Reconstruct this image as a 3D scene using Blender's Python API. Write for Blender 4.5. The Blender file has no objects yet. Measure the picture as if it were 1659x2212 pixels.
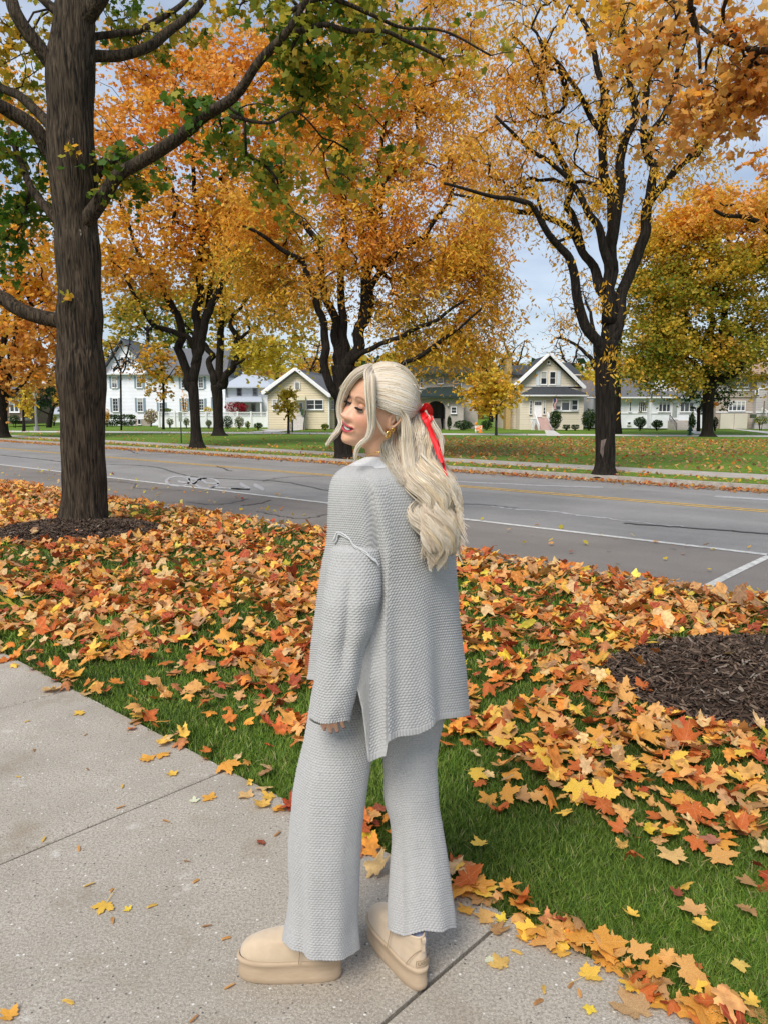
import bpy, math, random
import numpy as np
from mathutils import Vector, noise as mnoise
SC = bpy.context.scene
COL = SC.collection
rng = np.random.default_rng(11)
# ------------------------------------------------------------------ camera
FPX = 1661.0; CX = 829.5; CY = 1106.0; CAMH = 1.6          # the photograph measured on a 1659 x 2212 grid
PIT = math.atan((CY - 886.0) / FPX)
cd = bpy.data.cameras.new('camera'); cam = bpy.data.objects.new('camera', cd); COL.objects.link(cam)
cd.sensor_fit = 'VERTICAL'; cd.sensor_height = 36.0; cd.lens = FPX / 2212.0 * 36.0
cd.clip_start = 0.05; cd.clip_end = 1500
cam.location = (0, 0, CAMH); cam.rotation_euler = (math.pi / 2 - PIT, 0, 0)
SC.camera = cam
SC.view_settings.view_transform = 'Standard'; SC.view_settings.look = 'None'
SC.view_settings.exposure = 0.80; SC.view_settings.gamma = 1.0
# ------------------------------------------------------------------ sky and sun (bright overcast)
SUN_EL = math.radians(48); SUN_AZ = math.radians(205)       # azimuth clockwise from +Y
world = bpy.data.worlds.new('World'); SC.world = world; world.use_nodes = True
nt = world.node_tree; nt.nodes.clear()
def nn(t, kind, **kw):
    n = t.nodes.new(kind)
    for k, v in kw.items(): setattr(n, k, v)
    return n
wo = nn(nt, 'ShaderNodeOutputWorld'); bg = nn(nt, 'ShaderNodeBackground'); bg2 = nn(nt, 'ShaderNodeBackground'); mx = nn(nt, 'ShaderNodeMixShader')
sky = nn(nt, 'ShaderNodeTexSky', sky_type='NISHITA'); sky.sun_disc = False; sky.sun_elevation = SUN_EL; sky.sun_rotation = SUN_AZ
nt.links.new(sky.outputs[0], bg.inputs[0]); bg.inputs[1].default_value = 0.13
tc = nn(nt, 'ShaderNodeTexCoord'); mp = nn(nt, 'ShaderNodeMapping'); mp.inputs['Scale'].default_value = (1.6, 1.6, 5.0)
n1 = nn(nt, 'ShaderNodeTexNoise'); n1.inputs['Scale'].default_value = 2.2; n1.inputs['Detail'].default_value = 7; n1.inputs['Roughness'].default_value = 0.55
cr = nn(nt, 'ShaderNodeValToRGB'); cr.color_ramp.elements[0].position = 0.38; cr.color_ramp.elements[1].position = 0.64
cr.color_ramp.elements[0].color = (0.34, 0.41, 0.53, 1); cr.color_ramp.elements[1].color = (0.66, 0.71, 0.79, 1)
nt.links.new(tc.outputs['Generated'], mp.inputs[0]); nt.links.new(mp.outputs[0], n1.inputs[0]); nt.links.new(n1.outputs[0], cr.inputs[0])
nt.links.new(cr.outputs[0], bg2.inputs[0]); bg2.inputs[1].default_value = 0.66
mx.inputs[0].default_value = 0.78
nt.links.new(bg.outputs[0], mx.inputs[1]); nt.links.new(bg2.outputs[0], mx.inputs[2]); nt.links.new(mx.outputs[0], wo.inputs[0])
sd = bpy.data.lights.new('sun', 'SUN'); sun = bpy.data.objects.new('sun', sd); COL.objects.link(sun)
sd.energy = 2.2; sd.angle = math.radians(28); sd.color = (1.0, 0.93, 0.83)
sv = Vector((math.sin(SUN_AZ) * math.cos(SUN_EL), math.cos(SUN_AZ) * math.cos(SUN_EL), math.sin(SUN_EL)))
sun.rotation_euler = sv.to_track_quat('Z', 'Y').to_euler()
SC.cycles.max_bounces = 12; SC.cycles.diffuse_bounces = 8; SC.cycles.transparent_max_bounces = 8
# ------------------------------------------------------------------ measuring helpers
SP, CP = math.sin(PIT), math.cos(PIT)
def ray(px, py):
    a = (np.asarray(px, float) - CX) / FPX; b = (CY - np.asarray(py, float)) / FPX
    return a, CP + b * SP, -SP + b * CP
def W(px, py, Y):                                           # world point seen at that spot, Y metres away
    a, y, z = ray(px, py); t = Y / y
    return np.stack(np.broadcast_arrays(a * t, np.asarray(Y, float) + 0 * a, CAMH + z * t), -1)
def G(px, py, z0=0.0):                                      # point on the ground
    a, y, z = ray(px, py); t = (z0 - CAMH) / z
    return np.stack([a * t, y * t], -1)
def P2(x, y, z=0.0):                                        # world -> measuring grid
    d = y * CP - (z - CAMH) * SP
    return CX + FPX * x / d, CY - FPX * ((z - CAMH) * CP + y * SP) / d, d
RA = math.atan2(0.6753, -0.7373)                            # heading of the road
Rv = np.array([-0.7373, 0.6753]); Nv = np.array([0.6753, 0.7373])
def RN(s, n): return s * Rv[0] + n * Nv[0], s * Rv[1] + n * Nv[1]
def SN(x, y): return x * Rv[0] + y * Rv[1], x * Nv[0] + y * Nv[1]
# ------------------------------------------------------------------ object helpers
def tag(o, label=None, cat=None, group=None, kind=None):
    if label: o['label'] = label
    if cat: o['category'] = cat
    if group: o['group'] = group
    if kind: o['kind'] = kind
    return o
def empty(name, loc=(0, 0, 0), label=None, cat=None, group=None, kind=None):
    o = bpy.data.objects.new(name, None); COL.objects.link(o); o.location = tuple(float(v) for v in loc); o.empty_display_size = .1
    return tag(o, label, cat, group, kind)
def link(name, me, parent=None):
    o = bpy.data.objects.new(name, me); COL.objects.link(o)
    if parent is not None:
        o.parent = parent; o.location = tuple(-v for v in parent_world(parent))
    return o
def parent_world(p):
    v = Vector((0, 0, 0))
    while p is not None: v += p.location; p = p.parent
    return v
def mesh(name, V, F, mat=None, parent=None, smooth=False, col=None, uv=None, mats=None, mi=None, attrs=None):
    """V (n,3); F: array (m,k), or a list of arrays with different k. World coordinates throughout."""
    me = bpy.data.meshes.new(name); V = np.asarray(V, np.float32)
    Fs = F if isinstance(F, list) and len(F) and isinstance(F[0], np.ndarray) and F[0].ndim == 2 else None
    if Fs is None:
        if isinstance(F, np.ndarray): Fs = [F]
        else:
            me.from_pydata([tuple(map(float, v)) for v in V], [], [tuple(map(int, f)) for f in F])
    if Fs is not None:
        me.vertices.add(len(V)); me.vertices.foreach_set('co', V.ravel())
        li = np.concatenate([f.ravel() for f in Fs]).astype(np.int32)
        tot = np.concatenate([np.full(len(f), f.shape[1]) for f in Fs]).astype(np.int32)
        st = np.concatenate([[0], np.cumsum(tot)[:-1]]).astype(np.int32)
        me.loops.add(len(li)); me.loops.foreach_set('vertex_index', li)
        me.polygons.add(len(tot)); me.polygons.foreach_set('loop_start', st); me.polygons.foreach_set('loop_total', tot)
    else:
        li = np.zeros(len(me.loops), np.int32); me.loops.foreach_get('vertex_index', li)
    if uv is not None:
        l = me.uv_layers.new(name='UVMap'); l.data.foreach_set('uv', np.asarray(uv, np.float32)[li].ravel())
    me.update(calc_edges=True)
    if col is not None:
        c = np.ones((len(V), 4), np.float32); c[:, :3] = col
        a = me.color_attributes.new('Col', 'FLOAT_COLOR', 'POINT'); a.data.foreach_set('color', c.ravel())
    for k, v in (attrs or {}).items():
        a = me.attributes.new(k, 'FLOAT', 'POINT'); a.data.foreach_set('value', np.asarray(v, np.float32).ravel())
    if smooth: me.polygons.foreach_set('use_smooth', np.ones(len(me.polygons), bool))
    for m in (mats or ([mat] if mat else [])): me.materials.append(m)
    if mi is not None: me.polygons.foreach_set('material_index', np.asarray(mi, np.int32))
    me.validate(clean_customdata=False)
    if name.startswith('_'): return me
    return link(name, me, parent)
class MB:                                                   # collects boxes, prisms, tubes
    def __init__(s): s.v = []; s.f = []; s.n = 0
    def add(s, V, F):
        V = np.asarray(V, float); s.v.append(V)
        for f in F: s.f.append(tuple(int(i) + s.n for i in f))
        s.n += len(V); return s
    def box(s, x0, x1, y0, y1, z0, z1):
        return s.add([(x0,y0,z0),(x1,y0,z0),(x1,y1,z0),(x0,y1,z0),(x0,y0,z1),(x1,y0,z1),(x1,y1,z1),(x0,y1,z1)],
                     [(0,3,2,1),(4,5,6,7),(0,1,5,4),(1,2,6,5),(2,3,7,6),(3,0,4,7)])
    def prism(s, pts, d):                                   # planar polygon pts (3D) pushed along vector d
        pts = np.asarray(pts, float); n = len(pts); d = np.asarray(d, float)
        return s.add(np.vstack([pts, pts + d]), [tuple(range(n))[::-1], tuple(range(n, 2*n))] + [(i, (i+1) % n, n+(i+1) % n, n+i) for i in range(n)])
    def tube(s, path, r, k=8):
        V, F = tube(path, r, k); return s.add(V, F)
    def build(s, name, mat, parent=None, smooth=False, **kw):
        return mesh(name, np.vstack(s.v), s.f, mat, parent, smooth, **kw)
def tube(path, r, k=8, cap=True):
    P = np.asarray(path, float); n = len(P); r = np.broadcast_to(np.asarray(r, float), (n,))
    T = np.gradient(P, axis=0); T /= np.linalg.norm(T, axis=1)[:, None] + 1e-12
    u = np.cross(T[0], [0.31, 0.2, 0.93]); 
    if np.linalg.norm(u) < 1e-3: u = np.cross(T[0], [1, 0, 0])
    u /= np.linalg.norm(u); U = [u]
    for i in range(1, n):
        u = U[-1] - T[i] * (U[-1] @ T[i]); u /= np.linalg.norm(u) + 1e-12; U.append(u)
    U = np.array(U); B = np.cross(T, U); a = np.arange(k) / k * 2 * np.pi
    V = P[:, None] + r[:, None, None] * (np.cos(a)[None, :, None] * U[:, None] + np.sin(a)[None, :, None] * B[:, None])
    F = [(i*k+j, i*k+(j+1) % k, (i+1)*k+(j+1) % k, (i+1)*k+j) for i in range(n-1) for j in range(k)]
    if cap: F += [tuple(range(k))[::-1], tuple(range((n-1)*k, n*k))]
    return V.reshape(-1, 3), F
def smoothpath(P, n=None, step=None):                       # Catmull-Rom through rows of P (any columns)
    P = np.asarray(P, float); m = len(P)
    if m < 3:
        t = np.linspace(0, 1, n or 4)[:, None]; return P[0] * (1-t) + P[-1] * t
    Q = np.vstack([2*P[0]-P[1], P, 2*P[-1]-P[-2]]); out = []
    per = max(2, int((n or 4*m) / (m-1)))
    for i in range(m-1):
        t = np.linspace(0, 1, per, endpoint=False)[:, None]; a, b, c, d = Q[i:i+4]
        out.append(.5*((2*b)+(-a+c)*t+(2*a-5*b+4*c-d)*t*t+(-a+3*b-3*c+d)*t**3))
    return np.vstack(out + [P[-1:]])
# ------------------------------------------------------------------ smooth value noise for numpy
_NG = np.random.default_rng(5).random((32, 32, 32))
def vn(p, s=1.0):
    p = np.asarray(p, float) * s; i = np.floor(p).astype(int); f = p - i; f = f*f*(3-2*f); i &= 31; j = (i+1) & 31
    g = _NG; x0, y0, z0 = i[..., 0], i[..., 1], i[..., 2]; x1, y1, z1 = j[..., 0], j[..., 1], j[..., 2]
    a = g[x0,y0,z0]*(1-f[...,0])+g[x1,y0,z0]*f[...,0]; b = g[x0,y1,z0]*(1-f[...,0])+g[x1,y1,z0]*f[...,0]
    c = g[x0,y0,z1]*(1-f[...,0])+g[x1,y0,z1]*f[...,0]; d = g[x0,y1,z1]*(1-f[...,0])+g[x1,y1,z1]*f[...,0]
    a = a*(1-f[...,1])+b*f[...,1]; c = c*(1-f[...,1])+d*f[...,1]
    return a*(1-f[...,2])+c*f[...,2] - .5
# ------------------------------------------------------------------ materials
MATS = {}
def srgb(r, g, b):
    c = np.array([r, g, b], float) / 255; return tuple(np.where(c <= .04045, c/12.92, ((c+.055)/1.055)**2.4))
def M(name, base=(.5, .5, .5), rough=.7, var=.15, scale=8.0, bump=0.0, bscale=None, spec=.3, metal=0.0, stretch=(1, 1, 1), attr=None, trans=0.0, detail=5, base2=None, coord='Object', sheen=0):
    """Principled material; base varies by noise, or comes from the colour attribute attr."""
    if name in MATS: return MATS[name]
    m = bpy.data.materials.new(name); m.use_nodes = True; t = m.node_tree; MATS[name] = m
    b = t.nodes['Principled BSDF']; b.inputs['Roughness'].default_value = rough; b.inputs['Specular IOR Level'].default_value = spec; b.inputs['Metallic'].default_value = metal
    if sheen: b.inputs['Sheen Weight'].default_value = sheen
    c = nn(t, 'ShaderNodeTexCoord'); mp = nn(t, 'ShaderNodeMapping'); mp.inputs['Scale'].default_value = stretch
    t.links.new(c.outputs[coord], mp.inputs[0])
    nz = nn(t, 'ShaderNodeTexNoise'); nz.inputs['Scale'].default_value = scale; nz.inputs['Detail'].default_value = detail; t.links.new(mp.outputs[0], nz.inputs[0])
    if attr:
        at = nn(t, 'ShaderNodeAttribute', attribute_name=attr); src = at.outputs['Color']
        hs = nn(t, 'ShaderNodeHueSaturation'); mr = nn(t, 'ShaderNodeMapRange'); mr.inputs[3].default_value = 1-var*1.6; mr.inputs[4].default_value = 1+var*1.6
        t.links.new(nz.outputs[0], mr.inputs[0]); t.links.new(mr.outputs[0], hs.inputs['Value']); t.links.new(src, hs.inputs['Color']); out = hs.outputs[0]
    else:
        r = nn(t, 'ShaderNodeValToRGB'); e = r.color_ramp.elements; e[0].position = .28; e[1].position = .72
        bb = base2 or tuple(min(1, v*(1+var)) for v in base); ba = base if base2 else tuple(v*(1-var) for v in base)
        e[0].color = (*ba, 1); e[1].color = (*bb, 1); t.links.new(nz.outputs[0], r.inputs[0]); out = r.outputs[0]
    t.links.new(out, b.inputs['Base Color'])
    if bump:
        nb = nn(t, 'ShaderNodeTexNoise'); nb.inputs['Scale'].default_value = bscale or scale*3; nb.inputs['Detail'].default_value = 6; t.links.new(mp.outputs[0], nb.inputs[0])
        bp = nn(t, 'ShaderNodeBump'); bp.inputs['Strength'].default_value = 1.0; bp.inputs['Distance'].default_value = bump
        t.links.new(nb.outputs[0], bp.inputs['Height']); t.links.new(bp.outputs[0], b.inputs['Normal'])
    if trans:
        tr = nn(t, 'ShaderNodeBsdfTranslucent'); ms = nn(t, 'ShaderNodeMixShader'); ms.inputs[0].default_value = trans
        t.links.new(out, tr.inputs[0]); t.links.new(b.outputs[0], ms.inputs[1]); t.links.new(tr.outputs[0], ms.inputs[2]); t.links.new(ms.outputs[0], t.nodes['Material Output'].inputs[0])
    return m
LEAFMAT = lambda: M('leaf_surface', rough=.55, attr='Col', var=.10, scale=30, trans=.48, spec=.25)
# ================================================================== GROUND, ROAD, PAVEMENTS
ZR = -0.12                                                  # road surface
def nroad(px, py): g = G(px, py, ZR); return SN(g[0], g[1])[1]
N_WHITE = nroad(829, 1101); N_Y = nroad(829, 1036.5); N_FK = nroad(829, 1007); N_NK = SN(*G(1289, 1236))[1]
N_SW0, N_SW1 = SN(*G(829, 989.5))[1], SN(*G(829, 982.5))[1]
def strip(name, n0, n1, z, mat, s0=-60, s1=160, ns=2, top_only=True, kind='structure', parent=None, thick=None):
    V = []; 
    for s in np.linspace(s0, s1, ns): V += [(*RN(s, n0), z), (*RN(s, n1), z)]
    F = [(2*i+1, 2*i+3, 2*i+2, 2*i)[::-1] for i in range(ns-1)]
    if thick:
        mb = MB()
        for i in range(ns-1):
            a, b, c, d = V[2*i], V[2*i+1], V[2*i+3], V[2*i+2]; mb.prism([(*a[:2], z-thick), (*b[:2], z-thick), (*c[:2], z-thick), (*d[:2], z-thick)], (0, 0, thick))
        o = mb.build(name, mat, parent)
    else: o = mesh(name, V, F, mat, parent)
    return tag(o, kind=kind)
# lawn colours
def lawn_mat(name, c1, c2, c3):
    m = bpy.data.materials.new(name); m.use_nodes = True; t = m.node_tree; b = t.nodes['Principled BSDF']; b.inputs['Roughness'].default_value = .85; b.inputs['Specular IOR Level'].default_value = .15
    c = nn(t, 'ShaderNodeTexCoord'); a = nn(t, 'ShaderNodeTexNoise'); a.inputs['Scale'].default_value = .35; a.inputs['Detail'].default_value = 6
    d = nn(t, 'ShaderNodeTexNoise'); d.inputs['Scale'].default_value = 22; d.inputs['Detail'].default_value = 5
    for x in (a, d): t.links.new(c.outputs['Object'], x.inputs[0])
    m1 = nn(t, 'ShaderNodeMix', data_type='RGBA'); m1.inputs[6].default_value = (*c1, 1); m1.inputs[7].default_value = (*c2, 1)
    r1 = nn(t, 'ShaderNodeMapRange'); r1.inputs[1].default_value = .35; r1.inputs[2].default_value = .65; t.links.new(a.outputs[0], r1.inputs[0]); t.links.new(r1.outputs[0], m1.inputs[0])
    m2 = nn(t, 'ShaderNodeMix', data_type='RGBA'); m2.inputs[7].default_value = (*c3, 1); r2 = nn(t, 'ShaderNodeMapRange'); r2.inputs[1].default_value = .5; r2.inputs[2].default_value = .75
    t.links.new(d.outputs[0], r2.inputs[0]); t.links.new(r2.outputs[0], m2.inputs[0]); t.links.new(m1.outputs[2], m2.inputs[6]); t.links.new(m2.outputs[2], b.inputs[0])
    bp = nn(t, 'ShaderNodeBump'); bp.inputs['Distance'].default_value = .05; t.links.new(d.outputs[0], bp.inputs['Height']); t.links.new(bp.outputs[0], b.inputs['Normal'])
    return m
LAWN = lawn_mat('lawn_green', (.10, .18, .02), (.15, .24, .025), (.065, .13, .014))
SOIL = M('soil_dark', (.035, .028, .02), .95, .4, 12, bump=.02)
tag(mesh('ground', [(-900, -60, -.2), (900, -60, -.2), (900, 1400, -.2), (-900, 1400, -.2)], [(0, 1, 2, 3)], LAWN), kind='structure')
NEARSOIL = lawn_mat('turf_soil', (.030, .060, .012), (.045, .085, .015), (.028, .026, .016))
strip('lawn', 1.95, N_NK-.14, -.012, NEARSOIL, -14, 60, thick=.15)
strip('far_lawn', N_FK+.16, 900, -.004, LAWN, -500, 900, thick=.15)
# asphalt
def asphalt(name, base, patch):
    m = bpy.data.materials.new(name); m.use_nodes = True; t = m.node_tree; b = t.nodes['Principled BSDF']; b.inputs['Roughness'].default_value = .8; b.inputs['Specular IOR Level'].default_value = .25
    c = nn(t, 'ShaderNodeTexCoord'); mp = nn(t, 'ShaderNodeMapping'); mp.inputs['Rotation'].default_value = (0, 0, -RA); t.links.new(c.outputs['Object'], mp.inputs[0])
    mp2 = nn(t, 'ShaderNodeMapping'); mp2.inputs['Scale'].default_value = (.08, .9, 1); t.links.new(mp.outputs[0], mp2.inputs[0])
    a = nn(t, 'ShaderNodeTexNoise'); a.inputs['Scale'].default_value = 1.2; a.inputs['Detail'].default_value = 6; t.links.new(mp2.outputs[0], a.inputs[0])
    g = nn(t, 'ShaderNodeTexNoise'); g.inputs['Scale'].default_value = 90; g.inputs['Detail'].default_value = 3; t.links.new(c.outputs['Object'], g.inputs[0])
    w = nn(t, 'ShaderNodeTexNoise'); w.inputs['Scale'].default_value = .5; w.inputs['Detail'].default_value = 8; w.inputs['Roughness'].default_value = .7; t.links.new(c.outputs['Object'], w.inputs[0])
    r = nn(t, 'ShaderNodeValToRGB'); e = r.color_ramp.elements; e[0].position = .3; e[1].position = .7; e[0].color = (*base, 1); e[1].color = (*patch, 1); t.links.new(a.outputs[0], r.inputs[0])
    mr = nn(t, 'ShaderNodeMapRange'); mr.inputs[1].default_value = .3; mr.inputs[2].default_value = .7; mr.inputs[3].default_value = .72; mr.inputs[4].default_value = 1.3; t.links.new(g.outputs[0], mr.inputs[0])
    mw = nn(t, 'ShaderNodeMapRange'); mw.inputs[1].default_value = .3; mw.inputs[2].default_value = .7; mw.inputs[3].default_value = .85; mw.inputs[4].default_value = 1.15; t.links.new(w.outputs[0], mw.inputs[0])
    mu = nn(t, 'ShaderNodeMath', operation='MULTIPLY'); t.links.new(mr.outputs[0], mu.inputs[0]); t.links.new(mw.outputs[0], mu.inputs[1])
    h = nn(t, 'ShaderNodeHueSaturation'); t.links.new(mu.outputs[0], h.inputs['Value']); t.links.new(r.outputs[0], h.inputs['Color']); t.links.new(h.outputs[0], b.inputs[0])
    bp = nn(t, 'ShaderNodeBump'); bp.inputs['Distance'].default_value = .006; t.links.new(g.outputs[0], bp.inputs['Height']); t.links.new(bp.outputs[0], b.inputs['Normal'])
    return m
strip('road', N_WHITE-.02, N_FK+.2, ZR, asphalt('asphalt_lane', (.205, .20, .195), (.265, .26, .252)), -80, 260)
strip('parking_lane', N_NK-.2, N_WHITE-.02, ZR-.001, asphalt('asphalt_parking', (.165, .15, .138), (.215, .197, .18)), -80, 260)
PAINTW = M('road_paint_white', (.52, .52, .50), .7, .28, 14, detail=8)
PAINTY = M('road_paint_yellow', (.52, .32, .06), .7, .35, 9, detail=8)
PAINTF = M('faded_paint', (.36, .36, .37), .8, .3, 10, detail=8)
TAR = M('crack_sealant', (.095, .093, .092), .55, .3, 20)
zz = ZR + .004
m_ = strip('lane_line', N_WHITE-.06, N_WHITE+.06, zz, PAINTW, -30, 120)
m_ = strip('yellow_line', N_Y-.17, N_Y-.06, zz, PAINTY, -40, 200)
m_ = strip('yellow_line', N_Y+.06, N_Y+.17, zz, PAINTY, -40, 200)
def groundline(name, pts, w, mat, z=zz, jit=0):             # pts are measured points, laid on the road as a ribbon
    P = np.array([G(x, y, ZR) for x, y in pts]); P = smoothpath(P, 8*len(P)) if len(P) > 2 else P
    if jit: P = P + np.array([[vn((i*.9, 3.1, jit)), vn((i*.9, 7.7, jit))] for i in range(len(P))]) * .12
    T = np.gradient(P, axis=0); T /= np.linalg.norm(T, axis=1)[:, None]; Nn = np.stack([-T[:, 1], T[:, 0]], 1)*w/2
    V = np.vstack([np.c_[P-Nn, np.full(len(P), z)], np.c_[P+Nn, np.full(len(P), z)]]); n = len(P)
    return tag(mesh(name, V, [(i, i+1, n+i+1, n+i) for i in range(n-1)], mat), kind='structure')
groundline('parking_line', [(1668, 1198), (1590, 1235), (1525, 1268)], .09, PAINTW)
for k, (pts, w) in enumerate([([(0, 983), (70, 990), (137, 998)], .16), ([(230, 1003), (330, 1008), (420, 1030), (600, 1040), (708, 1060)], .10), ([(239, 1040), (290, 1045), (300, 1055), (400, 1060)], .05),
      ([(400, 1085), (470, 1090), (540, 1078)], .05), ([(520, 1093), (560, 1088), (590, 1080)], .07), ([(560, 1105), (640, 1120), (708, 1112)], .05), ([(570, 1040), (610, 1032), (700, 1028)], .06),
      ([(1350, 1131), (1500, 1142), (1659, 1153)], .12), ([(985, 1088), (1060, 1092), (1120, 1099)], .07), ([(470, 1008), (488, 1014), (500, 1018)], .08), ([(280, 973), (300, 980), (360, 983)], .07)]):
    groundline('crack_seal', pts, w*.65, TAR, z=zz+.003+.0006*k, jit=k+1)
for k, (pts, w) in enumerate([([(1060, 1093), (1110, 1100), (1180, 1104), (1240, 1112), (1305, 1119)], .10), ([(1305, 1119), (1400, 1131), (1480, 1138)], .05), ([(980, 1040), (1150, 1048), (1300, 1053)], .22), ([(1540, 1072), (1659, 1080)], .3), ([(239, 960), (420, 972), (560, 985)], .12)]):
    groundline('scuff_mark', pts, w, PAINTF, z=zz-.001+.0004*k, jit=k+20)
# bicycle marking and chevrons
def biketube(c, r0, r1, nseg=20):
    out = []
    for i in range(nseg):
        a0, a1 = 2*math.pi*i/nseg, 2*math.pi*(i+1)/nseg
        out.append([(c[0]+r*math.cos(a), c[1]+r*math.sin(a)*.42) for r, a in ((r0, a0), (r1, a0), (r1, a1), (r0, a1))])
    return out
polys = biketube((385, 1040), 22, 28) + biketube((448, 1044), 22, 28)
def seg(a, b, w=4): 
    a, b = np.array(a, float), np.array(b, float); d = b-a; d /= np.linalg.norm(d); n = np.array([-d[1], d[0]])*w/2; polys.append([a-n, b-n, b+n, a+n])
seg((385, 1040), (420, 1046)); seg((420, 1046), (408, 1034)); seg((408, 1034), (436, 1036)); seg((436, 1036), (448, 1044)); seg((420, 1046), (436, 1034)); seg((430, 1032), (448, 1034)); seg((402, 1030), (412, 1030)); seg((448, 1044), (474, 1045), 3)
seg((452, 1052), (536, 1058), 3); seg((519, 1045), (541, 1057), 7); seg((549, 1047), (571, 1058), 7); seg((541, 1057.5), (500, 1056), 3)
V = []; F = []
for q in polys:
    i = len(V); V += [(*G(x, y, ZR), zz+.002) for x, y in q]; F.append(tuple(range(i, i+4))[::-1])
tag(mesh('bike_marking', V, F, PAINTF), kind='structure')
# kerbs
KERB = M('kerb_concrete', (.36, .33, .29), .85, .25, 9, bump=.01)
strip('kerb', N_NK-.15, N_NK, 0.005, KERB, -14, 60, thick=.16)
strip('far_kerb', N_FK, N_FK+.17, 0.01, KERB, -60, 200, thick=.16)
strip('gutter', N_FK-.35, N_FK-.001, ZR+.008, M('gutter_concrete', (.27, .25, .22), .85, .25, 6), -60, 200)
# pavements
WALK = M('pavement_far', (.37, .34, .30), .85, .2, 3, bump=.01)
strip('far_pavement', N_SW0, N_SW1, .012, WALK, -60, 200, thick=.1)
PALEW = M('pavement_pale', (.55, .53, .49), .8, .12, 2)
a_, b_ = G(-400, 928.0), G(1900, 942.0); d_ = G(-400, 931.0); c_ = G(1900, 945.5)
tag(mesh('house_pavement', [(*a_, .008), (*b_, .008), (*c_, .008), (*d_, .008)], [(0, 3, 2, 1)], PALEW), kind='structure')
for k, q in enumerate([[(1175, 929), (1194, 929), (1215, 942), (1180, 942)], [(1478, 926), (1500, 928), (1530, 938), (1500, 938)], [(1560, 925), (1680, 934), (1680, 940), (1600, 930)], [(628, 927), (650, 927), (600, 934), (531, 934)], [(560, 928), (660, 928), (640, 930.5), (575, 930.5)]]):
    P = [(*G(x, y), .015+.002*k) for x, y in q]; tag(mesh('front_path', P, [(3, 2, 1, 0)], PALEW), kind='structure')
# concrete walk in the foreground: separate slabs with open joints
def concrete():
    m = bpy.data.materials.new('exposed_concrete'); m.use_nodes = True; t = m.node_tree; b = t.nodes['Principled BSDF']; b.inputs['Roughness'].default_value = .82; b.inputs['Specular IOR Level'].default_value = .3
    c = nn(t, 'ShaderNodeTexCoord').outputs['Object']
    def N(s, d=4, r=.5):
        n = nn(t, 'ShaderNodeTexNoise'); n.inputs['Scale'].default_value = s; n.inputs['Detail'].default_value = d; n.inputs['Roughness'].default_value = r; t.links.new(c, n.inputs[0]); return n.outputs[0]
    def R(i, a, b2, lo=0, hi=1):
        n = nn(t, 'ShaderNodeMapRange'); n.inputs[1].default_value = a; n.inputs[2].default_value = b2; n.inputs[3].default_value = lo; n.inputs[4].default_value = hi; t.links.new(i, n.inputs[0]); return n.outputs[0]
    def X(f, a, b2):
        n = nn(t, 'ShaderNodeMix', data_type='RGBA'); t.links.new(f, n.inputs[0])
        for k, v in ((6, a), (7, b2)):
            if isinstance(v, tuple): n.inputs[k].default_value = (*v, 1)
            else: t.links.new(v, n.inputs[k])
        return n.outputs[2]
    base = X(R(N(2.3, 6, .6), .35, .65), (.36, .32, .265), (.48, .435, .37))
    base = X(R(N(105, 5, .75), .44, .58), base, (.27, .24, .20))
    base = X(R(N(190, 2), .58, .70), base, (.58, .54, .48))
    v = nn(t, 'ShaderNodeTexVoronoi'); v.inputs['Scale'].default_value = 60; t.links.new(c, v.inputs[0])
    chips = nn(t, 'ShaderNodeMath', operation='MULTIPLY'); t.links.new(R(v.outputs['Distance'], .28, .18), chips.inputs[0])
    sp = nn(t, 'ShaderNodeSeparateColor'); t.links.new(v.outputs['Color'], sp.inputs[0]); t.links.new(R(sp.outputs[0], .92, .95), chips.inputs[1])
    base = X(chips.outputs[0], base, (.70, .68, .64))
    chd = nn(t, 'ShaderNodeMath', operation='MULTIPLY'); t.links.new(R(v.outputs['Distance'], .26, .16), chd.inputs[0]); t.links.new(R(sp.outputs[1], .86, .9), chd.inputs[1])
    base = X(chd.outputs[0], base, (.12, .11, .10))
    base = X(R(N(5.5, 8, .75), .60, .72, 0, .7), base, (.68, .66, .62))
    base = X(R(N(3.1, 5, .6), .56, .72, 0, .55), base, (.24, .19, .13))
    t.links.new(base, b.inputs[0])
    bp = nn(t, 'ShaderNodeBump'); bp.inputs['Distance'].default_value = .004; t.links.new(N(120, 5, .7), bp.inputs['Height']); t.links.new(bp.outputs[0], b.inputs['Normal'])
    return m
CONC = concrete()
js = [1.24 + 1.49*k for k in range(-5, 14)]
tag(mesh('joint_soil', [(*RN(js[0], -1.6), -.03), (*RN(js[-1], -1.6), -.03), (*RN(js[-1], 1.97), -.03), (*RN(js[0], 1.97), -.03)], [(0, 1, 2, 3)], SOIL), kind='structure')
mb = MB()
for a, b in zip(js[:-1], js[1:]):
    g = .006; n1_ = 1.945; q = [(a+g, -1.55), (b-g, -1.55), (b-g, n1_), (a+g, n1_)]; e = .006
    lo = [(*RN(s, n), -.10) for s, n in q]; mid = [(*RN(s, n), -e) for s, n in q]
    qi = [(a+g+e, -1.55), (b-g-e, -1.55), (b-g-e, n1_-e), (a+g+e, n1_-e)]; top = [(*RN(s, n), 0) for s, n in qi]
    mb.add(lo+mid+top, [(8, 11, 10, 9)[::-1]] + [(i, (i+1) % 4, 4+(i+1) % 4, 4+i)[::-1] for i in range(4)] + [(4+i, 4+(i+1) % 4, 8+(i+1) % 4, 8+i)[::-1] for i in range(4)])
o = mb.build('pavement', CONC); tag(o, kind='structure')
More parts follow.
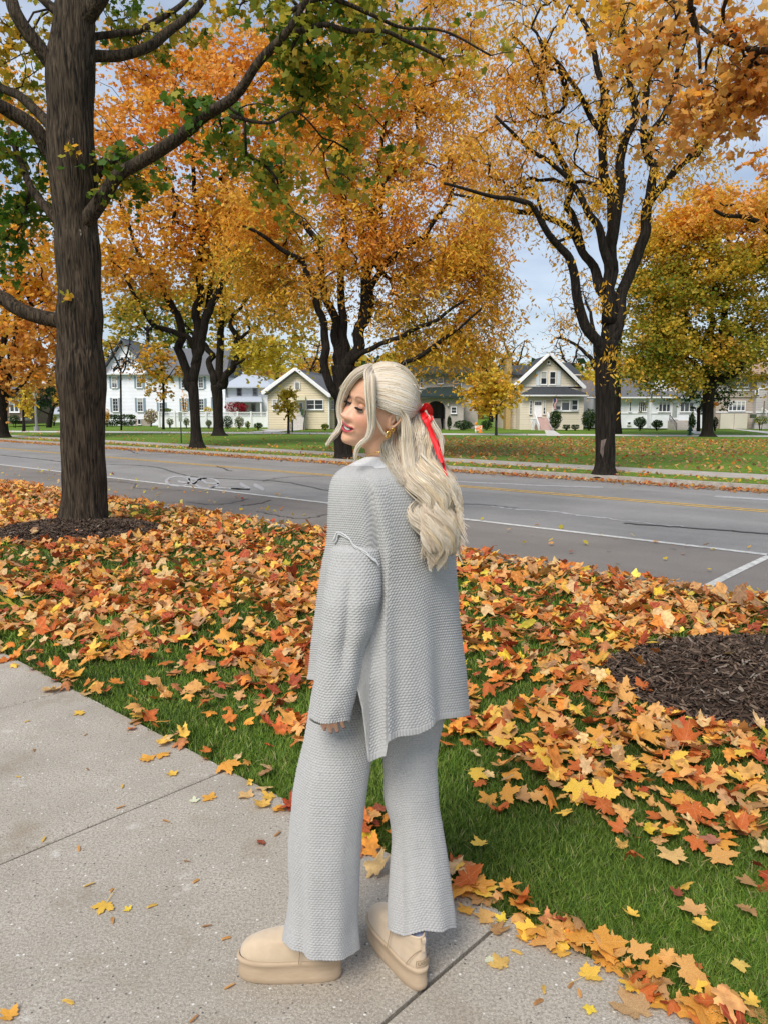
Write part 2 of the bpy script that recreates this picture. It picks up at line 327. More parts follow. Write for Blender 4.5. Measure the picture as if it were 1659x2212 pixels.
# mulch beds
MULCH = M('mulch', (.060, .038, .026), .95, .5, 30, bump=.03, bscale=50)
def mulch(name, cx, cy, ra, rb, h, label, seed):
    r = np.random.default_rng(seed); V = [(cx, cy, h)]; K = 48; RR = 9
    for i in range(1, RR+1):
        for j in range(K):
            a = 2*math.pi*j/K; f = i/RR; w = 1+.12*vn((math.cos(a)*2+seed, math.sin(a)*2, 1.5)); x = cx+ra*f*w*math.cos(a); y = cy+rb*f*w*math.sin(a)
            V.append((x, y, h*(1-f**2.2)-.02*(i == RR)+.03*vn((x*4, y*4, 2))*(i < RR)))
    F = [(0, 1+j, 1+(j+1) % K) for j in range(K)] + [(1+(i-1)*K+j, 1+i*K+j, 1+i*K+(j+1) % K, 1+(i-1)*K+(j+1) % K) for i in range(1, RR) for j in range(K)]
    o = mesh(name, V, F, MULCH, smooth=True); tag(o, kind='structure')
    n = 9000; a = r.random(n)*6.283; f = np.sqrt(r.random(n))*.99; x = cx+ra*f*np.cos(a); y = cy+rb*f*np.sin(a); z = h*(1-f**2.2)+.012+r.random(n)*.015
    th = r.random(n)*6.283; L = r.uniform(.012, .04, n); w = r.uniform(.0025, .006, n); d = np.stack([np.cos(th), np.sin(th), r.normal(0, .35, n)], 1); q = np.stack([-np.sin(th), np.cos(th), r.normal(0, .5, n)], 1)
    C = np.stack([x, y, z], 1); V = np.stack([C-d*L[:, None]-q*w[:, None], C+d*L[:, None]-q*w[:, None], C+d*L[:, None]+q*w[:, None], C-d*L[:, None]+q*w[:, None]], 1).reshape(-1, 3)
    base = np.array([[.055, .035, .024], [.10, .065, .045], [.15, .105, .075], [.03, .02, .014], [.22, .18, .145]])[r.choice(5, n, p=[.35, .3, .15, .15, .05])]
    tag(mesh('mulch_chips', V, np.arange(4*n).reshape(-1, 4), M('chips', attr='Col', rough=.9), col=np.repeat(base, 4, 0)), kind='stuff')
TB1 = G(182, 1140); mulch('mulch_bed', TB1[0]+.05, TB1[1]-.35, 1.12, .95, .13, '', 3)
TB8 = (2.55, 4.60); mulch('mulch_bed', TB8[0]-.05, TB8[1]-.22, 1.20, .90, .11, '', 4)
# ================================================================== LEAF SHAPES
MAPLE = []
_tips = [(-90, .52, 0), (0, 0, 0)]
def maple_outline(r=None, full=True):
    """five-lobed outline, (x, y, is_tip)"""
    J = (lambda s: r.normal(0, s)) if r is not None else (lambda s: 0)
    tips = [(-138, .52), (-62, .86), (0, 1.0), (62, .86), (138, .52)]; pts = []
    for i, (a, L) in enumerate(tips):
        a += J(4); L *= 1+J(.08); A = math.radians(a)
        if full:
            w = .30 if 0 < i < 4 else .40; pts += [(math.sin(A-w)*L*.66, math.cos(A-w)*L*.66, .25), (math.sin(A-w*.93)*L*.80, math.cos(A-w*.93)*L*.80, .3), (math.sin(A-w*.38)*L*.82, math.cos(A-w*.38)*L*.82, .6)]
        pts.append((math.sin(A)*L, math.cos(A)*L, 1))
        if full:
            pts += [(math.sin(A+w*.38)*L*.82, math.cos(A+w*.38)*L*.82, .6), (math.sin(A+w*.93)*L*.80, math.cos(A+w*.93)*L*.80, .3), (math.sin(A+w)*L*.66, math.cos(A+w)*L*.66, .25)]
        if i < 4:
            b = math.radians((tips[i][0]+tips[i+1][0])/2); l = (.50 if full else .60)*(1+J(.1)); pts.append((math.sin(b)*l, math.cos(b)*l, 0))
    pts.append((0, -.16, 0)); return np.array(pts)
def maple_mesh(r, curl, low=False):
    """fan leaf with curl; V (n,3) unit size, F triangles, vein weight"""
    O = maple_outline(r, not low); n = len(O); c = np.array([[0, .02]]); XY = np.vstack([c, O[:, :2]]); 
    mid = O[:, :2]*.55; XY = np.vstack([XY, mid]) if not low else XY
    rr = np.hypot(XY[:, 0], XY[:, 1]); ax = r.random()*6.28; fold = XY @ np.array([math.cos(ax), math.sin(ax)])
    z = curl*(.55*rr**2 + .5*fold**2*r.choice([-1, 1]) + .16*np.sin(XY[:, 0]*5+r.random()*6)*np.cos(XY[:, 1]*4+r.random()*6))
    z -= z.min()*0
    V = np.c_[XY, z]; vein = np.r_[1, O[:, 2], O[:, 2]] if not low else np.r_[1, O[:, 2]]
    if low: F = np.array([(0, 1+i, 1+(i+1) % n) for i in range(n)])
    else: F = np.array([(0, 1+n+i, 1+n+(i+1) % n) for i in range(n)]); F2 = np.array([(1+n+i, 1+i, 1+(i+1) % n, 1+n+(i+1) % n) for i in range(n)])
    return (V, [F], vein) if low else (V, [F, F2], vein)
PAL = {  # surface colours of leaves
 'orange': [(.86, .37, .035), (.88, .46, .06), (.80, .29, .03), (.90, .53, .09), (.86, .44, .12)],
 'gold':   [(.88, .50, .04), (.90, .58, .07), (.82, .42, .035), (.74, .47, .045), (.87, .47, .09)],
 'yellow': [(.84, .62, .06), (.86, .70, .12), (.76, .52, .04), (.62, .50, .05)],
 'olive':  [(.34, .32, .035), (.26, .27, .03), (.46, .38, .04), (.58, .42, .05)],
 'green':  [(.07, .16, .018), (.045, .12, .015), (.11, .20, .02), (.16, .22, .02)],
 'dark':   [(.022, .055, .018), (.03, .07, .02), (.015, .04, .014)],
 'rust':   [(.70, .33, .07), (.76, .40, .09), (.58, .24, .05), (.78, .47, .12), (.66, .32, .10)],
 'red':    [(.55, .08, .02), (.66, .16, .03), (.42, .05, .02)],
 'crimson':[(.36, .012, .03), (.48, .02, .04), (.25, .01, .02)],
 'litter': [(.76, .30, .045), (.68, .20, .035), (.78, .42, .11), (.70, .36, .12), (.56, .13, .03), (.42, .07, .025), (.80, .48, .08), (.66, .33, .12), (.74, .25, .04), (.72, .32, .07), (.50, .19, .07), (.68, .45, .22), (.74, .50, .22), (.44, .24, .12), (.58, .30, .12)],
 'brown':  [(.42, .25, .13), (.50, .31, .17), (.34, .19, .10)],
 'pink':   [(.50, .32, .25), (.42, .28, .18), (.20, .22, .08)],
}
def pick(pal, n, r):
    if isinstance(pal, dict):
        ks = list(pal); w = np.array([pal[k] for k in ks], float); c = r.choice(len(ks), n, p=w/w.sum()); out = np.zeros((n, 3))
        for i, k in enumerate(ks):
            m = c == i; out[m] = np.array(PAL[k])[r.integers(0, len(PAL[k]), m.sum())]
        return out
    return np.array(PAL[pal])[r.integers(0, len(PAL[pal]), n)]
def leafcloud(C, size, kind, cols, r, hang=0.0):
    """one small face per row of C; returns V, F(n,k), per-vertex colour"""
    n = len(C)
    if kind == 'maple':
        T = maple_outline(None, False)[:, :2]*.62
    elif kind == 'frond': T = np.array([(-.5, 0), (0, -.17), (.5, 0), (0, .17)])*1.2
    else: T = np.array([(-.5, -.1), (0, -.42), (.55, 0), (0, .42)])
    k = len(T); th = r.random(n)*6.283
    d = np.stack([np.cos(th), np.sin(th), r.normal(0, .5, n)-hang*1.8], 1); d /= np.linalg.norm(d, axis=1)[:, None]
    q = r.normal(size=(n, 3)); q -= (q*d).sum(1)[:, None]*d; q /= np.linalg.norm(q, axis=1)[:, None]; nn_ = np.cross(d, q)
    s = size*r.uniform(.65, 1.25, n)[:, None, None]
    z = (T[:, 0]**2+T[:, 1]**2)*.4 if kind == 'maple' else np.array([0, .06, 0, .06])[:k]
    V = C[:, None]+s*(T[None, :, :1]*d[:, None]+T[None, :, 1:2]*q[:, None]+z[None, :, None]*nn_[:, None])
    c = cols*r.uniform(.8, 1.15, n)[:, None]
    return V.reshape(-1, 3), np.arange(n*k).reshape(n, k), np.repeat(np.clip(c, 0, .92), k, 0)
# ================================================================== TREES
def bark(name, c1, c2, sc=1.0, moss=0):
    m = bpy.data.materials.new(name); m.use_nodes = True; t = m.node_tree; b = t.nodes['Principled BSDF']; b.inputs['Roughness'].default_value = .9; b.inputs['Specular IOR Level'].default_value = .2
    c = nn(t, 'ShaderNodeTexCoord'); mp = nn(t, 'ShaderNodeMapping'); mp.inputs['Scale'].default_value = (1, 1, .085); t.links.new(c.outputs['Object'], mp.inputs[0])
    w = nn(t, 'ShaderNodeTexNoise'); w.inputs['Scale'].default_value = 26*sc; w.inputs['Detail'].default_value = 5; w.inputs['Distortion'].default_value = .9; t.links.new(mp.outputs[0], w.inputs[0])
    r = nn(t, 'ShaderNodeValToRGB'); e = r.color_ramp.elements; e[0].position = .36; e[1].position = .66; e[0].color = (*c1, 1); e[1].color = (*c2, 1); t.links.new(w.outputs[0], r.inputs[0])
    n2 = nn(t, 'ShaderNodeTexNoise'); n2.inputs['Scale'].default_value = 2.5; t.links.new(c.outputs['Object'], n2.inputs[0])
    mr = nn(t, 'ShaderNodeMapRange'); mr.inputs[3].default_value = .6; mr.inputs[4].default_value = 1.4; t.links.new(n2.outputs[0], mr.inputs[0])
    h = nn(t, 'ShaderNodeHueSaturation'); t.links.new(r.outputs[0], h.inputs['Color']); t.links.new(mr.outputs[0], h.inputs['Value']); t.links.new(h.outputs[0], b.inputs[0])
    bp = nn(t, 'ShaderNodeBump'); bp.inputs['Distance'].default_value = .045/sc; t.links.new(w.outputs[0], bp.inputs['Height']); t.links.new(bp.outputs[0], b.inputs['Normal'])
    return m
BARK = bark('bark_brown', (.010, .008, .006), (.088, .064, .043), 1.5)
BARKF = bark('bark_dark', (.006, .005, .004), (.030, .023, .017), .9)
def limb3(pts, Y0, zbase=None):
    """[(px,py,dY,r_px)] -> world points and radii"""
    P = np.array([W(x, y, Y0+dy) for x, y, dy, r in pts]); R = np.array([r*(Y0+dy)/FPX for x, y, dy, r in pts]); return P, R
def tree(name, label, Y0, trunk, limbs, blobs, kind='leaf', lsize=.12, per=9, spread=.35, cat='tree', group=None, barkm=None, hang=0, seed=1, tip=.006, wob=.12, k0=10, twigs=True, density=1.0, parts=True, maxr=None, leafz=0, bend=.4, gap=-.05):
    r = np.random.default_rng(seed); barkm = barkm or BARKF
    base = W(trunk[0][0], trunk[0][1], Y0); base[2] = 0
    e = empty(name, base, label, cat, group)
    tb = MB(); nodes = []; nr = []; L = []
    TP, TR = limb3(trunk, Y0); TP[0, 2] = min(TP[0, 2], -.03)
    D = smoothpath(np.c_[TP, TR], 5*len(TP)); tv, tf = tube(D[:, :3], D[:, 3], k0*2 if k0 > 8 else k0)
    if k0 > 12:                                            # lumps and root flare
        ctr = np.repeat(D[:, :3], k0*2, 0); out = tv-ctr; rad = np.linalg.norm(out, axis=1)[:, None]; tv = tv + out/rad*(vn(tv*np.array([1, 1, .35]), 5)*.09*rad[:, 0]*2)[:, None] + out/rad*(vn(tv*np.array([1, 1, .09]), 34)*.026)[:, None]
    tb.add(tv, tf)
    def reg(P, R, l0=0.0):
        d = 0
        for i in range(len(P)):
            if i: d += np.linalg.norm(P[i]-P[i-1])
            nodes.append(P[i]); nr.append(R[i]); L.append(l0+d)
    reg(D[len(D)//2:, :3], D[len(D)//2:, 3])
    for lb in limbs:
        P, R = limb3(lb, Y0); D = smoothpath(np.c_[P, R], 5*len(P)); 
        if len(D) > 6: D[2:, :3] += np.stack([vn(D[2:, :3], 2.2), vn(D[2:, :3]+7, 2.2), vn(D[2:, :3]+13, 2.2)], 1)*D[2:, 3:4]*1.6
        D[:, 3] = np.maximum(D[:, 3], tip)
        tb.tube(D[:, :3], D[:, 3], 8 if k0 < 14 else 12); reg(D[2:, :3], D[2:, 3], 1.0)
    V = []; F = []; Cc = []
    # attractors in the crown blobs
    A = []; AC = []
    for bl in blobs:
        px, py, rx, ry, dy, rY, n, pal = bl[:8]; c = W(px, py, Y0+dy); s = (Y0+dy)/FPX
        n = max(3, int(n*density)); q = r.normal(size=(n, 3)); q *= (r.random(n)**.40/np.linalg.norm(q, axis=1))[:, None]
        q = c+q*np.array([rx*s, rY, ry*s]); fr = 1.1/max(spread*2.2, .3); keep = (vn(q+seed*3.7, fr)+.5*vn(q+seed, fr*2.3)) > gap; q = q[keep]
        A.append(q); AC += [pal]*len(q)
    A = np.vstack(A) if A else np.zeros((0, 3)); m = len(A)
    if m and twigs:
        N = np.array(nodes); Lr = np.array(L); Rr = np.array(nr)
        best = np.full(m, 1e9); bi = np.zeros(m, int)
        for j in range(len(N)):
            d = np.linalg.norm(A-N[j], axis=1)+bend*Lr[j]*.5; u = d < best; best[u] = d[u]; bi[u] = j
        N = list(N); Lr = list(Lr); par = [-1]*len(N); own = [None]*len(N); done = np.zeros(m, bool); segs = []
        for it in range(m):
            i = int(np.argmin(np.where(done, 1e9, best))); done[i] = True; j = bi[i]; a = N[j]; b = A[i]; ln = np.linalg.norm(b-a)
            ks = max(2, min(5, int(ln/.5)+1)); prev = j; pts = [a]
            for q in range(1, ks+1):
                t = q/ks; p = a*(1-t)+b*t; 
                if q < ks: p = p+r.normal(0, wob*ln/ks*1.2, 3)+np.array([0, 0, .10*ln*math.sin(t*math.pi)])
                N.append(p); par.append(prev); Lr.append(Lr[prev]+ln/ks); prev = len(N)-1
                d = np.linalg.norm(A-p, axis=1)+bend*Lr[prev]*.5; u = d < best; best[u] = d[u]; bi[u] = prev
        cnt = np.ones(len(N)); par = np.array(par)
        for j in range(len(N)-1, -1, -1):
            if par[j] >= 0: cnt[par[j]] += cnt[j]
        n0 = len(nodes); N = np.array(N); rad = tip*np.sqrt(cnt)*.62+tip*.3
        for j in range(n0):
            pass
        cap = maxr or 1e9
        # follow runs so that each twig is one tube
        kids = {}
        for j in range(n0, len(N)): kids.setdefault(par[j], []).append(j)
        stack = [(p, c) for p in range(n0) for c in kids.get(p, [])]
        while stack:
            p, c = stack.pop(); rp = min(rad[c]*1.15, (Rr[p] if p < n0 else rad[p])*.9, cap); run = [N[p], N[c]]; rr = [rp, min(rad[c], rp)]
            while True:
                ch = kids.get(c, [])
                if not ch: break
                ch = sorted(ch, key=lambda q: -cnt[q])
                for o2 in ch[1:]: stack.append((c, o2))
                c = ch[0]; run.append(N[c]); rr.append(min(rad[c], rr[-1]))
            tb.tube(np.array(run), np.array(rr), 4 if rr[0] < .04 else 6)
    tb.build('trunk', barkm, e, smooth=True)
    if m and per > 0:
        TW = []; Vs = []; Cs = []; Fs = []; off = 0; AC = np.array([str(x) for x in AC], dtype=object); pals = {str(b[7]): b[7] for b in blobs}
        for key, pal in pals.items():
            idx = np.where(AC == key)[0]; nsp = max(2, int(per)//8); nl = max(1, int(per)//nsp); Aq = np.repeat(A[idx], nsp, 0); ctr = A.mean(0)
            dr = r.normal(0, 1, Aq.shape)*np.array([1, 1, .55]); ow = Aq-ctr; ow /= np.linalg.norm(ow, axis=1)[:, None]+1e-6; dr /= np.linalg.norm(dr, axis=1)[:, None]; dr = dr+ow*.55; ln = spread*r.uniform(.8, 2.1, (len(Aq), 1))
            t = r.uniform(.12, 1.05, (len(Aq), nl, 1)); C = Aq[:, None]+dr[:, None]*ln[:, None]*t; C[..., 2] -= (.22+.5*hang)*ln*t[..., 0]**2; C = (C+r.normal(0, 1, C.shape)*spread*.15).reshape(-1, 3)
            if per > 4:
                e2 = Aq+dr*ln*.9; e2[:, 2] -= (.18+.4*hang)*ln[:, 0]; mdp = Aq+dr*ln*.5; mdp[:, 2] -= (.05+.12*hang)*ln[:, 0]; TW.append(np.stack([Aq, mdp, e2], 1))
            cc = pick(pal, len(idx), r); cl = np.repeat(cc, nsp*nl, 0)*np.repeat(r.uniform(.8, 1.12, (len(Aq), 1)), nl, 0); al = pick(pal, len(cl), r); cl = cl*.55+al*.45
            v, f, c = leafcloud(C, lsize, kind, cl, r, hang); Vs.append(v); Fs.append(f+off); Cs.append(c); off += len(v)
        if not TW: mesh('crown', np.vstack(Vs), np.vstack(Fs), LEAFMAT(), e, col=np.vstack(Cs))
        else:                                             # the finest twigs, three-sided
            TW = np.vstack(TW); a3 = np.array([0, 2.09, 4.19]); rad = np.array([.30, .20, .10])*tip; off3 = np.stack([np.cos(a3), np.sin(a3), .3*np.sin(a3*2)], 1)
            V = TW[:, :, None]+rad[None, :, None, None]*off3[None, None]; n = len(TW); i, j, q = np.meshgrid(np.arange(n), np.arange(2), np.arange(3), indexing='ij'); q2 = (q+1) % 3; b = i*9
            LV = np.vstack(Vs); LF = np.vstack(Fs); TF = np.stack([b+j*3+q, b+j*3+q2, b+j*3+3+q2, b+j*3+3+q], -1).reshape(-1, 4)+len(LV)
            mesh('crown', np.vstack([LV, V.reshape(-1, 3)]), [LF, TF], None, e, mats=[LEAFMAT(), barkm], mi=np.r_[np.zeros(len(LF)), np.ones(len(TF))].astype(np.int32), col=np.vstack([np.vstack(Cs), np.full((V.size//3, 3), .05)]))
    return e
def yb(py): return float(G(829, py)[1])                     # distance of a ground point seen at that height
O = 'orange'; GD = 'gold'; OL = {'olive': 2, 'gold': 1, 'green': .6}; GN = {'green': 3, 'olive': .6}; OG = {'orange': 2, 'gold': 2}; GO = {'gold': 2, 'olive': 1, 'orange': .8}
OLG = {'olive': 2, 'green': 1.2, 'gold': .5}; RU = {'rust': 3, 'orange': 1}
# near maple with green leaves
Y1 = float(TB1[1])
t1 = [(182,1150,0,74),(182,1136,0,60),(182,1118,0,52),(183,1090,0,48),(183,1060,0,46),(182,960,0,45),(181,885,0,46),(178,812,0,51),(175,740,0,45),(174,680,0,47),(173,620,0,42),(168,531,0,45),(165,480,0,42),(161,400,0,44),(153,320,0,46),(153,250,0,44),(154,160,0,46),(158,100,0,44),(163,0,0,36),(163,-120,.2,30),(160,-300,.3,20),(150,-520,.3,8)]
l1 = [[(168,500,0,22),(199,469,-.1,17),(242,402,-.2,14),(270,370,-.3,13),(320,338,-.4,13),(391,295,-.6,13),(444,249,-.8,12),(498,206,-1.0,10),(551,149,-1.2,9),(600,95,-1.3,9),(627,53,-1.4,7),(680,-40,-1.5,4)],
 [(165,392,0,20),(203,373,.1,14),(220,356,.1,13),(256,345,.15,12),(300,345,.2,8),(350,322,.4,5)],
 [(160,125,0,18),(203,117,.1,12),(249,117,.2,11),(302,107,.3,10),(338,92,.4,10),(373,64,.5,9),(409,28,.6,8),(434,4,.7,7),(480,-60,.8,5)],
 [(160,80,0,12),(197,75,.3,8),(249,76,.5,7),(295,71,.7,6),(338,46,.9,6),(391,14,1.1,5),(420,-15,1.2,4)],
 [(165,50,0,26),(190,10,-.1,20),(225,-30,-.2,16),(300,-130,-.3,8)],
 [(145,170,0,20),(107,142,-.1,16),(71,85,-.2,14),(46,36,-.3,13),(28,0,-.3,12),(-10,-60,-.4,9)],
 [(150,30,0,12),(128,21,.2,10),(100,7,.3,9),(60,-25,.4,6)],
 [(145,300,0,16),(110,277,.1,11),(85,245,.2,10),(46,213,.3,9),(11,194,.4,8),(-60,160,.5,6)],
 [(148,345,0,22),(110,327,-.1,17),(71,284,-.2,15),(28,249,-.3,14),(0,228,-.4,13),(-90,170,-.6,9)],
 [(150,500,0,16),(123,473,.1,11),(96,441,.2,9),(64,391,.3,7),(43,338,.4,6),(18,277,.5,5)],
 [(160,705,0,22),(131,694,0,17),(100,687,0,16),(53,670,0,15),(21,655,0,15),(0,641,0,15),(-100,600,-.1,11)],
 [(640,70,-1.3,6),(700,50,-1.2,5),(760,66,-1.0,5),(830,66,-.8,4),(880,90,-.6,4),(960,130,-.4,3)],
 [(620,30,-1.3,5),(700,-10,-1.1,5),(800,30,-.9,4),(870,60,-.6,3),(960,68,-.3,2.4),(1060,120,0,2)],
 [(498,250,-.9,4),(580,265,-.9,3),(640,240,-.8,2),(700,300,-.6,2)]]
b1 = [(px, py, rx, ry, dy+.45, ry_, int(n*.85), p) for px, py, rx, ry, dy, ry_, n, p in [(320,350,60,26,-.3,.5,20,GN),(300,395,45,20,-.3,.4,10,GN),(470,262,80,40,-.8,.6,26,GN),(590,180,80,60,-1.1,.7,30,GN),(640,80,75,75,-1.3,.7,34,{'green':3,'olive':2}),(690,190,80,80,-1,.7,22,OLG),
 (45,350,55,50,.2,.7,26,GN),(60,450,50,40,.3,.6,20,GN),(20,540,30,40,.3,.6,10,GN),(50,130,90,70,.2,1,30,{'gold':2,'olive':2,'green':1}),(30,30,90,50,.2,1,18,OLG),(310,95,70,34,.5,.5,16,OLG),(400,40,80,45,.8,.6,22,OLG),(260,15,60,26,.6,.6,12,GN),
 (760,240,90,80,-.6,.9,34,OLG),(860,90,130,70,-.4,1,44,OLG),(950,190,90,60,.1,.9,26,{'olive':2,'gold':2}),(760,60,90,50,-.9,.8,26,OLG),(560,330,90,50,-.6,.8,20,OLG),(600,420,60,60,-.6,.8,16,OLG),(450,330,60,40,-.6,.6,8,GN),
 (540,20,90,50,0,1,22,OLG),(1050,110,60,60,.2,.7,12,{'olive':2,'gold':1}),(-40,250,60,120,.2,.8,12,GN),(850,300,60,60,-.3,.8,14,OLG),(720,350,70,60,-.4,.8,14,OLG)]]
T1 = tree('maple_tree', 'big near maple with thick furrowed trunk and green leaves, rising from the left mulch bed', Y1, t1, l1, b1, 'maple', .112, 24, .30, seed=3, gap=-.02, barkm=BARK, k0=60, tip=.006)
# pruning scars and burrs on that trunk
for (x, y, rr) in [(137,161,9),(154,305,8),(171,504,8),(119,505,7)]:
    c = W(x, y, Y1-.255+abs(x-158)/400.); s = Y1/FPX*rr; mb = MB()
    a = np.linspace(0, 2*np.pi, 15)[:-1]; ring = np.stack([c[0]+s*.6*np.cos(a), 0*a+c[1], c[2]+s*np.sin(a)], 1); mb.tube(np.vstack([ring, ring[:1]]), s*.22, 6)
    mb.build('pruning_scar', M('scar_wood', (.17, .15, .12), .9, .3, 40), T1, smooth=True)
r_ = np.random.default_rng(8)
# sprigs sprouting on the trunk
for sx, sy, sn in ((155, 328, 10), (140, 640, 7)):
    v, f, c = leafcloud(W(sx, sy, Y1-.36)+r_.normal(0, .05, (sn, 3)), .11, 'maple', pick({'gold': 2, 'olive': 2}, sn, r_), r_); mesh('sprig', v, f, LEAFMAT(), T1, col=c)
# far trees along the road and on the far lawn
T6Y = yb(1025)
t6 = [(1305,1029,0,34),(1305,1014,0,25),(1306,985,0,21),(1306,930,0,20),(1305,870,0,19),(1306,820,0,20),(1308,775,0,22),(1312,735,0,22)]
l6 = [[(1306,775,0,15),(1289,743,-.1,12),(1261,697,-.3,11),(1247,633,-.4,10),(1234,569,-.6,9),(1211,533,-.8,8),(1176,491,-1,7),(1147,448,-1.2,6),(1108,427,-1.4,5),(1069,423,-1.6,4),(960,395,-2,2.5)],
 [(1311,740,0,15),(1314,650,.1,14),(1286,594,.3,10),(1254,533,.5,8),(1225,491,.7,7),(1176,469,.9,6),(1105,455,1.1,5),(1069,441,1.3,4),(980,420,1.6,2.5)],
 [(1256,540,.5,8),(1240,469,.6,7),(1225,444,.6,7),(1233,402,.7,6),(1208,338,.8,6),(1186,284,.9,5),(1176,213,1,4),(1147,124,1.1,4),(1101,71,1.2,3)],
 [(1316,660,0,12),(1311,569,-.2,10),(1289,491,-.3,8),(1261,448,-.4,7),(1236,398,-.5,6),(1208,366,-.6,5),(1140,320,-.8,4),(1069,249,-1,3)],
 [(1314,700,0,16),(1318,600,0,14),(1321,533,0,12),(1318,444,.1,10),(1304,356,.2,9),(1298,284,.3,8),(1304,213,.3,7),(1289,153,.4,6),(1268,64,.5,5),(1222,-5,.6,3)],
 [(1318,590,0,12),(1329,498,-.3,10),(1336,409,-.4,10),(1346,313,-.5,9),(1375,242,-.6,8),(1364,199,-.6,7),(1361,142,-.7,7),(1350,71,-.8,6),(1340,-15,-.9,4)],
 [(1314,745,0,15),(1329,711,.1,13),(1346,640,.2,12),(1368,569,.3,11),(1385,505,.3,11),(1396,437,.4,10),(1410,363,.5,9),(1400,338,.5,8),(1391,249,.6,7),(1400,149,.6,6),(1407,107,.7,5),(1440,20,.7,3)],
 [(1397,440,.4,9),(1425,409,.4,8),(1478,348,.3,7),(1503,309,.2,6),(1524,260,.1,5),(1567,213,0,4),(1640,150,-.2,2.5)],
 [(1401,340,.5,7),(1410,284,.2,6),(1439,235,0,5),(1464,142,-.2,4),(1490,60,-.4,2)],
 [(1299,290,.3,7),(1282,263,.4,6),(1247,199,.6,5),(1211,142,.7,4),(1186,117,.8,3),(1150,60,.9,2)],
 [(1478,350,.3,5),(1510,330,.4,4),(1530,270,.5,3),(1560,230,.6,2)],
 [(1316,430,0,5),(1340,405,.6,4),(1352,380,.9,3)]]
b6 = [(1200,55,150,70,0,2.5,90,GD),(1350,70,130,80,0,2.5,80,GD),(1460,150,110,90,0,2.5,60,GD),(1140,190,90,90,0,2,60,OG),(1090,330,80,80,0,2,56,OG),(1240,250,80,60,0,2,26,GD),(1330,220,70,80,0,2,28,GD),
 (1100,435,90,28,0,1.5,30,GD),(1190,490,60,40,0,1.2,16,GD),(1450,320,55,70,0,1.5,24,GD),(1400,420,40,60,0,1,8,GD),(1510,250,80,60,0,1.5,34,GD),(1260,420,80,60,0,1.4,20,GD),(1300,350,60,60,0,1.4,12,GD),(1260,650,40,70,0,1,9,GD),(1240,550,50,50,0,1,7,GD),
 (1590,180,80,50,0,1.5,24,GO),(1530,330,60,36,0,1.4,10,GD),(1180,340,70,70,0,1.6,32,GD),(1040,240,60,90,.3,1.5,30,OG),(1355,330,30,50,0,1,8,GD),(1300,740,36,36,0,.5,6,GD)]
T6 = tree('locust_tree', 'tall vase-shaped tree with torn bark at its foot, across the road', T6Y, t6, l6, b6, 'frond', .115, 46, .42, gap=-.09, group='trees along the far pavement', hang=.55, seed=6, k0=16, tip=.008)
# torn bark near its foot
sp_ = W(1307, 978, T6Y-.245); s_ = T6Y/FPX
pts = [(-9,-26),(2,-30),(9,-22),(10,0),(12,28),(4,34),(-6,30),(-5,10),(-10,0)]
mb = MB(); mb.prism([(sp_[0]+x*s_, sp_[1]+abs(x)*.004, sp_[2]-y*s_) for x, y in pts], (0, .05, 0)); mb.build('torn_bark', M('bare_wood', (.13, .10, .085), .9, .5, 18, stretch=(1, 1, .2)), T6)
T5Y = yb(990)
t5 = [(745,992,0,27),(743,975,0,20),(741,930,0,18),(741,870,0,18),(741,825,0,20),(741,790,0,25)]
l5 = [[(738,862,0,11),(718,835,-.2,9),(703,795,-.3,9),(699,740,-.4,9),(697,697,-.4,8),(670,622,-.6,7),(652,569,-.8,6),(616,544,-1,5),(574,512,-1.3,4),(525,488,-1.6,2.5)],
 [(738,800,0,14),(727,733,.2,11),(723,676,.2,9),(698,633,.3,8),(693,569,.4,7),(687,526,.5,6),(663,494,.6,6),(638,462,.7,5),(599,413,.9,3)],
 [(745,800,0,14),(766,767,0,13),(780,711,0,12),(794,640,.1,11),(798,569,.2,10),(801,512,.3,9),(806,440,.4,7),(820,340,.5,5),(835,240,.6,3)],
 [(782,700,0,9),(787,587,.6,7),(780,516,.7,6),(770,440,.8,5),(760,330,.9,4)],
 [(795,640,.1,9),(805,612,-.2,7),(837,569,-.5,6),(879,533,-.8,6),(922,498,-1,5),(965,441,-1.3,4),(985,380,-1.5,2.5)],
 [(755,790,0,9),(782,761,-.3,6),(832,741,-.6,5),(882,718,-.9,5),(940,690,-1.2,4),(1000,650,-1.6,2.5)],
 [(760,800,0,8),(830,796,-.6,6),(869,785,-.8,5),(899,771,-1,5),(935,748,-1.2,5),(962,728,-1.4,4),(992,708,-1.6,3),(1040,665,-1.9,2)],
 [(742,790,0,12),(745,700,.3,9),(741,640,.4,8),(735,560,.5,7),(745,480,.6,6),(730,380,.7,4),(720,280,.8,3)],
 [(800,560,.2,6),(840,600,.8,4),(870,590,1.2,4),(930,560,1.6,3),(990,530,2,2)]]
b5 = [(600,480,100,80,0,2.2,70,OG),(700,560,90,70,0,2.2,50,GO),(630,620,80,50,0,2,34,GO),(820,420,120,100,0,2.5,84,OG),(900,520,110,90,0,2.4,70,OG),(970,600,100,80,0,2.2,60,GO),(1010,500,52,44,0,1.8,30,O),(1040,660,62,50,0,1.8,34,GO),
 (860,660,90,60,0,2,34,GO),(950,730,100,36,0,1.8,40,GO),(1030,735,60,26,0,1.5,18,GO),(740,330,130,90,0,2.5,80,OG),(890,300,110,110,0,2.5,80,OG),(990,370,60,60,0,2,34,OG),(700,220,110,80,0,2.3,60,OG),(850,180,120,90,0,2.4,60,OG),(980,240,70,90,0,2,40,OG),(560,560,60,60,0,1.6,24,GO),(770,500,60,70,0,2,26,O),(1020,570,60,50,0,1.6,34,O),
 (960,80,90,80,.4,2.3,50,OG),(820,60,90,60,.5,2.2,36,OG)]
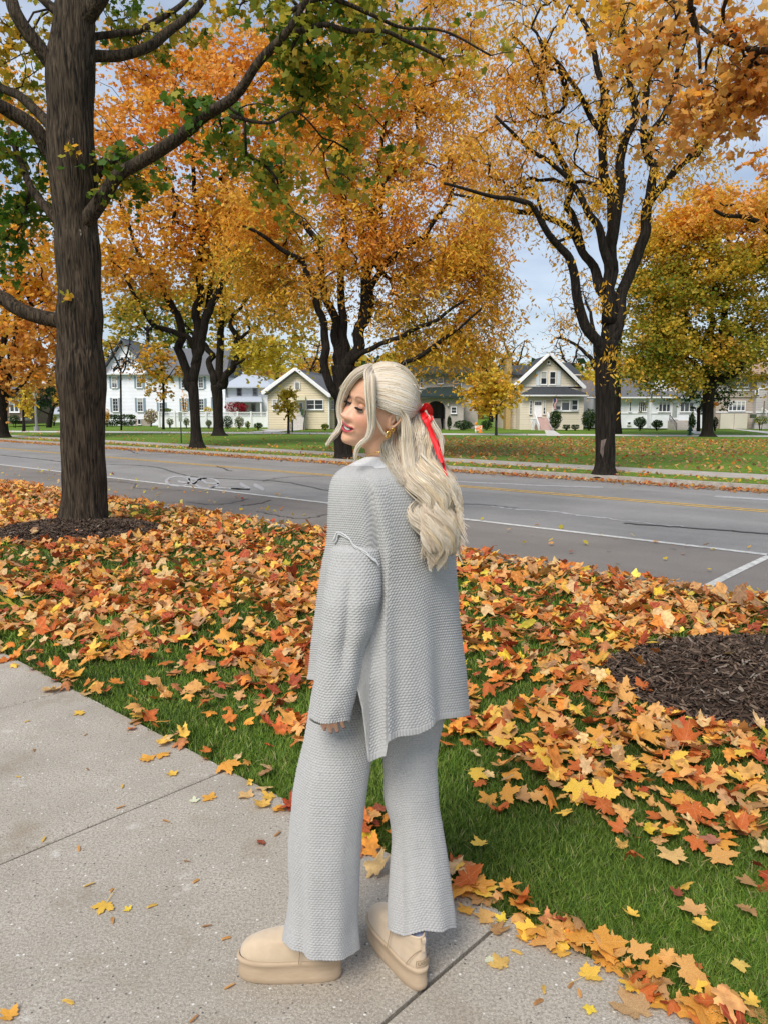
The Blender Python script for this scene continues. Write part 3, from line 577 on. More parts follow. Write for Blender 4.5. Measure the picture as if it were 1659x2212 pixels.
T5 = tree('locust_tree', 'spreading golden tree whose forked trunk stands behind the woman\'s head', T5Y, t5, l5, b5, 'frond', .15, 96, .55, gap=-.14, group='trees along the far pavement', hang=.4, seed=9, k0=16, tip=.0075)
T3Y = yb(968)
t3 = [(427,971,0,25.2),(426,958,0,15.2),(424,930,0,11.2),(422,890,0,10.4),(419,850,0,11.2),(416,825,0,12.0)]
l3 = [[(416,840,0,10),(409,826,0,9),(391,759,.2,9),(384,695,.3,8),(356,631,.5,7),(320,577,.7,6),(290,520,.9,4),(260,430,1.1,3)],
 [(418,830,0,11),(423,744,0,10),(430,673,0,9),(436,602,0,8),(434,531,0,7),(425,440,0,5),(420,330,0,4),(430,220,0,3)],
 [(422,790,0,10),(441,709,-.2,9),(462,645,-.4,8),(491,595,-.6,6),(505,549,-.8,5),(540,480,-1,4),(560,400,-1.2,3)],
 [(440,710,-.2,8),(455,650,.3,7),(462,567,.5,6),(470,500,.6,5),(480,400,.7,4),(490,280,.8,3)],
 [(420,750,0,8),(405,728,-.2,6),(377,716,-.4,6),(341,709,-.7,6),(317,680,-1,5),(292,638,-1.3,4),(270,590,-1.6,3)]]
b3 = [(300,470,100,90,0,3,70,OG),(420,440,100,90,0,3,70,OG),(520,390,100,90,0,3,64,OG),(330,575,90,46,0,2.5,34,OG),(450,550,90,50,0,2.5,34,GO),(250,590,36,60,0,2,14,GO),(360,320,110,80,0,3,64,O),(480,240,110,80,0,3,60,O),(260,250,70,90,0,3,46,O),
 (590,300,80,90,0,2.5,44,OG),(300,150,60,50,0,2.5,20,O),(400,150,80,50,0,2.5,34,O),(540,150,80,60,0,2.5,36,O),(620,480,60,70,0,2,24,GO),(300,660,70,34,0,2,14,OLG),(650,160,80,80,0,2.4,30,OG),(500,470,60,50,0,2,24,O),(240,360,50,60,0,2.5,30,O)]
T3 = tree('maple_tree', 'orange maple with a forked slim trunk by the thin sign post across the road', T3Y, t3, l3, b3, 'maple', .18, 64, .74, gap=-.14, group='trees along the far pavement', seed=12, tip=.009)
T4Y = yb(941)
t4 = [(474,943,0,21.6),(473,930,0,12.0),(472,900,0,10.4),(471,860,0,11.2),(468,832,0,12.0)]
l4 = [[(466,840,0,9),(459,815,0,8),(452,780,.3,7),(460,765,.5,6),(441,744,.8,6),(425,730,1,4),(400,700,1.2,3)],[(472,835,0,10),(476,808,0,9),(477,744,0,8),(479,709,0,7),(482,640,0,5),(480,560,0,3)],
 [(474,838,0,9),(491,815,-.3,8),(510,785,-.5,7),(512,750,-.6,6),(512,730,-.6,6),(498,702,-.7,5),(508,680,-.8,4),(540,640,-1,3)],[(509,785,-.5,5),(522,781,-.8,3),(533,776,-1,2)],[(512,735,-.6,4),(540,715,-1,3),(580,690,-1.3,2)]]
b4 = [(480,660,80,40,0,3,44,{'gold':2,'olive':2}),(560,650,70,60,0,3,50,{'gold':3,'olive':1}),(600,730,60,50,1,3,40,'yellow'),(550,740,50,40,1,2.5,24,'yellow'),(400,650,60,50,0,3,24,OLG),(620,590,50,60,0,2.5,30,GO),(350,660,60,50,0,3,16,OLG),(520,600,60,40,0,2.5,20,GO),(640,680,40,40,0,2.5,20,GO)]
tree('maple_tree', 'gnarled yellow-leaved tree with a short trunk forking low, right of the slim orange maple', T4Y, t4, l4, b4, 'leaf', .25, 44, .75, gap=-.2, group='trees on the far lawn', seed=14, tip=.011)
T2Y = yb(945)
tree('maple_tree', 'orange tree cut by the left picture edge, its flared trunk on the far lawn', T2Y, [(6,948,0,27.0),(6,935,0,14.4),(5,900,0,11.2),(7,865,0,11.2),(12,840,0,12.8)],
 [[(10,850,0,10),(22,790,0,9),(35,740,0,8),(40,690,0,8),(38,600,0,6),(44,520,0,4)],[(6,850,0,9),(2,800,.4,8),(8,740,.4,7),(14,680,.4,6),(12,600,.4,5),(0,500,.4,3)],[(12,850,0,6),(35,843,-.6,4),(58,822,-1,3),(80,790,-1.3,2)],[(35,700,0,5),(70,660,0,4),(110,640,0,3)]],
 [(50,610,90,60,0,3.5,60,OG),(30,700,80,60,0,3.5,50,OG),(90,760,60,50,0,3,44,{'rust':2,'orange':2}),(40,520,100,60,0,3.5,50,OG),(90,700,60,60,0,3,40,{'orange':2,'rust':1}),(20,800,50,40,0,3,24,{'rust':2,'orange':1}),(60,420,90,60,0,3.5,40,OG),(110,560,70,60,0,3,34,OG),(30,310,90,70,0,3.5,30,{'gold':2,'olive':1}),(60,250,90,70,0,3.5,30,OG)],
 'maple', .28, 36, .9, group='trees on the far lawn', seed=16, tip=.011)
T7Y = yb(943)
t7 = [(1527,945,0,21.6),(1527,932,0,12.2),(1528,900,0,11.5),(1529,860,0,11.5),(1532,825,0,14.4)]
l7 = [[(1530,830,0,12),(1537,780,0,9),(1536,729,0,8),(1538,660,0,7),(1538,605,0,5),(1530,520,0,3)],[(1536,815,0,11),(1552,760,0,9),(1560,711,0,8),(1564,658,0,6),(1546,622,0,5),(1520,580,0,3)],[(1564,665,0,5),(1575,630,.4,4),(1580,600,.6,4),(1590,520,.8,2)],
 [(1538,825,0,12),(1575,814,-.3,9),(1597,796,-.5,7),(1610,770,-.7,5),(1625,700,-1,3)],[(1552,750,0,8),(1575,725,.3,6),(1609,697,.6,5),(1640,660,.8,3)],[(1526,825,0,8),(1500,790,-.5,6),(1470,760,-.9,4),(1430,740,-1.3,3)],[(1530,760,0,5),(1490,700,.5,4),(1460,640,.8,3)]]
OY = {'olive': 3, 'green': 1, 'gold': 1.2}
b7 = [(1430,620,60,70,0,3,56,OY),(1520,580,100,70,0,3.5,90,{'olive':2,'gold':2}),(1620,600,70,90,0,3.5,70,OY),(1415,730,56,60,0,3,56,OY),(1490,740,90,60,0,3.5,70,OY),(1600,740,80,60,0,3.5,56,OY),(1470,500,70,40,0,3,56,{'gold':2,'orange':2}),(1560,470,100,40,0,3,70,OG),
 (1640,520,50,60,0,3,40,OG),(1500,670,90,50,0,3,50,OY),(1400,790,40,26,0,2.5,24,OY),(1460,805,50,20,0,2.5,24,OY),(1640,680,40,60,0,3,30,OY),(1430,540,36,30,0,2.5,24,{'gold':2,'olive':1}),(1650,790,40,30,0,3,20,OY)]
tree('locust_tree', 'broad olive-green tree turning orange on top, before the white bungalow', T7Y, t7, l7, b7, 'leaf', .19, 110, .74, gap=-.16, group='trees on the far lawn', seed=18, tip=.010)
tree('maple_tree', 'orange tree reaching in from the right picture edge above the olive-green tree', 24, [(1790,1005,0,30),(1785,900,0,20),(1780,760,0,20),(1770,640,0,18)], [[(1770,640,0,16),(1720,560,-.2,8),(1659,498,-.3,6),(1609,469,-.4,5),(1567,466,-.5,4),(1542,452,-.6,3)],[(1775,650,0,15),(1760,500,0,8),(1700,400,0,4)]],
 [(1600,450,70,28,0,1.2,44,O),(1560,415,50,18,0,1,14,O),(1650,480,50,36,0,1.2,34,{'orange':2,'rust':1}),(1700,380,80,70,0,1.5,40,O),(1650,420,40,20,0,1,16,O)], 'frond', .2, 22, .3, group='trees along the far pavement', hang=.3, seed=20, tip=.008)
# rust-coloured maple over the near right mulch bed; its branches hang in from the top right
tree('maple_tree', 'rust-leaved maple at the right picture edge, standing in the right mulch bed', TB8[1], [(1738,1478,0,134),(1752,1430,0,106),(1770,1380,0,98),(1790,1300,0,90),(1795,1100,0,80),(1775,800,0,72),(1780,400,0,64),(1780,0,0,58),(1780,-600,0,40),(1780,-1200,0,20)],
 [[(1780,100,0,40),(1740,-60,.8,18),(1640,-120,1.6,9),(1530,-60,2.2,7),(1492,0,2.5,6),(1506,60,2.6,5),(1510,149,2.7,3)],[(1780,200,0,30),(1740,90,1.2,11),(1659,107,2,6),(1580,95,2.4,5),(1530,70,2.6,4),(1490,30,2.8,3)],[(1770,300,0,24),(1720,150,1.5,7),(1640,110,2.2,5),(1600,170,2.4,4),(1550,230,2.5,3)],[(1640,-110,1.6,6),(1560,20,2.2,4),(1600,90,2.4,3),(1659,170,2.4,3)],[(1500,20,2.5,4),(1440,0,2.9,3),(1390,20,3.2,2)]],
 [(1500,40,110,50,2.4,1.2,44,RU),(1600,60,90,60,2.3,1.2,40,RU),(1380,50,60,40,3,.8,14,{'rust':1,'orange':2}),(1440,150,60,50,3,.8,16,{'rust':1,'orange':2}),(1320,30,60,30,3.4,.8,10,{'rust':1,'gold':2}),(1450,110,60,50,2.7,.5,22,RU),(1560,150,90,60,2.4,.6,46,RU),(1620,190,70,44,2.2,.5,26,RU),(1490,210,50,34,2.7,.4,16,{'rust':4}),(1700,60,80,120,2,.7,30,RU),(1420,20,50,30,2.9,.4,14,RU),(1550,250,40,24,2.5,.3,8,{'rust':1})],
 'maple', .085, 20, .24, gap=.0, seed=22, tip=.004, barkm=BARK, k0=20, wob=.15)
# slender trees farther back
tree('locust_tree', 'thin trunk partly hidden behind the vase-shaped tree', yb(937), [(1331,938,0,12),(1331,900,0,9),(1331,830,0,9),(1330,781,0,9)], [[(1330,790,0,8),(1334,750,0,7),(1345,700,0,5),(1360,650,0,3)],[(1330,790,0,6),(1322,740,0,4),(1310,690,0,3)]], [(1395,780,34,40,0,2,26,{'gold':2,'olive':2}),(1350,720,40,50,0,2,14,GD),(1390,720,30,30,0,2,12,{'gold':2,'olive':2})], 'leaf', .26, 18, .5, group='trees on the far lawn', seed=24, tip=.012)
bare = dict(kind='leaf', lsize=.14, per=2, spread=.5, tip=.010, wob=.2, bend=.25)
tree('bare_tree', 'nearly bare tree, fine twigs showing left of the vase-shaped trunk', 60, [(1297,925,0,8),(1296,850,0,7),(1290,790,0,7)], [[(1290,800,0,6),(1262,760,0,4),(1225,735,0,3),(1200,730,0,2)],[(1290,790,0,6),(1280,700,0,4),(1262,640,0,2)],[(1290,790,0,5),(1305,700,0,4),(1310,620,0,2)]], [(1210,715,50,30,0,3,60,'rust'),(1235,650,60,50,0,3,80,'rust'),(1290,620,50,50,0,3,60,'rust'),(1200,760,40,20,0,3,24,'rust')], seed=26, **bare)
for i, (x, w, h, lab) in enumerate([(1112, 48, 55, 'bare reddish tree beyond the chimney of the cream house'), (1230, 50, 40, 'bare tree beyond the ridge of the cream house'), (672, 40, 50, 'half bare tree beyond the beige bungalow roof'), (262, 36, 50, 'bare brown tree behind the near maple, by the white colonial gable')]):
    tree('bare_tree', lab, 95 if i < 3 else 62, [(x,905,0,2),(x,840,0,2),(x,800,0,1.6)], [[(x,800,0,1.6),(x-14,770,0,2),(x-24,740,0,1)],[(x,800,0,1.5),(x+12,770,0,2),(x+20,735,0,1)]], [(x,800-h*.6,w,h,0,4,110,{'rust':1,'brown':2})], seed=30+i, kind='leaf', lsize=.22, per=2, spread=.8, tip=.018, wob=.2, bend=.25)
# background crowns behind the houses
for i, (x, y, rx, ry, Y, pal, nm, lab) in enumerate([
 (600,770,70,48,112,'yellow','maple_tree','bright yellow tree beyond the white hip-roofed house'),(520,740,60,60,118,{'gold':2,'olive':1},'maple_tree','golden tree rising over the roof of the white colonial'),(690,790,44,36,110,{'gold':2,'rust':1},'maple_tree','brownish gold tree beyond the beige bungalow roof'),
 (320,690,70,50,105,OLG,'oak_tree','green tree above the white colonial roof'),(390,720,60,50,110,{'green':2,'olive':2},'oak_tree','olive tree behind the slim orange maple'),(105,800,40,56,92,{'red':2,'rust':2},'maple_tree','red maple left of the near trunk, far away'),(50,830,60,40,96,{'rust':2,'gold':1},'maple_tree','rusty tree behind the street lamp'),(10,830,50,40,90,{'gold':2,'rust':1},'maple_tree','tawny tree at the far left edge'),
 (1352,795,18,20,100,'red','maple_tree','small red tree beyond the white bungalow ridge'),(1286,815,22,26,98,'yellow','maple_tree','yellow tree between the cream house and the vase-shaped trunk'),(1060,790,60,34,105,{'gold':2,'rust':1},'maple_tree','golden tree beyond the stucco house'),(1640,790,40,40,98,{'gold':2,'olive':1},'maple_tree','golden tree beyond the tan house at the right'),(880,790,60,40,110,{'gold':2,'olive':2},'maple_tree','yellow tree hidden mostly behind the woman\'s hair'),(240,760,30,40,110,{'olive':2,'gold':1},'oak_tree','olive tree beyond the left side of the white colonial'),(1440,800,40,30,104,OLG,'oak_tree','dull green tree beyond the bungalow'),(1580,780,40,40,104,OLG,'oak_tree','dull green tree at the right behind the tan house')]):
    s = Y/FPX; n = int(26*rx*ry/2000)+26
    tree(nm, lab, Y, [(x,905,0,5),(x,860,0,4),(x,y+ry*.3,0,3)], [[(x,y+ry*.5,0,3),(x-rx*.4,y,0,2)],[(x,y+ry*.5,0,3),(x+rx*.4,y-ry*.2,0,2)]], [(x,y,rx,ry,0,rx*s*.7,n,pal),(x-rx*.4,y+ry*.3,rx*.6,ry*.5,0,rx*s*.5,n//3,pal)], 'leaf', .42, 20, .85, group='trees behind the houses', seed=50+i, tip=.03)
# young street trees
def young(name, lab, x, yb_, Y, cx, cy, rx, ry, pal, n, ls=.16, seed=1):
    s = Y/FPX; tree(name, lab, Y, [(x,yb_,0,3.2),(x,yb_-20,0,2.6),(x,cy+ry*.6,0,2.4),(cx,cy-ry*.5,0,1)], [[(x,cy+ry*.5,0,1.6),(x-rx*.5,cy,0,.8)],[(x,cy+ry*.5,0,1.6),(x+rx*.5,cy-ry*.1,0,.8)],[(x,cy+ry*.3,0,1.4),(x-rx*.2,cy-ry*.6,0,.7)]],
      [(cx,cy,rx,ry,0,rx*s*.8,n,pal),(cx,cy-ry*.4,rx*.6,ry*.6,0,rx*s*.5,n//3,pal)], 'leaf', ls, 26, .24, group='young street trees', seed=seed, tip=.012, gap=-.35)
young('street_tree', 'slim young tree with gold-green leaves before the white colonial', 354, 925, yb(925)-4, 345, 800, 50, 62, {'gold':3,'olive':2}, 120, .2, 71)
young('street_tree', 'small yellow tree in front of the beige bungalow', 624, 937, yb(937), 622, 872, 22, 30, {'yellow':3,'olive':1}, 50, .16, 72)
young('street_tree', 'bright golden tree in front of the stucco house porch', 1071, 940, yb(940), 1060, 848, 66, 44, {'yellow':3,'gold':2}, 150, .2, 73)
young('street_tree', 'little yellow tree beside the street lamp', 52, 932, yb(932), 57, 868, 15, 34, 'yellow', 40, .17, 74)

# far-off wood closing the view behind the houses
wr = np.random.default_rng(404); n = 26000; wx = wr.uniform(-150, 150, n); wy = 135+wr.uniform(0, 40, n); top = 9+5*vn(np.c_[wx, wy*0, wy*0], .06)*2+3*vn(np.c_[wx, wy*0+5, wy*0], .3); wz = wr.random(n)**.8*np.maximum(top, 3)
k = vn(np.c_[wx, wy, wx*0], .07); cl = pick({'gold': 1, 'olive': 2, 'brown': 2, 'rust': 1}, n, wr); cl2 = pick({'olive': 3, 'dark': 1, 'gold': 1}, n, wr); cl = np.where((k > 0)[:, None], cl, cl2)
v, f, c = leafcloud(np.c_[wx, wy, wz], 1.5, 'leaf', cl, wr); tag(mesh('far_wood', v, f, LEAFMAT(), col=c), kind='stuff')
# ================================================================== HOUSES
def siding(name, base, pitch=.16, dark=.72, rough=.6):
    """lapped boards: pattern in height, with a bump"""
    if name in MATS: return MATS[name]
    m = M(name, base, rough, .05, 1.5); t = m.node_tree; b = t.nodes['Principled BSDF']
    c = nn(t, 'ShaderNodeTexCoord'); s = nn(t, 'ShaderNodeSeparateXYZ'); t.links.new(c.outputs['Object'], s.inputs[0])
    d = nn(t, 'ShaderNodeMath', operation='DIVIDE'); d.inputs[1].default_value = pitch; t.links.new(s.outputs[2], d.inputs[0])
    f = nn(t, 'ShaderNodeMath', operation='FRACT'); t.links.new(d.outputs[0], f.inputs[0])
    bp = nn(t, 'ShaderNodeBump'); bp.inputs['Distance'].default_value = .03; bp.invert = True; t.links.new(f.outputs[0], bp.inputs['Height']); t.links.new(bp.outputs[0], b.inputs['Normal'])
    r = nn(t, 'ShaderNodeMapRange'); r.inputs[1].default_value = .86; r.inputs[2].default_value = .93; r.inputs[3].default_value = 1; r.inputs[4].default_value = dark; t.links.new(f.outputs[0], r.inputs[0])
    h = nn(t, 'ShaderNodeHueSaturation'); src = b.inputs['Base Color'].links[0].from_socket; t.links.new(src, h.inputs['Color']); t.links.new(r.outputs[0], h.inputs['Value']); t.links.new(h.outputs[0], b.inputs['Base Color'])
    return m
TRIM = M('white_trim', (.74, .75, .77), .5, .04, 4)
GLASS = M('window_glass', (.035, .045, .055), .08, .6, .9, spec=.9)
ROOFG = M('roof_shingle_grey', (.14, .145, .155), .9, .3, 14, bump=.03)
ROOFD = M('roof_shingle_dark', (.055, .060, .068), .9, .35, 14, bump=.03)
ROOFL = M('roof_light', (.42, .46, .52), .7, .08, 6)
ROOFGR = M('roof_green', (.020, .034, .030), .85, .25, 10, bump=.02)
ROOFT = M('roof_tan', (.36, .24, .17), .85, .2, 10, bump=.02)
WHITES = siding('white_siding', (.74, .77, .82), .14, .9); CREAM = siding('cream_siding', (.60, .545, .44), .14, .82); BEIGE = siding('beige_siding', (.66, .58, .42), .2, .7)
STUCCO = M('grey_stucco', (.40, .37, .34), .9, .12, 3, bump=.02); WSTUC = M('white_stucco', (.72, .75, .80), .9, .05, 3, bump=.01); TAN = siding('tan_siding', (.36, .31, .26), .14, .8); GREYS = siding('grey_siding', (.40, .38, .38), .14, .85)
class House:
    def __init__(s, name, label, Y, base_py, px, group='houses along the far street'):
        s.Y = Y; s.z0 = 0.0; b = W(px, base_py, Y); s.root = empty(name, (b[0], Y, 0), label, 'house', group)
        s.k = Y/FPX
    def X(s, px): return float(W(px, 886, s.Y)[0])
    def Z(s, py): return max(float(W(829, py, s.Y)[2]), -.1)
    def pt(s, px, py, dy=0): return (s.X(px), s.Y+dy, s.Z(py))
    def rect(s, mb, x0, y0, x1, y1, d0, d1): mb.box(s.X(x0), s.X(x1), s.Y+d0, s.Y+d1, s.Z(y1), s.Z(y0)); return mb
    def part(s, name, rects, mat, parent=None, **kw):
        mb = MB()
        for r in rects: s.rect(mb, *r)
        o = mb.build(name, mat, parent or s.root); 
        for k, v in kw.items(): o[k] = v
        return o
    def poly(s, name, pts, d0, depth, mat, parent=None): return MB().prism([s.pt(x, y, d0) for x, y in pts], (0, depth, 0)).build(name, mat, parent or s.root)
    def slab(s, name, quads, mat, th=.12, parent=None):      # roofs: quads of (px,py,dy)
        mb = MB()
        for q in quads: mb.prism([s.pt(*p) for p in q], (0, .02, th))
        return mb.build(name, mat, parent or s.root)
    def window(s, cx, cy, w, h, dy=0.0, cols=1, rows=2, fr=1.6, shutters=None, sw=4, mat=None, mun=None):
        x0, x1, y0, y1 = cx-w/2, cx+w/2, cy-h/2, cy+h/2; mb = MB(); D = (dy-.09, dy+.05)
        for r in [(x0, y0, x1, y0+fr), (x0, y1-fr, x1, y1), (x0, y0+fr, x0+fr, y1-fr), (x1-fr, y0+fr, x1, y1-fr)]: s.rect(mb, *r, *D)
        for i in range(1, cols): xx = x0+w*i/cols; s.rect(mb, xx-fr*.5, y0+fr, xx+fr*.5, y1-fr, dy-.07, dy+.04)
        for i in range(1, rows): yy = y0+h*i/rows; s.rect(mb, x0+fr, yy-.4, x1-fr, yy+.4, dy-.06, dy+.03)
        if mun:
            for i in range(1, mun[0]): xx = x0+w*i/mun[0]; s.rect(mb, xx-.22, y0+fr, xx+.22, y1-fr, dy-.055, dy+.02)
            for i in range(1, mun[1]): yy = y0+h*i/mun[1]; s.rect(mb, x0+fr, yy-.2, x1-fr, yy+.2, dy-.052, dy+.02)
        s.rect(mb, x0-.6, y1, x1+.6, y1+.8, dy-.14, dy+.04)
        f = mb.build('window', mat or TRIM, s.root)
        g = MB(); s.rect(g, x0+fr*.5, y0+fr*.5, x1-fr*.5, y1-fr*.5, dy-.03, dy+.10); g.build('pane', GLASS, f)
        if h >= 20 and (int(cx*7+cy) % 3):
            q = MB(); k_ = .28+.12*(int(cx) % 4); s.rect(q, x0+fr, y0+fr, x1-fr, y0+fr+(h-2*fr)*k_, dy-.042, dy-.02); q.build('blind', M('window_blind', (.42,.42,.40), .8, .1, 3), f)
        if shutters:
            for a in (x0-sw-.4, x1+.4): s.part('shutter', [(a, y0, a+sw, y1, dy-.06, dy+.02)], shutters)
        return f
SHUT = M('shutter_blue', (.20, .27, .33), .6, .05, 5); BLK = M('dark_metal', (.02, .02, .022), .5, .1, 9)
def steps(h, x0, x1, ytop, ybot, n, dy, mat, run=.3, name='steps'):
    mb = MB(); zt, zb = h.Z(ytop), 0.0
    for i in range(n): z = zb+(zt-zb)*(i+1)/n; mb.box(h.X(x0), h.X(x1), h.Y+dy-run*(n-i), h.Y+.0, (-.02 if i == 0 else zb+(zt-zb)*i/n), z)
    return mb.build(name, mat, h.root)
def rail(h, px, ytop, ybot, dy0, dy1, mat, hgt=9, r=.03, balus=0, x2=None):
    mb = MB(); a = np.array(h.pt(px, ytop-hgt, dy1)); b = np.array(h.pt(x2 or px, ybot-hgt, dy0)); mb.tube([a, b], r, 6)
    mb.tube([a, (a[0], a[1], h.Z(ytop))], r, 6); mb.tube([b, (b[0], b[1], -.02)], r, 6)
    for i in range(1, balus): t = i/balus; p = a*(1-t)+b*t; mb.tube([p, (p[0], p[1], max(h.Z(ytop)*(1-t)-.02, -.02))], r*.6, 5)
    return mb.build('railing', mat, h.root)
# --- white colonial
h = House('colonial_house', 'large white two-storey colonial with blue-grey shutters, behind the white lattice fence', 80, 918, 350)
h.part('wall', [(227,806,488,919,0,10)], WHITES)
h.poly('gable', [(227,806),(274,737),(331,806)], .0, 7, WHITES)
h.slab('roof', [[(272,733,-.6),(274,733,9),(334,810,9),(332,810,-.6)],[(274,733,-.6),(222,810,-.6),(224,810,9),(276,733,9)],[(300,745,6),(478,745,6),(494,812,-.6),(320,812,-.6)],[(478,745,6),(488,812,12),(494,812,-.6),(480,748,5.8)]], ROOFG)
h.part('cornice', [(222,806,334,809.5,-.5,.02),(334,809.5,492,813,-.5,.02)], TRIM)
for x in (251.4, 304.8): h.window(x, 825.5, 13, 25, shutters=SHUT, mun=(2,4)); h.window(x, 874.5, 13.5, 30, shutters=SHUT, mun=(2,4))
h.window(270.5, 779, 9, 17, shutters=SHUT, sw=3.6); h.window(286, 779, 9, 17, shutters=SHUT, sw=3.6)
for x, y in ((351,882),(400,826),(400,874),(437,826),(437,874),(468,831),(468,871)): h.window(x, y, 12, 26, shutters=SHUT, mun=(2,4))
h.part('foundation', [(291,905,325,920,-.06,.0)], M('brick_pale', (.36,.31,.28), .9, .3, 20)); h.window(302, 911, 8, 12, dy=-.07, rows=1, fr=1)
# --- white hip-roofed house
h = House('white_house', 'white two-storey house with pale hip roof and small porch roof, right of the colonial', 77, 920, 535)
h.part('wall', [(490,836,580,921,0,8)], WHITES)
h.slab('roof', [[(506,806,5),(553,810,5),(593,838,-.8),(484,838,-.8)],[(553,810,5),(560,812,9),(596,838,9),(593,838,-.8)]], ROOFL); h.part('vent_pipe', [(561,812,562.5,826,3,3.2)], TRIM)
h.slab('porch_roof', [[(504,858,0),(566,858,0),(576,869,-2.4),(497,869,-2.4)]], ROOFL); h.part('porch_post', [(500,870,503.5,920,-2.3,-2.1)], TRIM); h.part('porch_post', [(571,870,574,920,-2.3,-2.1)], TRIM)
for x, y, w, hh in ((519,847,11,18),(553,846,10,16),(491.5,846,4,18),(549,880,9,17),(525,882,10,16)): h.window(x, y, w, hh, mat=M('trim_grey', (.22,.25,.28), .6))
# --- beige bungalow
h = House('beige_house', 'small beige clapboard bungalow with a single white-trimmed gable, left of the woman', 65, 926, 645)
h.part('wall', [(579.5,853,711.5,926.5,0,9)], BEIGE); h.poly('gable', [(579.5,853),(641,804),(711.5,853)], 0, 8, BEIGE)
h.part('wing', [(711.5,856,731,926.5,1.2,7)], BEIGE)
h.slab('roof', [[(641,800,-.5),(729,810,9),(752,858,9),(713,857,-.5)],[(641,800,-.5),(575,853,-.5),(640,850,9),(729,810,9)]], ROOFG)
h.slab('rake_trim', [[(641,801,-.56),(645,801,-.52),(716,858,-.52),(711,858,-.56)],[(641,801,-.56),(572,853,-.56),(568,851,-.52),(638,801,-.52)]], TRIM, th=.22)
h.part('eave_trim', [(711.5,856,733,859,.8,1.3)], TRIM); h.part('corner_board', [(578.6,853,580.5,926,-.04,.3)], TRIM); h.part('corner_board', [(709.8,857,712.2,926,-.04,.3)], TRIM)
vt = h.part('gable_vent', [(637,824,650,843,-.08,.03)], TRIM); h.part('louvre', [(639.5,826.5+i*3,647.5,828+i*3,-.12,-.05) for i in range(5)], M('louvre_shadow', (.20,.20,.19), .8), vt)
h.window(598.5, 874, 18, 23, cols=2, rows=2); h.window(680.5, 874, 38.5, 23, cols=2, rows=2, fr=2); h.window(719, 874, 12, 22, dy=1.2, mun=(2,3))
dr = h.part('door', [(646,868,656,896,-.05,.06)], TRIM); h.part('door_glass', [(648,871,654,889,-.08,0)], GLASS, dr)
h.slab('awning', [[(636,856,0),(661,856,0),(663,865,-1.2),(634,865,-1.2)]], M('awning_canvas', (.50,.48,.33), .8), th=.05)
steps(h, 635, 660, 896, 926, 6, -.1, M('step_concrete', (.52,.50,.47), .85)); rail(h, 634, 896, 926, -1.9, -.2, BLK); rail(h, 661, 896, 926, -1.9, -.2, BLK)
h.part('chimney', [(691.5,800,697,812,4,4.6)], M('chimney_grey', (.3,.29,.28), .9))
tag(h.part('planter', [(653,884,658,897,-.8,-.5)], M('plant_pot', (.04,.08,.03), .9, .5, 20)))
# --- stucco house behind the head
h = House('stucco_house', 'grey stucco house with dark green roofs and an arched porch, directly behind the woman\'s ribbon', 65, 927, 975)
h.part('wall', [(896,806,1038,928,2.2,11)], STUCCO); h.slab('roof', [[(885,786,6),(1010,786,6),(1046,809,1.4),(868,809,1.4)]], ROOFGR, th=.2)
z_ = h.pt; ar = [(905,861),(905,928),(921,928),(921,884)] + [(940-19.5*math.cos(a), 884-18*math.sin(a)) for a in np.linspace(0.1, math.pi-.1, 9)] + [(960,884),(960,928),(1000,928),(1000,861)]
h.part('porch_wall', [(903,905,921,928,-.2,2.2),(903,860,921,905,-.2,.1)], STUCCO); h.part('porch_wall', [(961,905,1000,928,-.2,2.2),(961,860,1000,905,-.2,.1)], STUCCO)
mb = MB(); P = [h.pt(921,860,-.2), h.pt(961,860,-.2)]; A = [h.pt(941+20*math.cos(a), 884-18*math.sin(a), -.2) for a in np.linspace(0, math.pi, 13)]
for i in range(12):
    x0, x1 = A[i][0], A[i+1][0]; zt = h.Z(860); mb.prism([(x0, h.Y-.2, A[i][2]), (x1, h.Y-.2, A[i+1][2]), (x1, h.Y-.2, zt), (x0, h.Y-.2, zt)], (0, .3, 0))
mb.build('porch_arch', STUCCO, h.root)
h.slab('porch_roof', [[(925,840,2.1),(984,838,2.1),(1001,860,-.8),(895,860,-.8)],[(984,838,2.1),(1000,852,2.1),(1003,860,2),(1001,860,-.8)]], ROOFGR, th=.18)
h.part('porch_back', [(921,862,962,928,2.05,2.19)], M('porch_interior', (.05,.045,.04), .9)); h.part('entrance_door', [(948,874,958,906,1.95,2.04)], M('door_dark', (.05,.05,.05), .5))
steps(h, 926, 950, 904, 927, 6, -.3, M('step_brown', (.16,.14,.12), .9)); h.part('wall_lamp', [(965,869,968,877,-.4,-.2)], M('lamp_pale', (.5,.48,.42), .4))
for x, y, w, hh, d in ((954,820,14,15,2.2),(992,827,19,17,2.2),(979,886,13,15,-.2),(912,824,8,26,2.2)): h.window(x, y, w, hh, dy=d, cols=1, rows=2)
# --- cream house with chimney
h = House('cream_house', 'cream clapboard house with steep front gable, yellow brick chimney and white stair railings', 64, 928, 1190)
h.part('wall', [(1105,806,1266,928,2.0,10)], CREAM); h.part('front_wall', [(1122,853,1260,928.5,0,2.0)], CREAM)
h.part('upper_wall', [(1118,833,1258,853,.6,2.0)], CREAM); h.poly('gable', [(1118,836),(1184,771),(1258,838)], .6, 6, CREAM)
h.slab('roof', [[(1103,783,6),(1170,783,6),(1150,809,1.7),(1099,809,1.7)],[(1196,776,6),(1262,776,6),(1270,814,1.7),(1216,814,1.7)],[(1184,768,.1),(1187,768,6),(1264,838,6),(1260,838,.1)],[(1184,768,.1),(1112,836,.1),(1116,836,6),(1184,768,6)]], ROOFD)
h.slab('rake_trim', [[(1184,767,.0),(1188,767,.04),(1264,839,.04),(1257,839,.0)],[(1184,767,.0),(1111,838,.0),(1106,836,.04),(1181,766,.04)]], TRIM, th=.18)
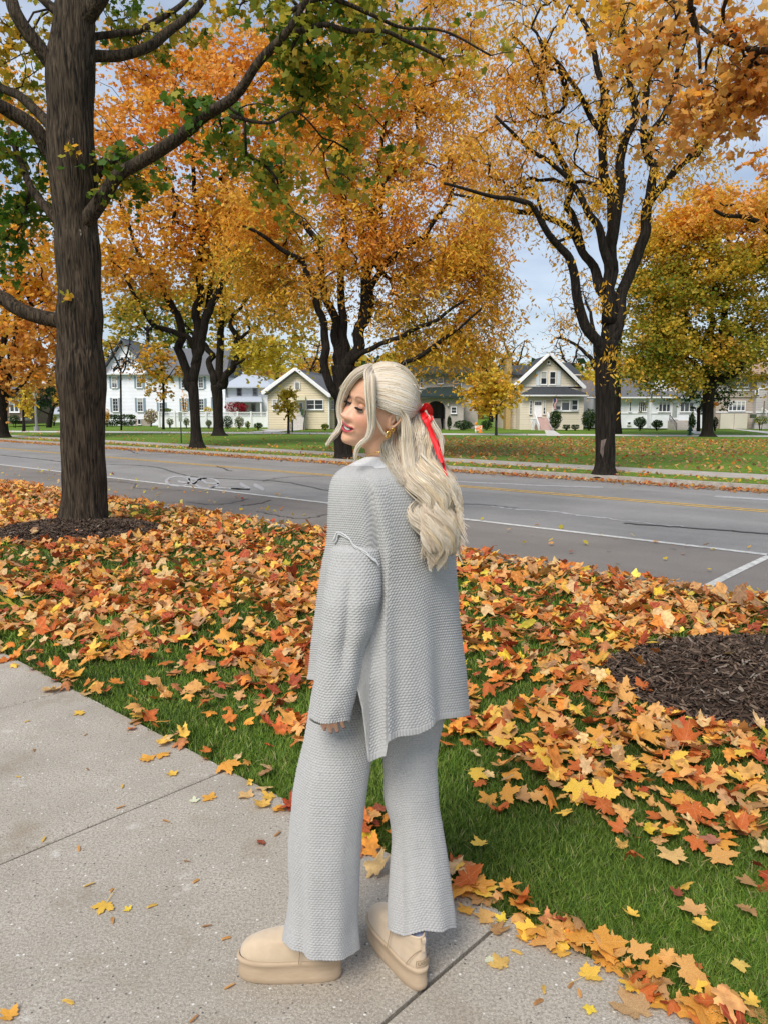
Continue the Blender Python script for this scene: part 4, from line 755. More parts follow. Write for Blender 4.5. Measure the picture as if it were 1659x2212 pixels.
h.slab('porch_roof', [[(1156.5,837,.6),(1222.6,837,.6),(1266,853.5,-.5),(1121,853.5,-.5)]], ROOFD, th=.1); h.part('gutter', [(1121,853,1266,856,-.55,-.3)], TRIM)
h.part('string_course', [(1118,833,1258,834.5,.52,.6)], TRIM)
BRK = M('yellow_brick', (.42,.29,.13), .9, .3, 12, stretch=(1, 1, 3)); c_ = h.part('chimney', [(1097,773,1107.5,928,1.2,2.6)], BRK); h.part('chimney_pot', [(1099,767,1106,773,1.5,2.3)], M('pot_brown', (.16,.09,.06), .8), c_)
SHW = M('shutter_pale', (.60,.66,.72), .6, .05, 5)
h.window(1174.9, 816, 15, 30, dy=.6, fr=2); h.window(1194, 816, 15, 30, dy=.6, fr=2); h.part('shutter', [(1158,800,1165.5,832,.5,.6)], SHW); h.part('shutter', [(1203.5,800,1211,832,.5,.6)], SHW)
h.window(1184.4, 781.5, 8, 8, dy=.6, rows=1)
dr = h.part('door', [(1152.5,865,1169.5,901,-.06,.05)], M('door_white', (.78,.79,.82), .4, .02)); h.part('door_glass', [(1154+i*3.6,868,1157+i*3.6,875,-.09,0) for i in range(4)], GLASS, dr)
for x in (1145.5, 1174.5): h.window(x, 880, 6, 30, cols=1, rows=4, fr=1.1)
h.window(1220, 875, 56, 27, cols=3, rows=1, fr=2.6); h.window(1203, 875, 18, 22, dy=-.03, rows=2, fr=.8); h.window(1240, 875, 14, 22, dy=-.03, rows=2, fr=.8)
steps(h, 1155, 1180, 903, 929, 7, -.2, M('step_pink', (.50,.36,.33), .85, .15, 9), run=.28)
rail(h, 1153.5, 903, 929, -2.1, -.2, TRIM, hgt=12, r=.05, balus=9); rail(h, 1181, 903, 929, -2.1, -.2, TRIM, hgt=12, r=.05, balus=9)
lt = MB(); 
for i in range(6):
    lt.tube([h.pt(1141+i*2, 905, -.9), h.pt(1141+min(11, i*2+6), 929 if i < 3 else 917, -.9)], .03, 4); lt.tube([h.pt(1153-i*2, 905, -.95), h.pt(1153-min(11, i*2+6), 929 if i < 3 else 917, -.95)], .03, 4)
lt.box(h.X(1141), h.X(1153), h.Y-1.0, h.Y-.9, h.Z(905), h.Z(902)); lt.build('lattice_skirt', TRIM, h.root)
fl = empty('flag', h.pt(1192, 862, -.3), 'small striped flag hanging from a pole beside the big window of the cream house', 'flag')
mb = MB().tube([h.pt(1191, 860, -.1), h.pt(1197, 853, -1.0)], .02, 6); mb.build('flag_pole', M('pole_wood', (.4,.3,.18), .6), fl)
P = []; FF = []; cc = []
for i in range(8):
    for j in range(14): x, y, z = h.pt(1191+i*.95, 861+j*1.75, -.5-.12*math.sin(i*1.1+j*.3)); P.append((x+.04*math.sin(j*.6), y, z)); cc.append((.05,.07,.25) if (i < 5 and j < 5) else ((.55,.04,.05) if i % 2 else (.75,.75,.75)))
for i in range(7):
    for j in range(13): FF.append((i*14+j, i*14+j+1, (i+1)*14+j+1, (i+1)*14+j))
mesh('flag_cloth', P, FF, M('flag_cloth_m', attr='Col', rough=.8, var=.02), fl, col=np.array(cc))
# --- white bungalow
h = House('white_bungalow', 'low white bungalow with broad grey roof and a front dormer, behind the green tree', 65, 922, 1420)
h.part('wall', [(1290,857,1397,925,0,9),(1397,857,1520,925,-.6,9)], WSTUC); h.poly('gable', [(1397,857),(1456,816),(1520,857)], .5, 5, WSTUC)
h.slab('roof', [[(1340,807,5),(1456,805,5),(1399,860,-.6),(1262,862,-.6)],[(1397,858,-1.2),(1522,858,-1.2),(1514,848,.45),(1404,848,.45)],[(1456,803,4.9),(1456,812,.1),(1525,858,.1),(1530,858,6)]], ROOFG, th=.15)
h.slab('rake_trim', [[(1454,814,.3),(1457,812,.34),(1401,857,.34),(1396,857,.3)],[(1457,813,.3),(1454,812,.34),(1519,858,.34),(1524,857,.3)]], TRIM, th=.2)
h.part('eave', [(1262,857.5,1398,860.5,-.7,.02),(1397,857.5,1523,860.5,-1.25,-.6)], TRIM)
h.part('dormer', [(1452,812,1494,850,-.1,.5)], WSTUC); h.window(1463, 828, 12, 27, dy=-.1, mun=(2,4)); h.window(1478, 828, 12, 27, dy=-.1, mun=(2,4))
h.part('belt_course', [(1290,892,1397,893.5,-.06,.0),(1397,892,1520,893.5,-.66,-.6)], TRIM)
h.window(1386.6, 878.5, 18, 22, cols=4, rows=1, fr=1.2); h.window(1428, 878.5, 26, 23, dy=-.6, cols=3, rows=1, fr=1.6); h.window(1476, 879, 30, 22, dy=-.6, cols=3, rows=1, fr=1.6); h.window(1360, 878.6, 6, 23); h.window(1335.6, 878.6, 5, 22); h.window(1359, 914.6, 8, 7, rows=1, fr=1); h.window(1508, 879, 10, 22, dy=-.6, rows=1)
dr = h.part('door', [(1442,867,1458,906,-.68,-.6)], TRIM); h.part('door_glass', [(1445,871,1455,901,-.71,-.65)], M('glass_pale', (.32,.36,.34), .1, .2, 2, spec=.8), dr)
h.part('downpipe', [(1386,860,1387.4,868,-.5,-.4),(1397.5,866,1399,920,-.75,-.62)], TRIM)
steps(h, 1437, 1480, 908, 926, 5, -.8, M('step_grey', (.42,.39,.36), .85), run=.32); rail(h, 1438, 908, 926, -2.5, -.9, BLK, hgt=12, balus=6); rail(h, 1480, 908, 926, -2.5, -.9, BLK, hgt=12, balus=6)
fc = bpy.data.curves.new('number', 'FONT'); fc.body = '137'; fc.size = .42; fc.extrude = .02; fo = bpy.data.objects.new('tmp', fc); COL.objects.link(fo); bpy.context.view_layer.update()
me = bpy.data.meshes.new_from_object(fo.evaluated_get(bpy.context.evaluated_depsgraph_get())); bpy.data.objects.remove(fo); vv = np.array([v.co[:] for v in me.vertices])
p0 = h.pt(1424, 865, -.64); V = np.stack([vv[:, 0]+p0[0], p0[1]-vv[:, 2], vv[:, 1]+p0[2]-.1], 1); mesh('house_number', V, [tuple(p.vertices) for p in me.polygons], BLK, h.root)
# --- tan house on the right
h = House('tan_house', 'tall tan and grey clapboard house with white-framed windows at the right picture edge', 66, 925, 1620)
h.part('wall', [(1545,858,1628,926,0,9)], TAN); h.part('upper_wall', [(1548,815,1624,858,-.1,9)], TAN); h.part('tower', [(1624,806,1720,926,-.6,9)], GREYS)
h.slab('roof', [[(1600,785,5),(1720,780,5),(1740,812,-1.2),(1588,814,-1.2)],[(1590,800,4),(1640,800,4),(1632,817,-.9),(1540,817,-.9)]], ROOFT, th=.2)
h.part('band', [(1548,842,1624,844.5,-.16,-.1),(1624,838,1720,841,-.66,-.6),(1545,889,1628,891.5,-.06,0),(1624,889,1720,892,-.66,-.6),(1648,808,1650.5,838,-.66,-.6)], TRIM)
h.window(1596, 825.5, 31, 23, dy=-.1, cols=3, rows=2, fr=1.8); h.window(1589.6, 877, 37, 22, cols=4, rows=2, fr=1.6); h.window(1623.7, 846.5, 8, 11, dy=-.6, rows=1); h.window(1656, 868, 10, 12, dy=-.6)
gd = h.part('gate_panel', [(1551,893,1580,926,-.5,-.35),(1581,893,1609,926,-.5,-.35)], M('gate_cream', (.55,.51,.43), .6, .05)); 
h.slab('porch_roof', [[(1648,848,-.5),(1720,846,-.5),(1730,858,-3),(1634,858,-3)]], ROOFT); h.part('porch_brace', [(1634,866,1636,892,-1.2,-1.1)], M('brace', (.2,.17,.15), .7)); rail(h, 1634, 892, 925, -2.6, -.9, TRIM, hgt=11, x2=1668, balus=6, r=.04)
h.part('planter_box', [(1611,895,1622,903,-1,-.7)], M('plant_dark', (.05,.07,.04), .9, .5, 20))
# --- far-left house and garage, brown roof behind the trunk
h = House('brown_house', 'brown house with one white-framed window at the far left edge', 76, 915, 25)
h.part('wall', [(10,848,48,916,0,7)], M('brown_wall', (.16,.12,.09), .9, .2, 3)); h.slab('roof', [[(-30,835,4),(36,838,4),(52,850,-1),(-20,850,-1)]], ROOFG); h.window(33, 877, 22, 28, cols=2, rows=1, fr=2.5); h.part('porch_floor', [(22,903,68,908,-2,0)], STUCCO)
h = House('garage', 'low white garage with a grey roof, left of the near maple trunk', 88, 911, 112)
h.part('wall', [(88,893,136,912,0,6)], WHITES); h.slab('roof', [[(96,880,4),(133,876,4),(140,895,-.6),(86,895,-.6)]], ROOFL); h.part('door', [(120,900,134,912,-.06,0)], TRIM)
h = House('brown_house', 'brown-roofed house glimpsed between the cream house and the vase-shaped trunk', 84, 918, 1280)
h.part('wall', [(1264,862,1300,919,0,6)], STUCCO); h.slab('roof', [[(1262,820,5),(1300,820,5),(1312,864,-.8),(1258,864,-.8)]], M('roof_brown', (.14,.12,.11), .9, .3, 14)); h.window(1271, 878, 9, 12)
# --- white fence with lattice top
fn = empty('lattice_fence', W(460, 918, 73)*[1, 1, 0], 'white board fence with lattice top in front of the colonial', 'fence')
FX = lambda px: float(W(px, 886, 73)[0]); FZ = lambda py: float(W(829, py, 73)[2])
mb = MB(); mb.box(FX(344), FX(580), 73, 73.06, -.05, FZ(899)); mb.box(FX(344), FX(580), 72.96, 73.1, FZ(899.6), FZ(898.4)); mb.box(FX(344), FX(580), 72.96, 73.1, FZ(891.5), FZ(890)); mb.build('board_panel', M('fence_white', (.74,.77,.80), .5, .04, 3), fn)
mb = MB(); a, b, z0, z1 = FX(344), FX(580), FZ(898.4), FZ(891.5); x = a
while x < b-(z1-z0): mb.tube([(x, 73.02, z0), (x+(z1-z0), 73.02, z1)], .018, 4); mb.tube([(x, 73.05, z1), (x+(z1-z0), 73.05, z0)], .018, 4); x += .14
mb.build('lattice_top', TRIM, fn)
for px in (344, 378, 412, 446, 480, 514, 543, 578): mb = MB(); x = FX(px); mb.box(x-.07, x+.07, 72.9, 73.15, -.05, FZ(888.5)); mb.build('post', TRIM, fn)
# ================================================================== SHRUBS AND STREET FURNITURE
def shrub(name, label, cx, cy, rx, ry, Y, pal, n, ls=.09, cat='bush', group=None, seed=1, shape='round'):
    r = np.random.default_rng(seed); s = Y/FPX; c = W(cx, cy, Y); e = empty(name, (c[0], Y, 0), label, cat, group)
    q = r.normal(size=(n, 3)); q *= (r.random(n)**.25/np.linalg.norm(q, axis=1))[:, None]; q *= (1+.35*vn(q*2+seed, 1.5))[:, None]
    if shape == 'box': q = np.sign(q)*np.abs(q)**.6
    if shape == 'cone': q[:, :2] *= (1-.45*(q[:, 2:3]+1)/2*1.3)
    C = c+q*np.array([rx*s, min(rx*s, 1.2), ry*s]); C[:, 2] = np.maximum(C[:, 2], .02)
    v, f, k = leafcloud(C, ls, 'leaf', pick(pal, n, r), r); mesh('foliage', v, f, LEAFMAT(), e, col=k)
    mb = MB()
    for i in range(6): a = r.random()*6.28; mb.tube([(c[0]+.05*math.cos(a), Y+.05*math.sin(a), -.02), (c[0]+rx*s*.3*math.cos(a), Y+.2*math.sin(a), c[2]*.7), (c[0]+rx*s*.6*math.cos(a), Y+.4*math.sin(a), c[2]+ry*s*.4)], .02, 5)
    mb.build('stems', BARKF, e); return e
DK = {'dark': 3, 'green': 1}; GY = {'green': 2, 'olive': 1}
for i, a in enumerate([('hedge','clipped dark hedge below the colonial\'s left windows',242,907,18,12,77,DK,1500,.12,'box'),('hedge','second clipped dark hedge right of the first, by the colonial basement',276,907,17,12,77,DK,1500,.12,'box'),
 ('hydrangea_bush','pinkish faded hydrangea bush between the hedges and the fence',327,900,15,16,76,{'pink':3,'olive':1},1100,.12,'round'),('bush','small pale grey-green bush just right of the slim young tree',368,911,8,8,70,GY,400,.08,'round'),('bush','small green bush left of the slim orange maple',404,911,7,9,70,GY,400,.08,'round'),('bush','small bush between the two forked trunks',452,914,7,7,68,GY,400,.08,'round'),
 ('bush','rounded dark bush just right of the gnarled trunk',493,912,12,13,67,DK,900,.09,'round'),('bush','grey-green bush before the white fence, middle of its row',518,912,11,13,67,{'green':2,'brown':1},700,.09,'round'),('bush','smallest bush of the row before the white fence',536,917,6,7,66,GY,350,.08,'round'),('bush','dark low plant at the corner of the beige bungalow',559,919,10,6,63,DK,500,.09,'round'),
 ('bush','low green bush at the right corner of the beige bungalow',703,921,9,6,62,GY,500,.09,'round'),('conifer_shrub','small pointed conifer at the porch of the stucco house',970,911,7,13,62,DK,700,.08,'cone'),('bush','wide dark bush before the stucco house window',1000,918,22,10,62,DK,1300,.09,'round'),('bush','dark bush behind the golden street tree',1050,917,13,10,62,DK,700,.09,'round'),
 ('evergreen_shrub','tall dark evergreen left of the big window of the cream house',1198.7,906,13,20,61,DK,1900,.09,'round'),('bush','left one of two tiny clipped bushes under the cream house window',1222.6,922,8,4.5,61,DK,500,.07,'box'),('bush','right one of two tiny clipped bushes under the cream house window',1241.6,922,8,4.5,61,DK,500,.07,'box'),('evergreen_shrub','tall dark evergreen at the right corner of the cream house',1272,904,16,20,61,DK,1900,.09,'round'),
 ('round_bush','larger clipped round bush before the white bungalow',1382,912,13.5,12,61,DK,1500,.08,'round'),('round_bush','smaller clipped round bush left of the bungalow steps',1419,916,12,9.5,61,DK,1300,.08,'round'),('cone_shrub','cone-shaped evergreen right of the bungalow steps',1494,909,10,17,61,{'green':2,'dark':2},1300,.08,'cone'),('evergreen_shrub','dark evergreen left of the tan house gate',1544,913,6,13,60,DK,600,.08,'round'),
 ('maple_shrub','crimson Japanese maple before the white hip-roofed house porch',512,880,25,13,75,'crimson',1500,.11,'round'),('bush','low light green shrub behind the fence',362,886,11,4,74,GY,400,.09,'round'),('bush','golden shrub beside the gnarled trunk behind the fence',450,886,10,7,74,'yellow',350,.1,'round'),('bush','thin orange shrub left of the slim orange maple',400,870,8,26,75,{'gold':2,'orange':1},260,.12,'round'),
 ('bush','dark shrub left of the street lamp',32,905,12,10,70,DK,600,.1,'round'),('bush','yellow-green grass clump under the leaning trunk',117,903,8,8,78,{'olive':2,'green':1},300,.1,'round'),('bush','orange shrub peeking out right of the near maple trunk',231,897,7,16,74,{'gold':2,'rust':2},400,.1,'round'),('bush','leafy plants by the tan house porch',1643,908,16,10,60,GY,500,.09,'round')]):
    shrub(a[0], a[1], a[2], a[3], a[4], a[5], a[6], a[7], a[8], a[9], shape=a[10], seed=100+i, group='shrubs in front of the houses')
tree('evergreen_tree', 'dark green tree left of the near maple, with a leaning trunk', 72, [(106,916,0,6),(110,900,0,5),(116,878,0,4)], [[(114,885,0,3),(106,862,0,2)]], [(112,858,28,26,0,1.5,80,'dark'),(85,868,16,24,0,1,30,DK)], 'leaf', .16, 24, .3, seed=95, tip=.02)
tree('evergreen_tree', 'dark green tree touched with orange, left of the trunk of the olive-green tree', 58, [(1508,925,0,4),(1508,900,0,3.5),(1508,880,0,3)], [[(1508,885,0,2),(1520,860,0,1.5)]], [(1510,852,42,36,0,1.5,170,DK),(1560,850,24,34,0,1.2,70,DK),(1530,868,16,18,-.6,.6,26,'orange')], 'leaf', .15, 24, .28, seed=96, tip=.014)
# street lamp
Yl = 60; c = W(78, 886, Yl); e = empty('street_lamp', (c[0], Yl, 0), 'pale concrete street lamp with a small lantern, left of the near maple', 'street lamp')
z = lambda py: float(W(78, py, Yl)[2]); x = c[0]; POST = M('lamp_concrete', (.34,.34,.32), .8, .1, 6)
MB().tube([(x, Yl, -.02), (x, Yl, .35), (x, Yl, .36), (x, Yl, z(856))], [.2, .2, .1, .07], 12).build('post', POST, e)
MB().tube([(x, Yl, z(856)), (x, Yl, z(853)), (x, Yl, z(846))], [.1, .17, .2], 10).build('lantern', M('lantern_glass', (.45,.45,.42), .3), e)
MB().tube([(x, Yl, z(846)), (x, Yl, z(844.5)), (x, Yl, z(841.5))], [.27, .22, .03], 10).build('cap', M('lamp_cap', (.12,.12,.12), .6), e)
# sign post
Ys = yb(957); c = W(390.5, 886, Ys); x = c[0]; e = empty('sign_post', (x, Ys, 0), 'thin dark green post with a small pale sign, left of the slim orange maple', 'road sign')
MB().box(x-.025, x+.025, Ys-.02, Ys+.02, -.03, float(W(390, 893, Ys)[2])).build('post', M('green_steel', (.02,.05,.04), .6), e)
MB().box(x-.09, x+.09, Ys-.028, Ys-.022, float(W(390, 911, Ys)[2]), float(W(390, 890, Ys)[2])).build('sign_plate', M('sign_back', (.35,.40,.33), .5), e)
# barricade with lamp
Yb = yb(934); k = Yb/FPX; c = W(1033.4, 886, Yb); x = c[0]; z = lambda py: max(float(W(1033, py, Yb)[2]), 0); e = empty('barricade', (x, Yb, 0), 'orange and white striped roadwork barricade with an amber lamp on the lawn', 'barricade')
WP = M('plastic_white', (.75,.75,.73), .5); ORG = M('orange_reflective', (.85,.22,.03), .5)
w = 8*k
for nm, y0, y1 in (('top_board', 919, 927.5), ('bottom_board', 934, 939)):
    bd = MB().box(x-w, x+w, Yb-.02, Yb+.02, z(y1) if y1 < 935 else .12, z(y0) if y0 < 930 else .32).build(nm, WP, e); zt, zb = (z(y0), z(y1)) if y1 < 930 else (.32, .12); mb = MB()
    for i in range(-3, 4):
        x0 = x+i*w/2.6; q = [(x0, zb), (x0+.05, zb), (x0+.05+(zt-zb)*.5, zt), (x0+(zt-zb)*.5, zt)]; q = [(min(max(a, x-w), x+w), b) for a, b in q]
        if q[1][0]-q[0][0] > .01: mb.prism([(a, Yb-.024, b) for a, b in q], (0, .003, 0))
    mb.build('stripes', ORG, bd)
for sx in (-1, 1):
    for dy in (-1, 1): mb = MB(); mb.tube([(x+sx*w*.8, Yb, z(921)), (x+sx*w*.8, Yb+dy*.25, -.02)], .022, 6); mb.build('leg', WP, e)
MB().tube([(x-w*.7, Yb, z(919)), (x-w*.7, Yb, z(917)), (x-w*.7, Yb, z(913)), (x-w*.7, Yb, z(912))], [.05, .10, .10, .04], 10).build('warning_lamp', M('amber', (.75,.30,.02), .3), e)
e = empty('traffic_cone', (x+.10, Yb-.35, 0), 'small orange traffic cone in front of the barricade', 'traffic cone')
MB().tube([(x+.10, Yb-.35, .03), (x+.10, Yb-.35, .46)], [.12, .03], 12).build('cone_body', ORG, e); MB().box(x-.06, x+.26, Yb-.51, Yb-.19, -.01, .03).build('base', ORG, e)
MB().tube([(x+.10, Yb-.35, .2), (x+.10, Yb-.35, .3)], [.083, .064], 12).build('reflective_band', WP, e)
# hydrant
Yh = yb(941); c = W(1492, 886, Yh); x = c[0]; e = empty('fire_hydrant', (x, Yh, 0), 'dark green fire hydrant at the edge of the lawn before the bungalow', 'fire hydrant'); HG = M('hydrant_green', (.01,.06,.045), .4)
MB().tube([(x, Yh, -.02), (x, Yh, .05), (x, Yh, .06), (x, Yh, .42), (x, Yh, .43), (x, Yh, .47)], [.15, .15, .09, .09, .13, .13], 12).build('barrel', HG, e)
MB().tube([(x, Yh, .47), (x, Yh, .54), (x, Yh, .58), (x, Yh, .63)], [.11, .09, .04, .03], 12).build('bonnet', HG, e)
MB().tube([(x-.17, Yh, .34), (x+.17, Yh, .34)], .05, 10).build('side_nozzle', HG, e); MB().tube([(x, Yh-.17, .33), (x, Yh, .33)], .06, 10).build('front_nozzle', HG, e)
# dark stakes / trunk guards of young trees
for px, py0, py1, lab in ((624, 937, 906, 'dark guard round the foot of the small yellow tree'), (631.5, 933, 906, 'second dark post beside the small yellow tree'), (1071.5, 941, 908, 'dark guard round the foot of the golden street tree'), (52, 931, 908, 'dark guard round the foot of the little tree by the street lamp')):
    Y = yb(py0)-.05; c = W(px, 886, Y); e = empty('trunk_guard', (c[0], Y, 0), lab, 'tree guard', 'trunk guards'); MB().tube([(c[0], Y, -.02), (c[0]+.02, Y, float(W(px, py1, Y)[2]))], [.075, .06], 8).build('sleeve', BLK, e)
# ================================================================== GRASS BLADES
def grassblades(name, n, dmin, dmax, h, w, seed, label=None, keep=None, nlo=1.95, nhi=None, mat=None, lean=.45, z0=-.012, cols=None):
    r = np.random.default_rng(seed); nhi = nhi or N_NK-.16
    # sample evenly in the picture's footprint, thinned by distance
    px = r.uniform(-480, 2140, n*3); py = r.uniform(1010, 2330, n*3); g = G(px, py); s, q = SN(g[:, 0], g[:, 1]); d = np.hypot(g[:, 0], g[:, 1])
    ok = (q > nlo-.015) & (q < nhi) & (d >= dmin) & (d < dmax)
    if keep is not None: ok &= keep(g[:, 0], g[:, 1], r)
    g = g[ok][:n]; m = len(g); d = d[ok][:n]
    sc = np.clip(d/3.2, 1, 3.2)
    th = r.random(m)*6.283; H = h*r.uniform(.55, 1.25, m)*(1+.35*vn(np.c_[g, g[:, 0]*0]*3, 1)); Wd = w*sc*r.uniform(.7, 1.3, m); ln = r.normal(0, lean, (m, 2))
    side = np.stack([np.cos(th), np.sin(th), 0*th], 1)*Wd[:, None]; b = np.c_[g, np.full(m, z0-.004)]
    mid = b+np.c_[ln*H[:, None]*.35, H*.6]; tip = b+np.c_[ln*H[:, None]*1.1, H*.98]
    V = np.stack([b-side, b+side, mid+side*.75, mid-side*.75, tip], 1).reshape(-1, 3); i = np.arange(m)*5
    F4 = np.stack([i, i+1, i+2, i+3], 1); F3 = np.stack([i+3, i+2, i+4], 1)
    base = np.array([[.115,.20,.025],[.17,.265,.033],[.075,.155,.02],[.22,.28,.05],[.40,.36,.17]])[r.choice(5, m, p=[.34,.28,.22,.12,.04])]
    base = base*(1+.8*vn(np.c_[g, g[:, 0]*0], .9)+.5*vn(np.c_[g, g[:, 0]*0], 3.1))[:, None]*r.uniform(.75, 1.2, m)[:, None]
    return tag(mesh(name, V, [F4, F3], M('grass_blade', attr='Col', rough=.55, var=.05, trans=.25, spec=.3), col=np.repeat(base, 5, 0)), kind='stuff')
def notmulch(x, y):
    a = ((x-TB1[0]-.05)/1.08)**2+((y-TB1[1]+.35)/.92)**2 > 1; b = ((x-TB8[0]+.05)/1.16)**2+((y-TB8[1]+.22)/.86)**2 > 1
    return a & b
grassblades('grass', 195000, 1.5, 5.2, .043, .0018, 41, keep=lambda x, y, r: notmulch(x, y))
grassblades('grass', 125000, 5.2, 16, .055, .0024, 42, keep=lambda x, y, r: notmulch(x, y))
# ================================================================== FALLEN LEAVES
LR = np.random.default_rng(77)
def leafdens(x, y, r):
    """how thickly leaves lie at a ground point (0..1), following the drifts in the photograph"""
    s, n = SN(x, y); px, py, _ = P2(x, y); P = np.stack([x, y, 0*x], -1)
    patch = .7*vn(P+9, 2.3)+.7*vn(P+3, 4.6)
    edge = np.interp(s, [.2, 1.3, 2., 2.8, 3.4, 5], [3.0, 2.80, 2.72, 2.5, 2.32, 2.24])
    d = 1/(1+np.exp(-(n-edge+patch*.35+.12*(s < 2))*11)); d = d*np.where(patch < np.where(s < 2.2, -.24, -.05), .30, 1.0)
    d = np.where((n > 5.2) & (s > 3), d*.9, d)
    far = (n > 4.6) & (s < 1.5); d = np.where(far & (patch < -.1), d*.7, d)
    d = np.maximum(d, .035)
    # band of grass just before the walk at the left, thinner leaves
    d = np.where((n < 2.0), .30, d)
    mul = ~notmulch(x, y); d = np.where(mul, .035, d)
    return d
def curb(x, y): s, n = SN(x, y); return n
TEMPL = []
for k in range(30):
    TEMPL.append(maple_mesh(np.random.default_rng(k), LR.uniform(.2, .95) if k % 3 else .15))
LOWT = [maple_mesh(np.random.default_rng(100+k), LR.uniform(.3, 1.0), True) for k in range(14)]
LITM = bpy.data.materials.new('fallen_leaf'); LITM.use_nodes = True
def leafmaterial(m):
    t = m.node_tree; b = t.nodes['Principled BSDF']; b.inputs['Roughness'].default_value = .6; b.inputs['Specular IOR Level'].default_value = .25
    a = nn(t, 'ShaderNodeAttribute', attribute_name='Col'); v = nn(t, 'ShaderNodeAttribute', attribute_name='vein')
    c = nn(t, 'ShaderNodeTexCoord'); nz = nn(t, 'ShaderNodeTexNoise'); nz.inputs['Scale'].default_value = 38; nz.inputs['Detail'].default_value = 5; t.links.new(c.outputs['Object'], nz.inputs[0])
    hs = nn(t, 'ShaderNodeHueSaturation'); mr = nn(t, 'ShaderNodeMapRange'); mr.inputs[1].default_value = .35; mr.inputs[2].default_value = .65; mr.inputs[3].default_value = .68; mr.inputs[4].default_value = 1.2
    t.links.new(nz.outputs[0], mr.inputs[0]); t.links.new(mr.outputs[0], hs.inputs['Value']); t.links.new(a.outputs['Color'], hs.inputs['Color'])
    vr = nn(t, 'ShaderNodeMapRange'); vr.inputs[1].default_value = .955; vr.inputs[2].default_value = .99; vr.inputs[3].default_value = 0; vr.inputs[4].default_value = .55; t.links.new(v.outputs['Fac'], vr.inputs[0])
    mx = nn(t, 'ShaderNodeMix', data_type='RGBA'); t.links.new(vr.outputs[0], mx.inputs[0]); t.links.new(hs.outputs[0], mx.inputs[6]); mx.inputs[7].default_value = (.78, .60, .26, 1)
    t.links.new(mx.outputs[2], b.inputs[0]); tr = nn(t, 'ShaderNodeBsdfTranslucent'); ms = nn(t, 'ShaderNodeMixShader'); ms.inputs[0].default_value = .22
    t.links.new(mx.outputs[2], tr.inputs[0]); t.links.new(b.outputs[0], ms.inputs[1]); t.links.new(tr.outputs[0], ms.inputs[2]); t.links.new(ms.outputs[0], t.nodes['Material Output'].inputs[0])
leafmaterial(LITM)
def placed(T, pos, size, th, tilt, flip):
    """rotate/scale template verts for many leaves: T (k,3)"""
    c, s = np.cos(th), np.sin(th); V = T[None]*size[:, None, None]; V = V*np.where(flip, -1, 1)[:, None, None]**np.array([0, 0, 1])[None, None]
    x = V[..., 0]*c[:, None]-V[..., 1]*s[:, None]; y = V[..., 0]*s[:, None]+V[..., 1]*c[:, None]; z = V[..., 2]+x*tilt[:, :1]+y*tilt[:, 1:]
    z = z-np.minimum(z.min(1), 0)[:, None]*.75
    return np.stack([x, y, z], -1)+pos[:, None]
# sample positions over the near lawn
n = 44000; s_ = LR.uniform(-3.5, 22, n); q_ = LR.uniform(1.9, N_NK+.25, n); x, y = RN(s_, q_); px, py, dd = P2(x, y)
vis = (px > -700) & (px < 2300) & (py > 930) & (py < 2300) & (dd > 1); x, y, px, py, s_, q_ = [a[vis] for a in (x, y, px, py, s_, q_)]
area = len(x); ok = LR.random(len(x)) < leafdens(x, y, LR)*1.0; x, y, px, py = x[ok], y[ok], px[ok], py[ok]
# extra leaves drifted along the walk's edge and the kerb
ne = 520; se = LR.uniform(-1.2, 9, ne); wgt = ((vn(np.c_[se*1.3, se*0, se*0+4], 1) > .0) & (se < 2.2)) | (se > 5.2) | (LR.random(ne) < .16); se = se[wgt]; qe = LR.normal(1.95, .05, len(se)); xe, ye = RN(se, qe)
nk = 1700; sk = LR.uniform(-4, 40, nk); qk = N_NK+np.abs(LR.normal(0, .22, nk))-.05; xk, yk = RN(sk, qk)
X = np.concatenate([x, xe, xk]); Y = np.concatenate([y, ye, yk]); Q = SN(X, Y)[1]
Z = np.where(Q > N_NK, ZR+.012, np.where(Q < 1.94, .006, .010+.032*LR.random(len(X))))
inm = ~notmulch(X, Y); Z = np.where(inm, .11*LR.random(len(X))+.02, Z)
dist = np.hypot(X, Y); size = np.clip(LR.lognormal(math.log(.050), .34, len(X)), .018, .095); size = np.where(Q > N_NK, size*.7, size)
colr = pick('litter', len(X), LR); yel = LR.random(len(X)) < .03; colr[yel] = pick('yellow', yel.sum(), LR)
rz = vn(np.c_[X, Y, X*0], .8); red = (LR.random(len(X)) < .10+.4*np.clip(rz, 0, 1)) & (Q < 6); colr[red] = np.array([(.48,.11,.03),(.58,.17,.035),(.40,.07,.03),(.62,.22,.04)])[LR.integers(0, 4, red.sum())]
th = LR.random(len(X))*6.283; tilt = LR.normal(0, .38, (len(X), 2)); flip = LR.random(len(X)) < .4
PX, PY, _ = P2(X, Y); inframe = (PX > 5) & (PX < 1655) & (PY < 2205); body = (PX > 600) & (PX < 1000) & (PY < 2000)
score = np.where(inframe & ~body & (Q < N_NK), dist/size, 1e9); order = np.argsort(score); big = np.zeros(len(X), bool); big[order[:270]] = True
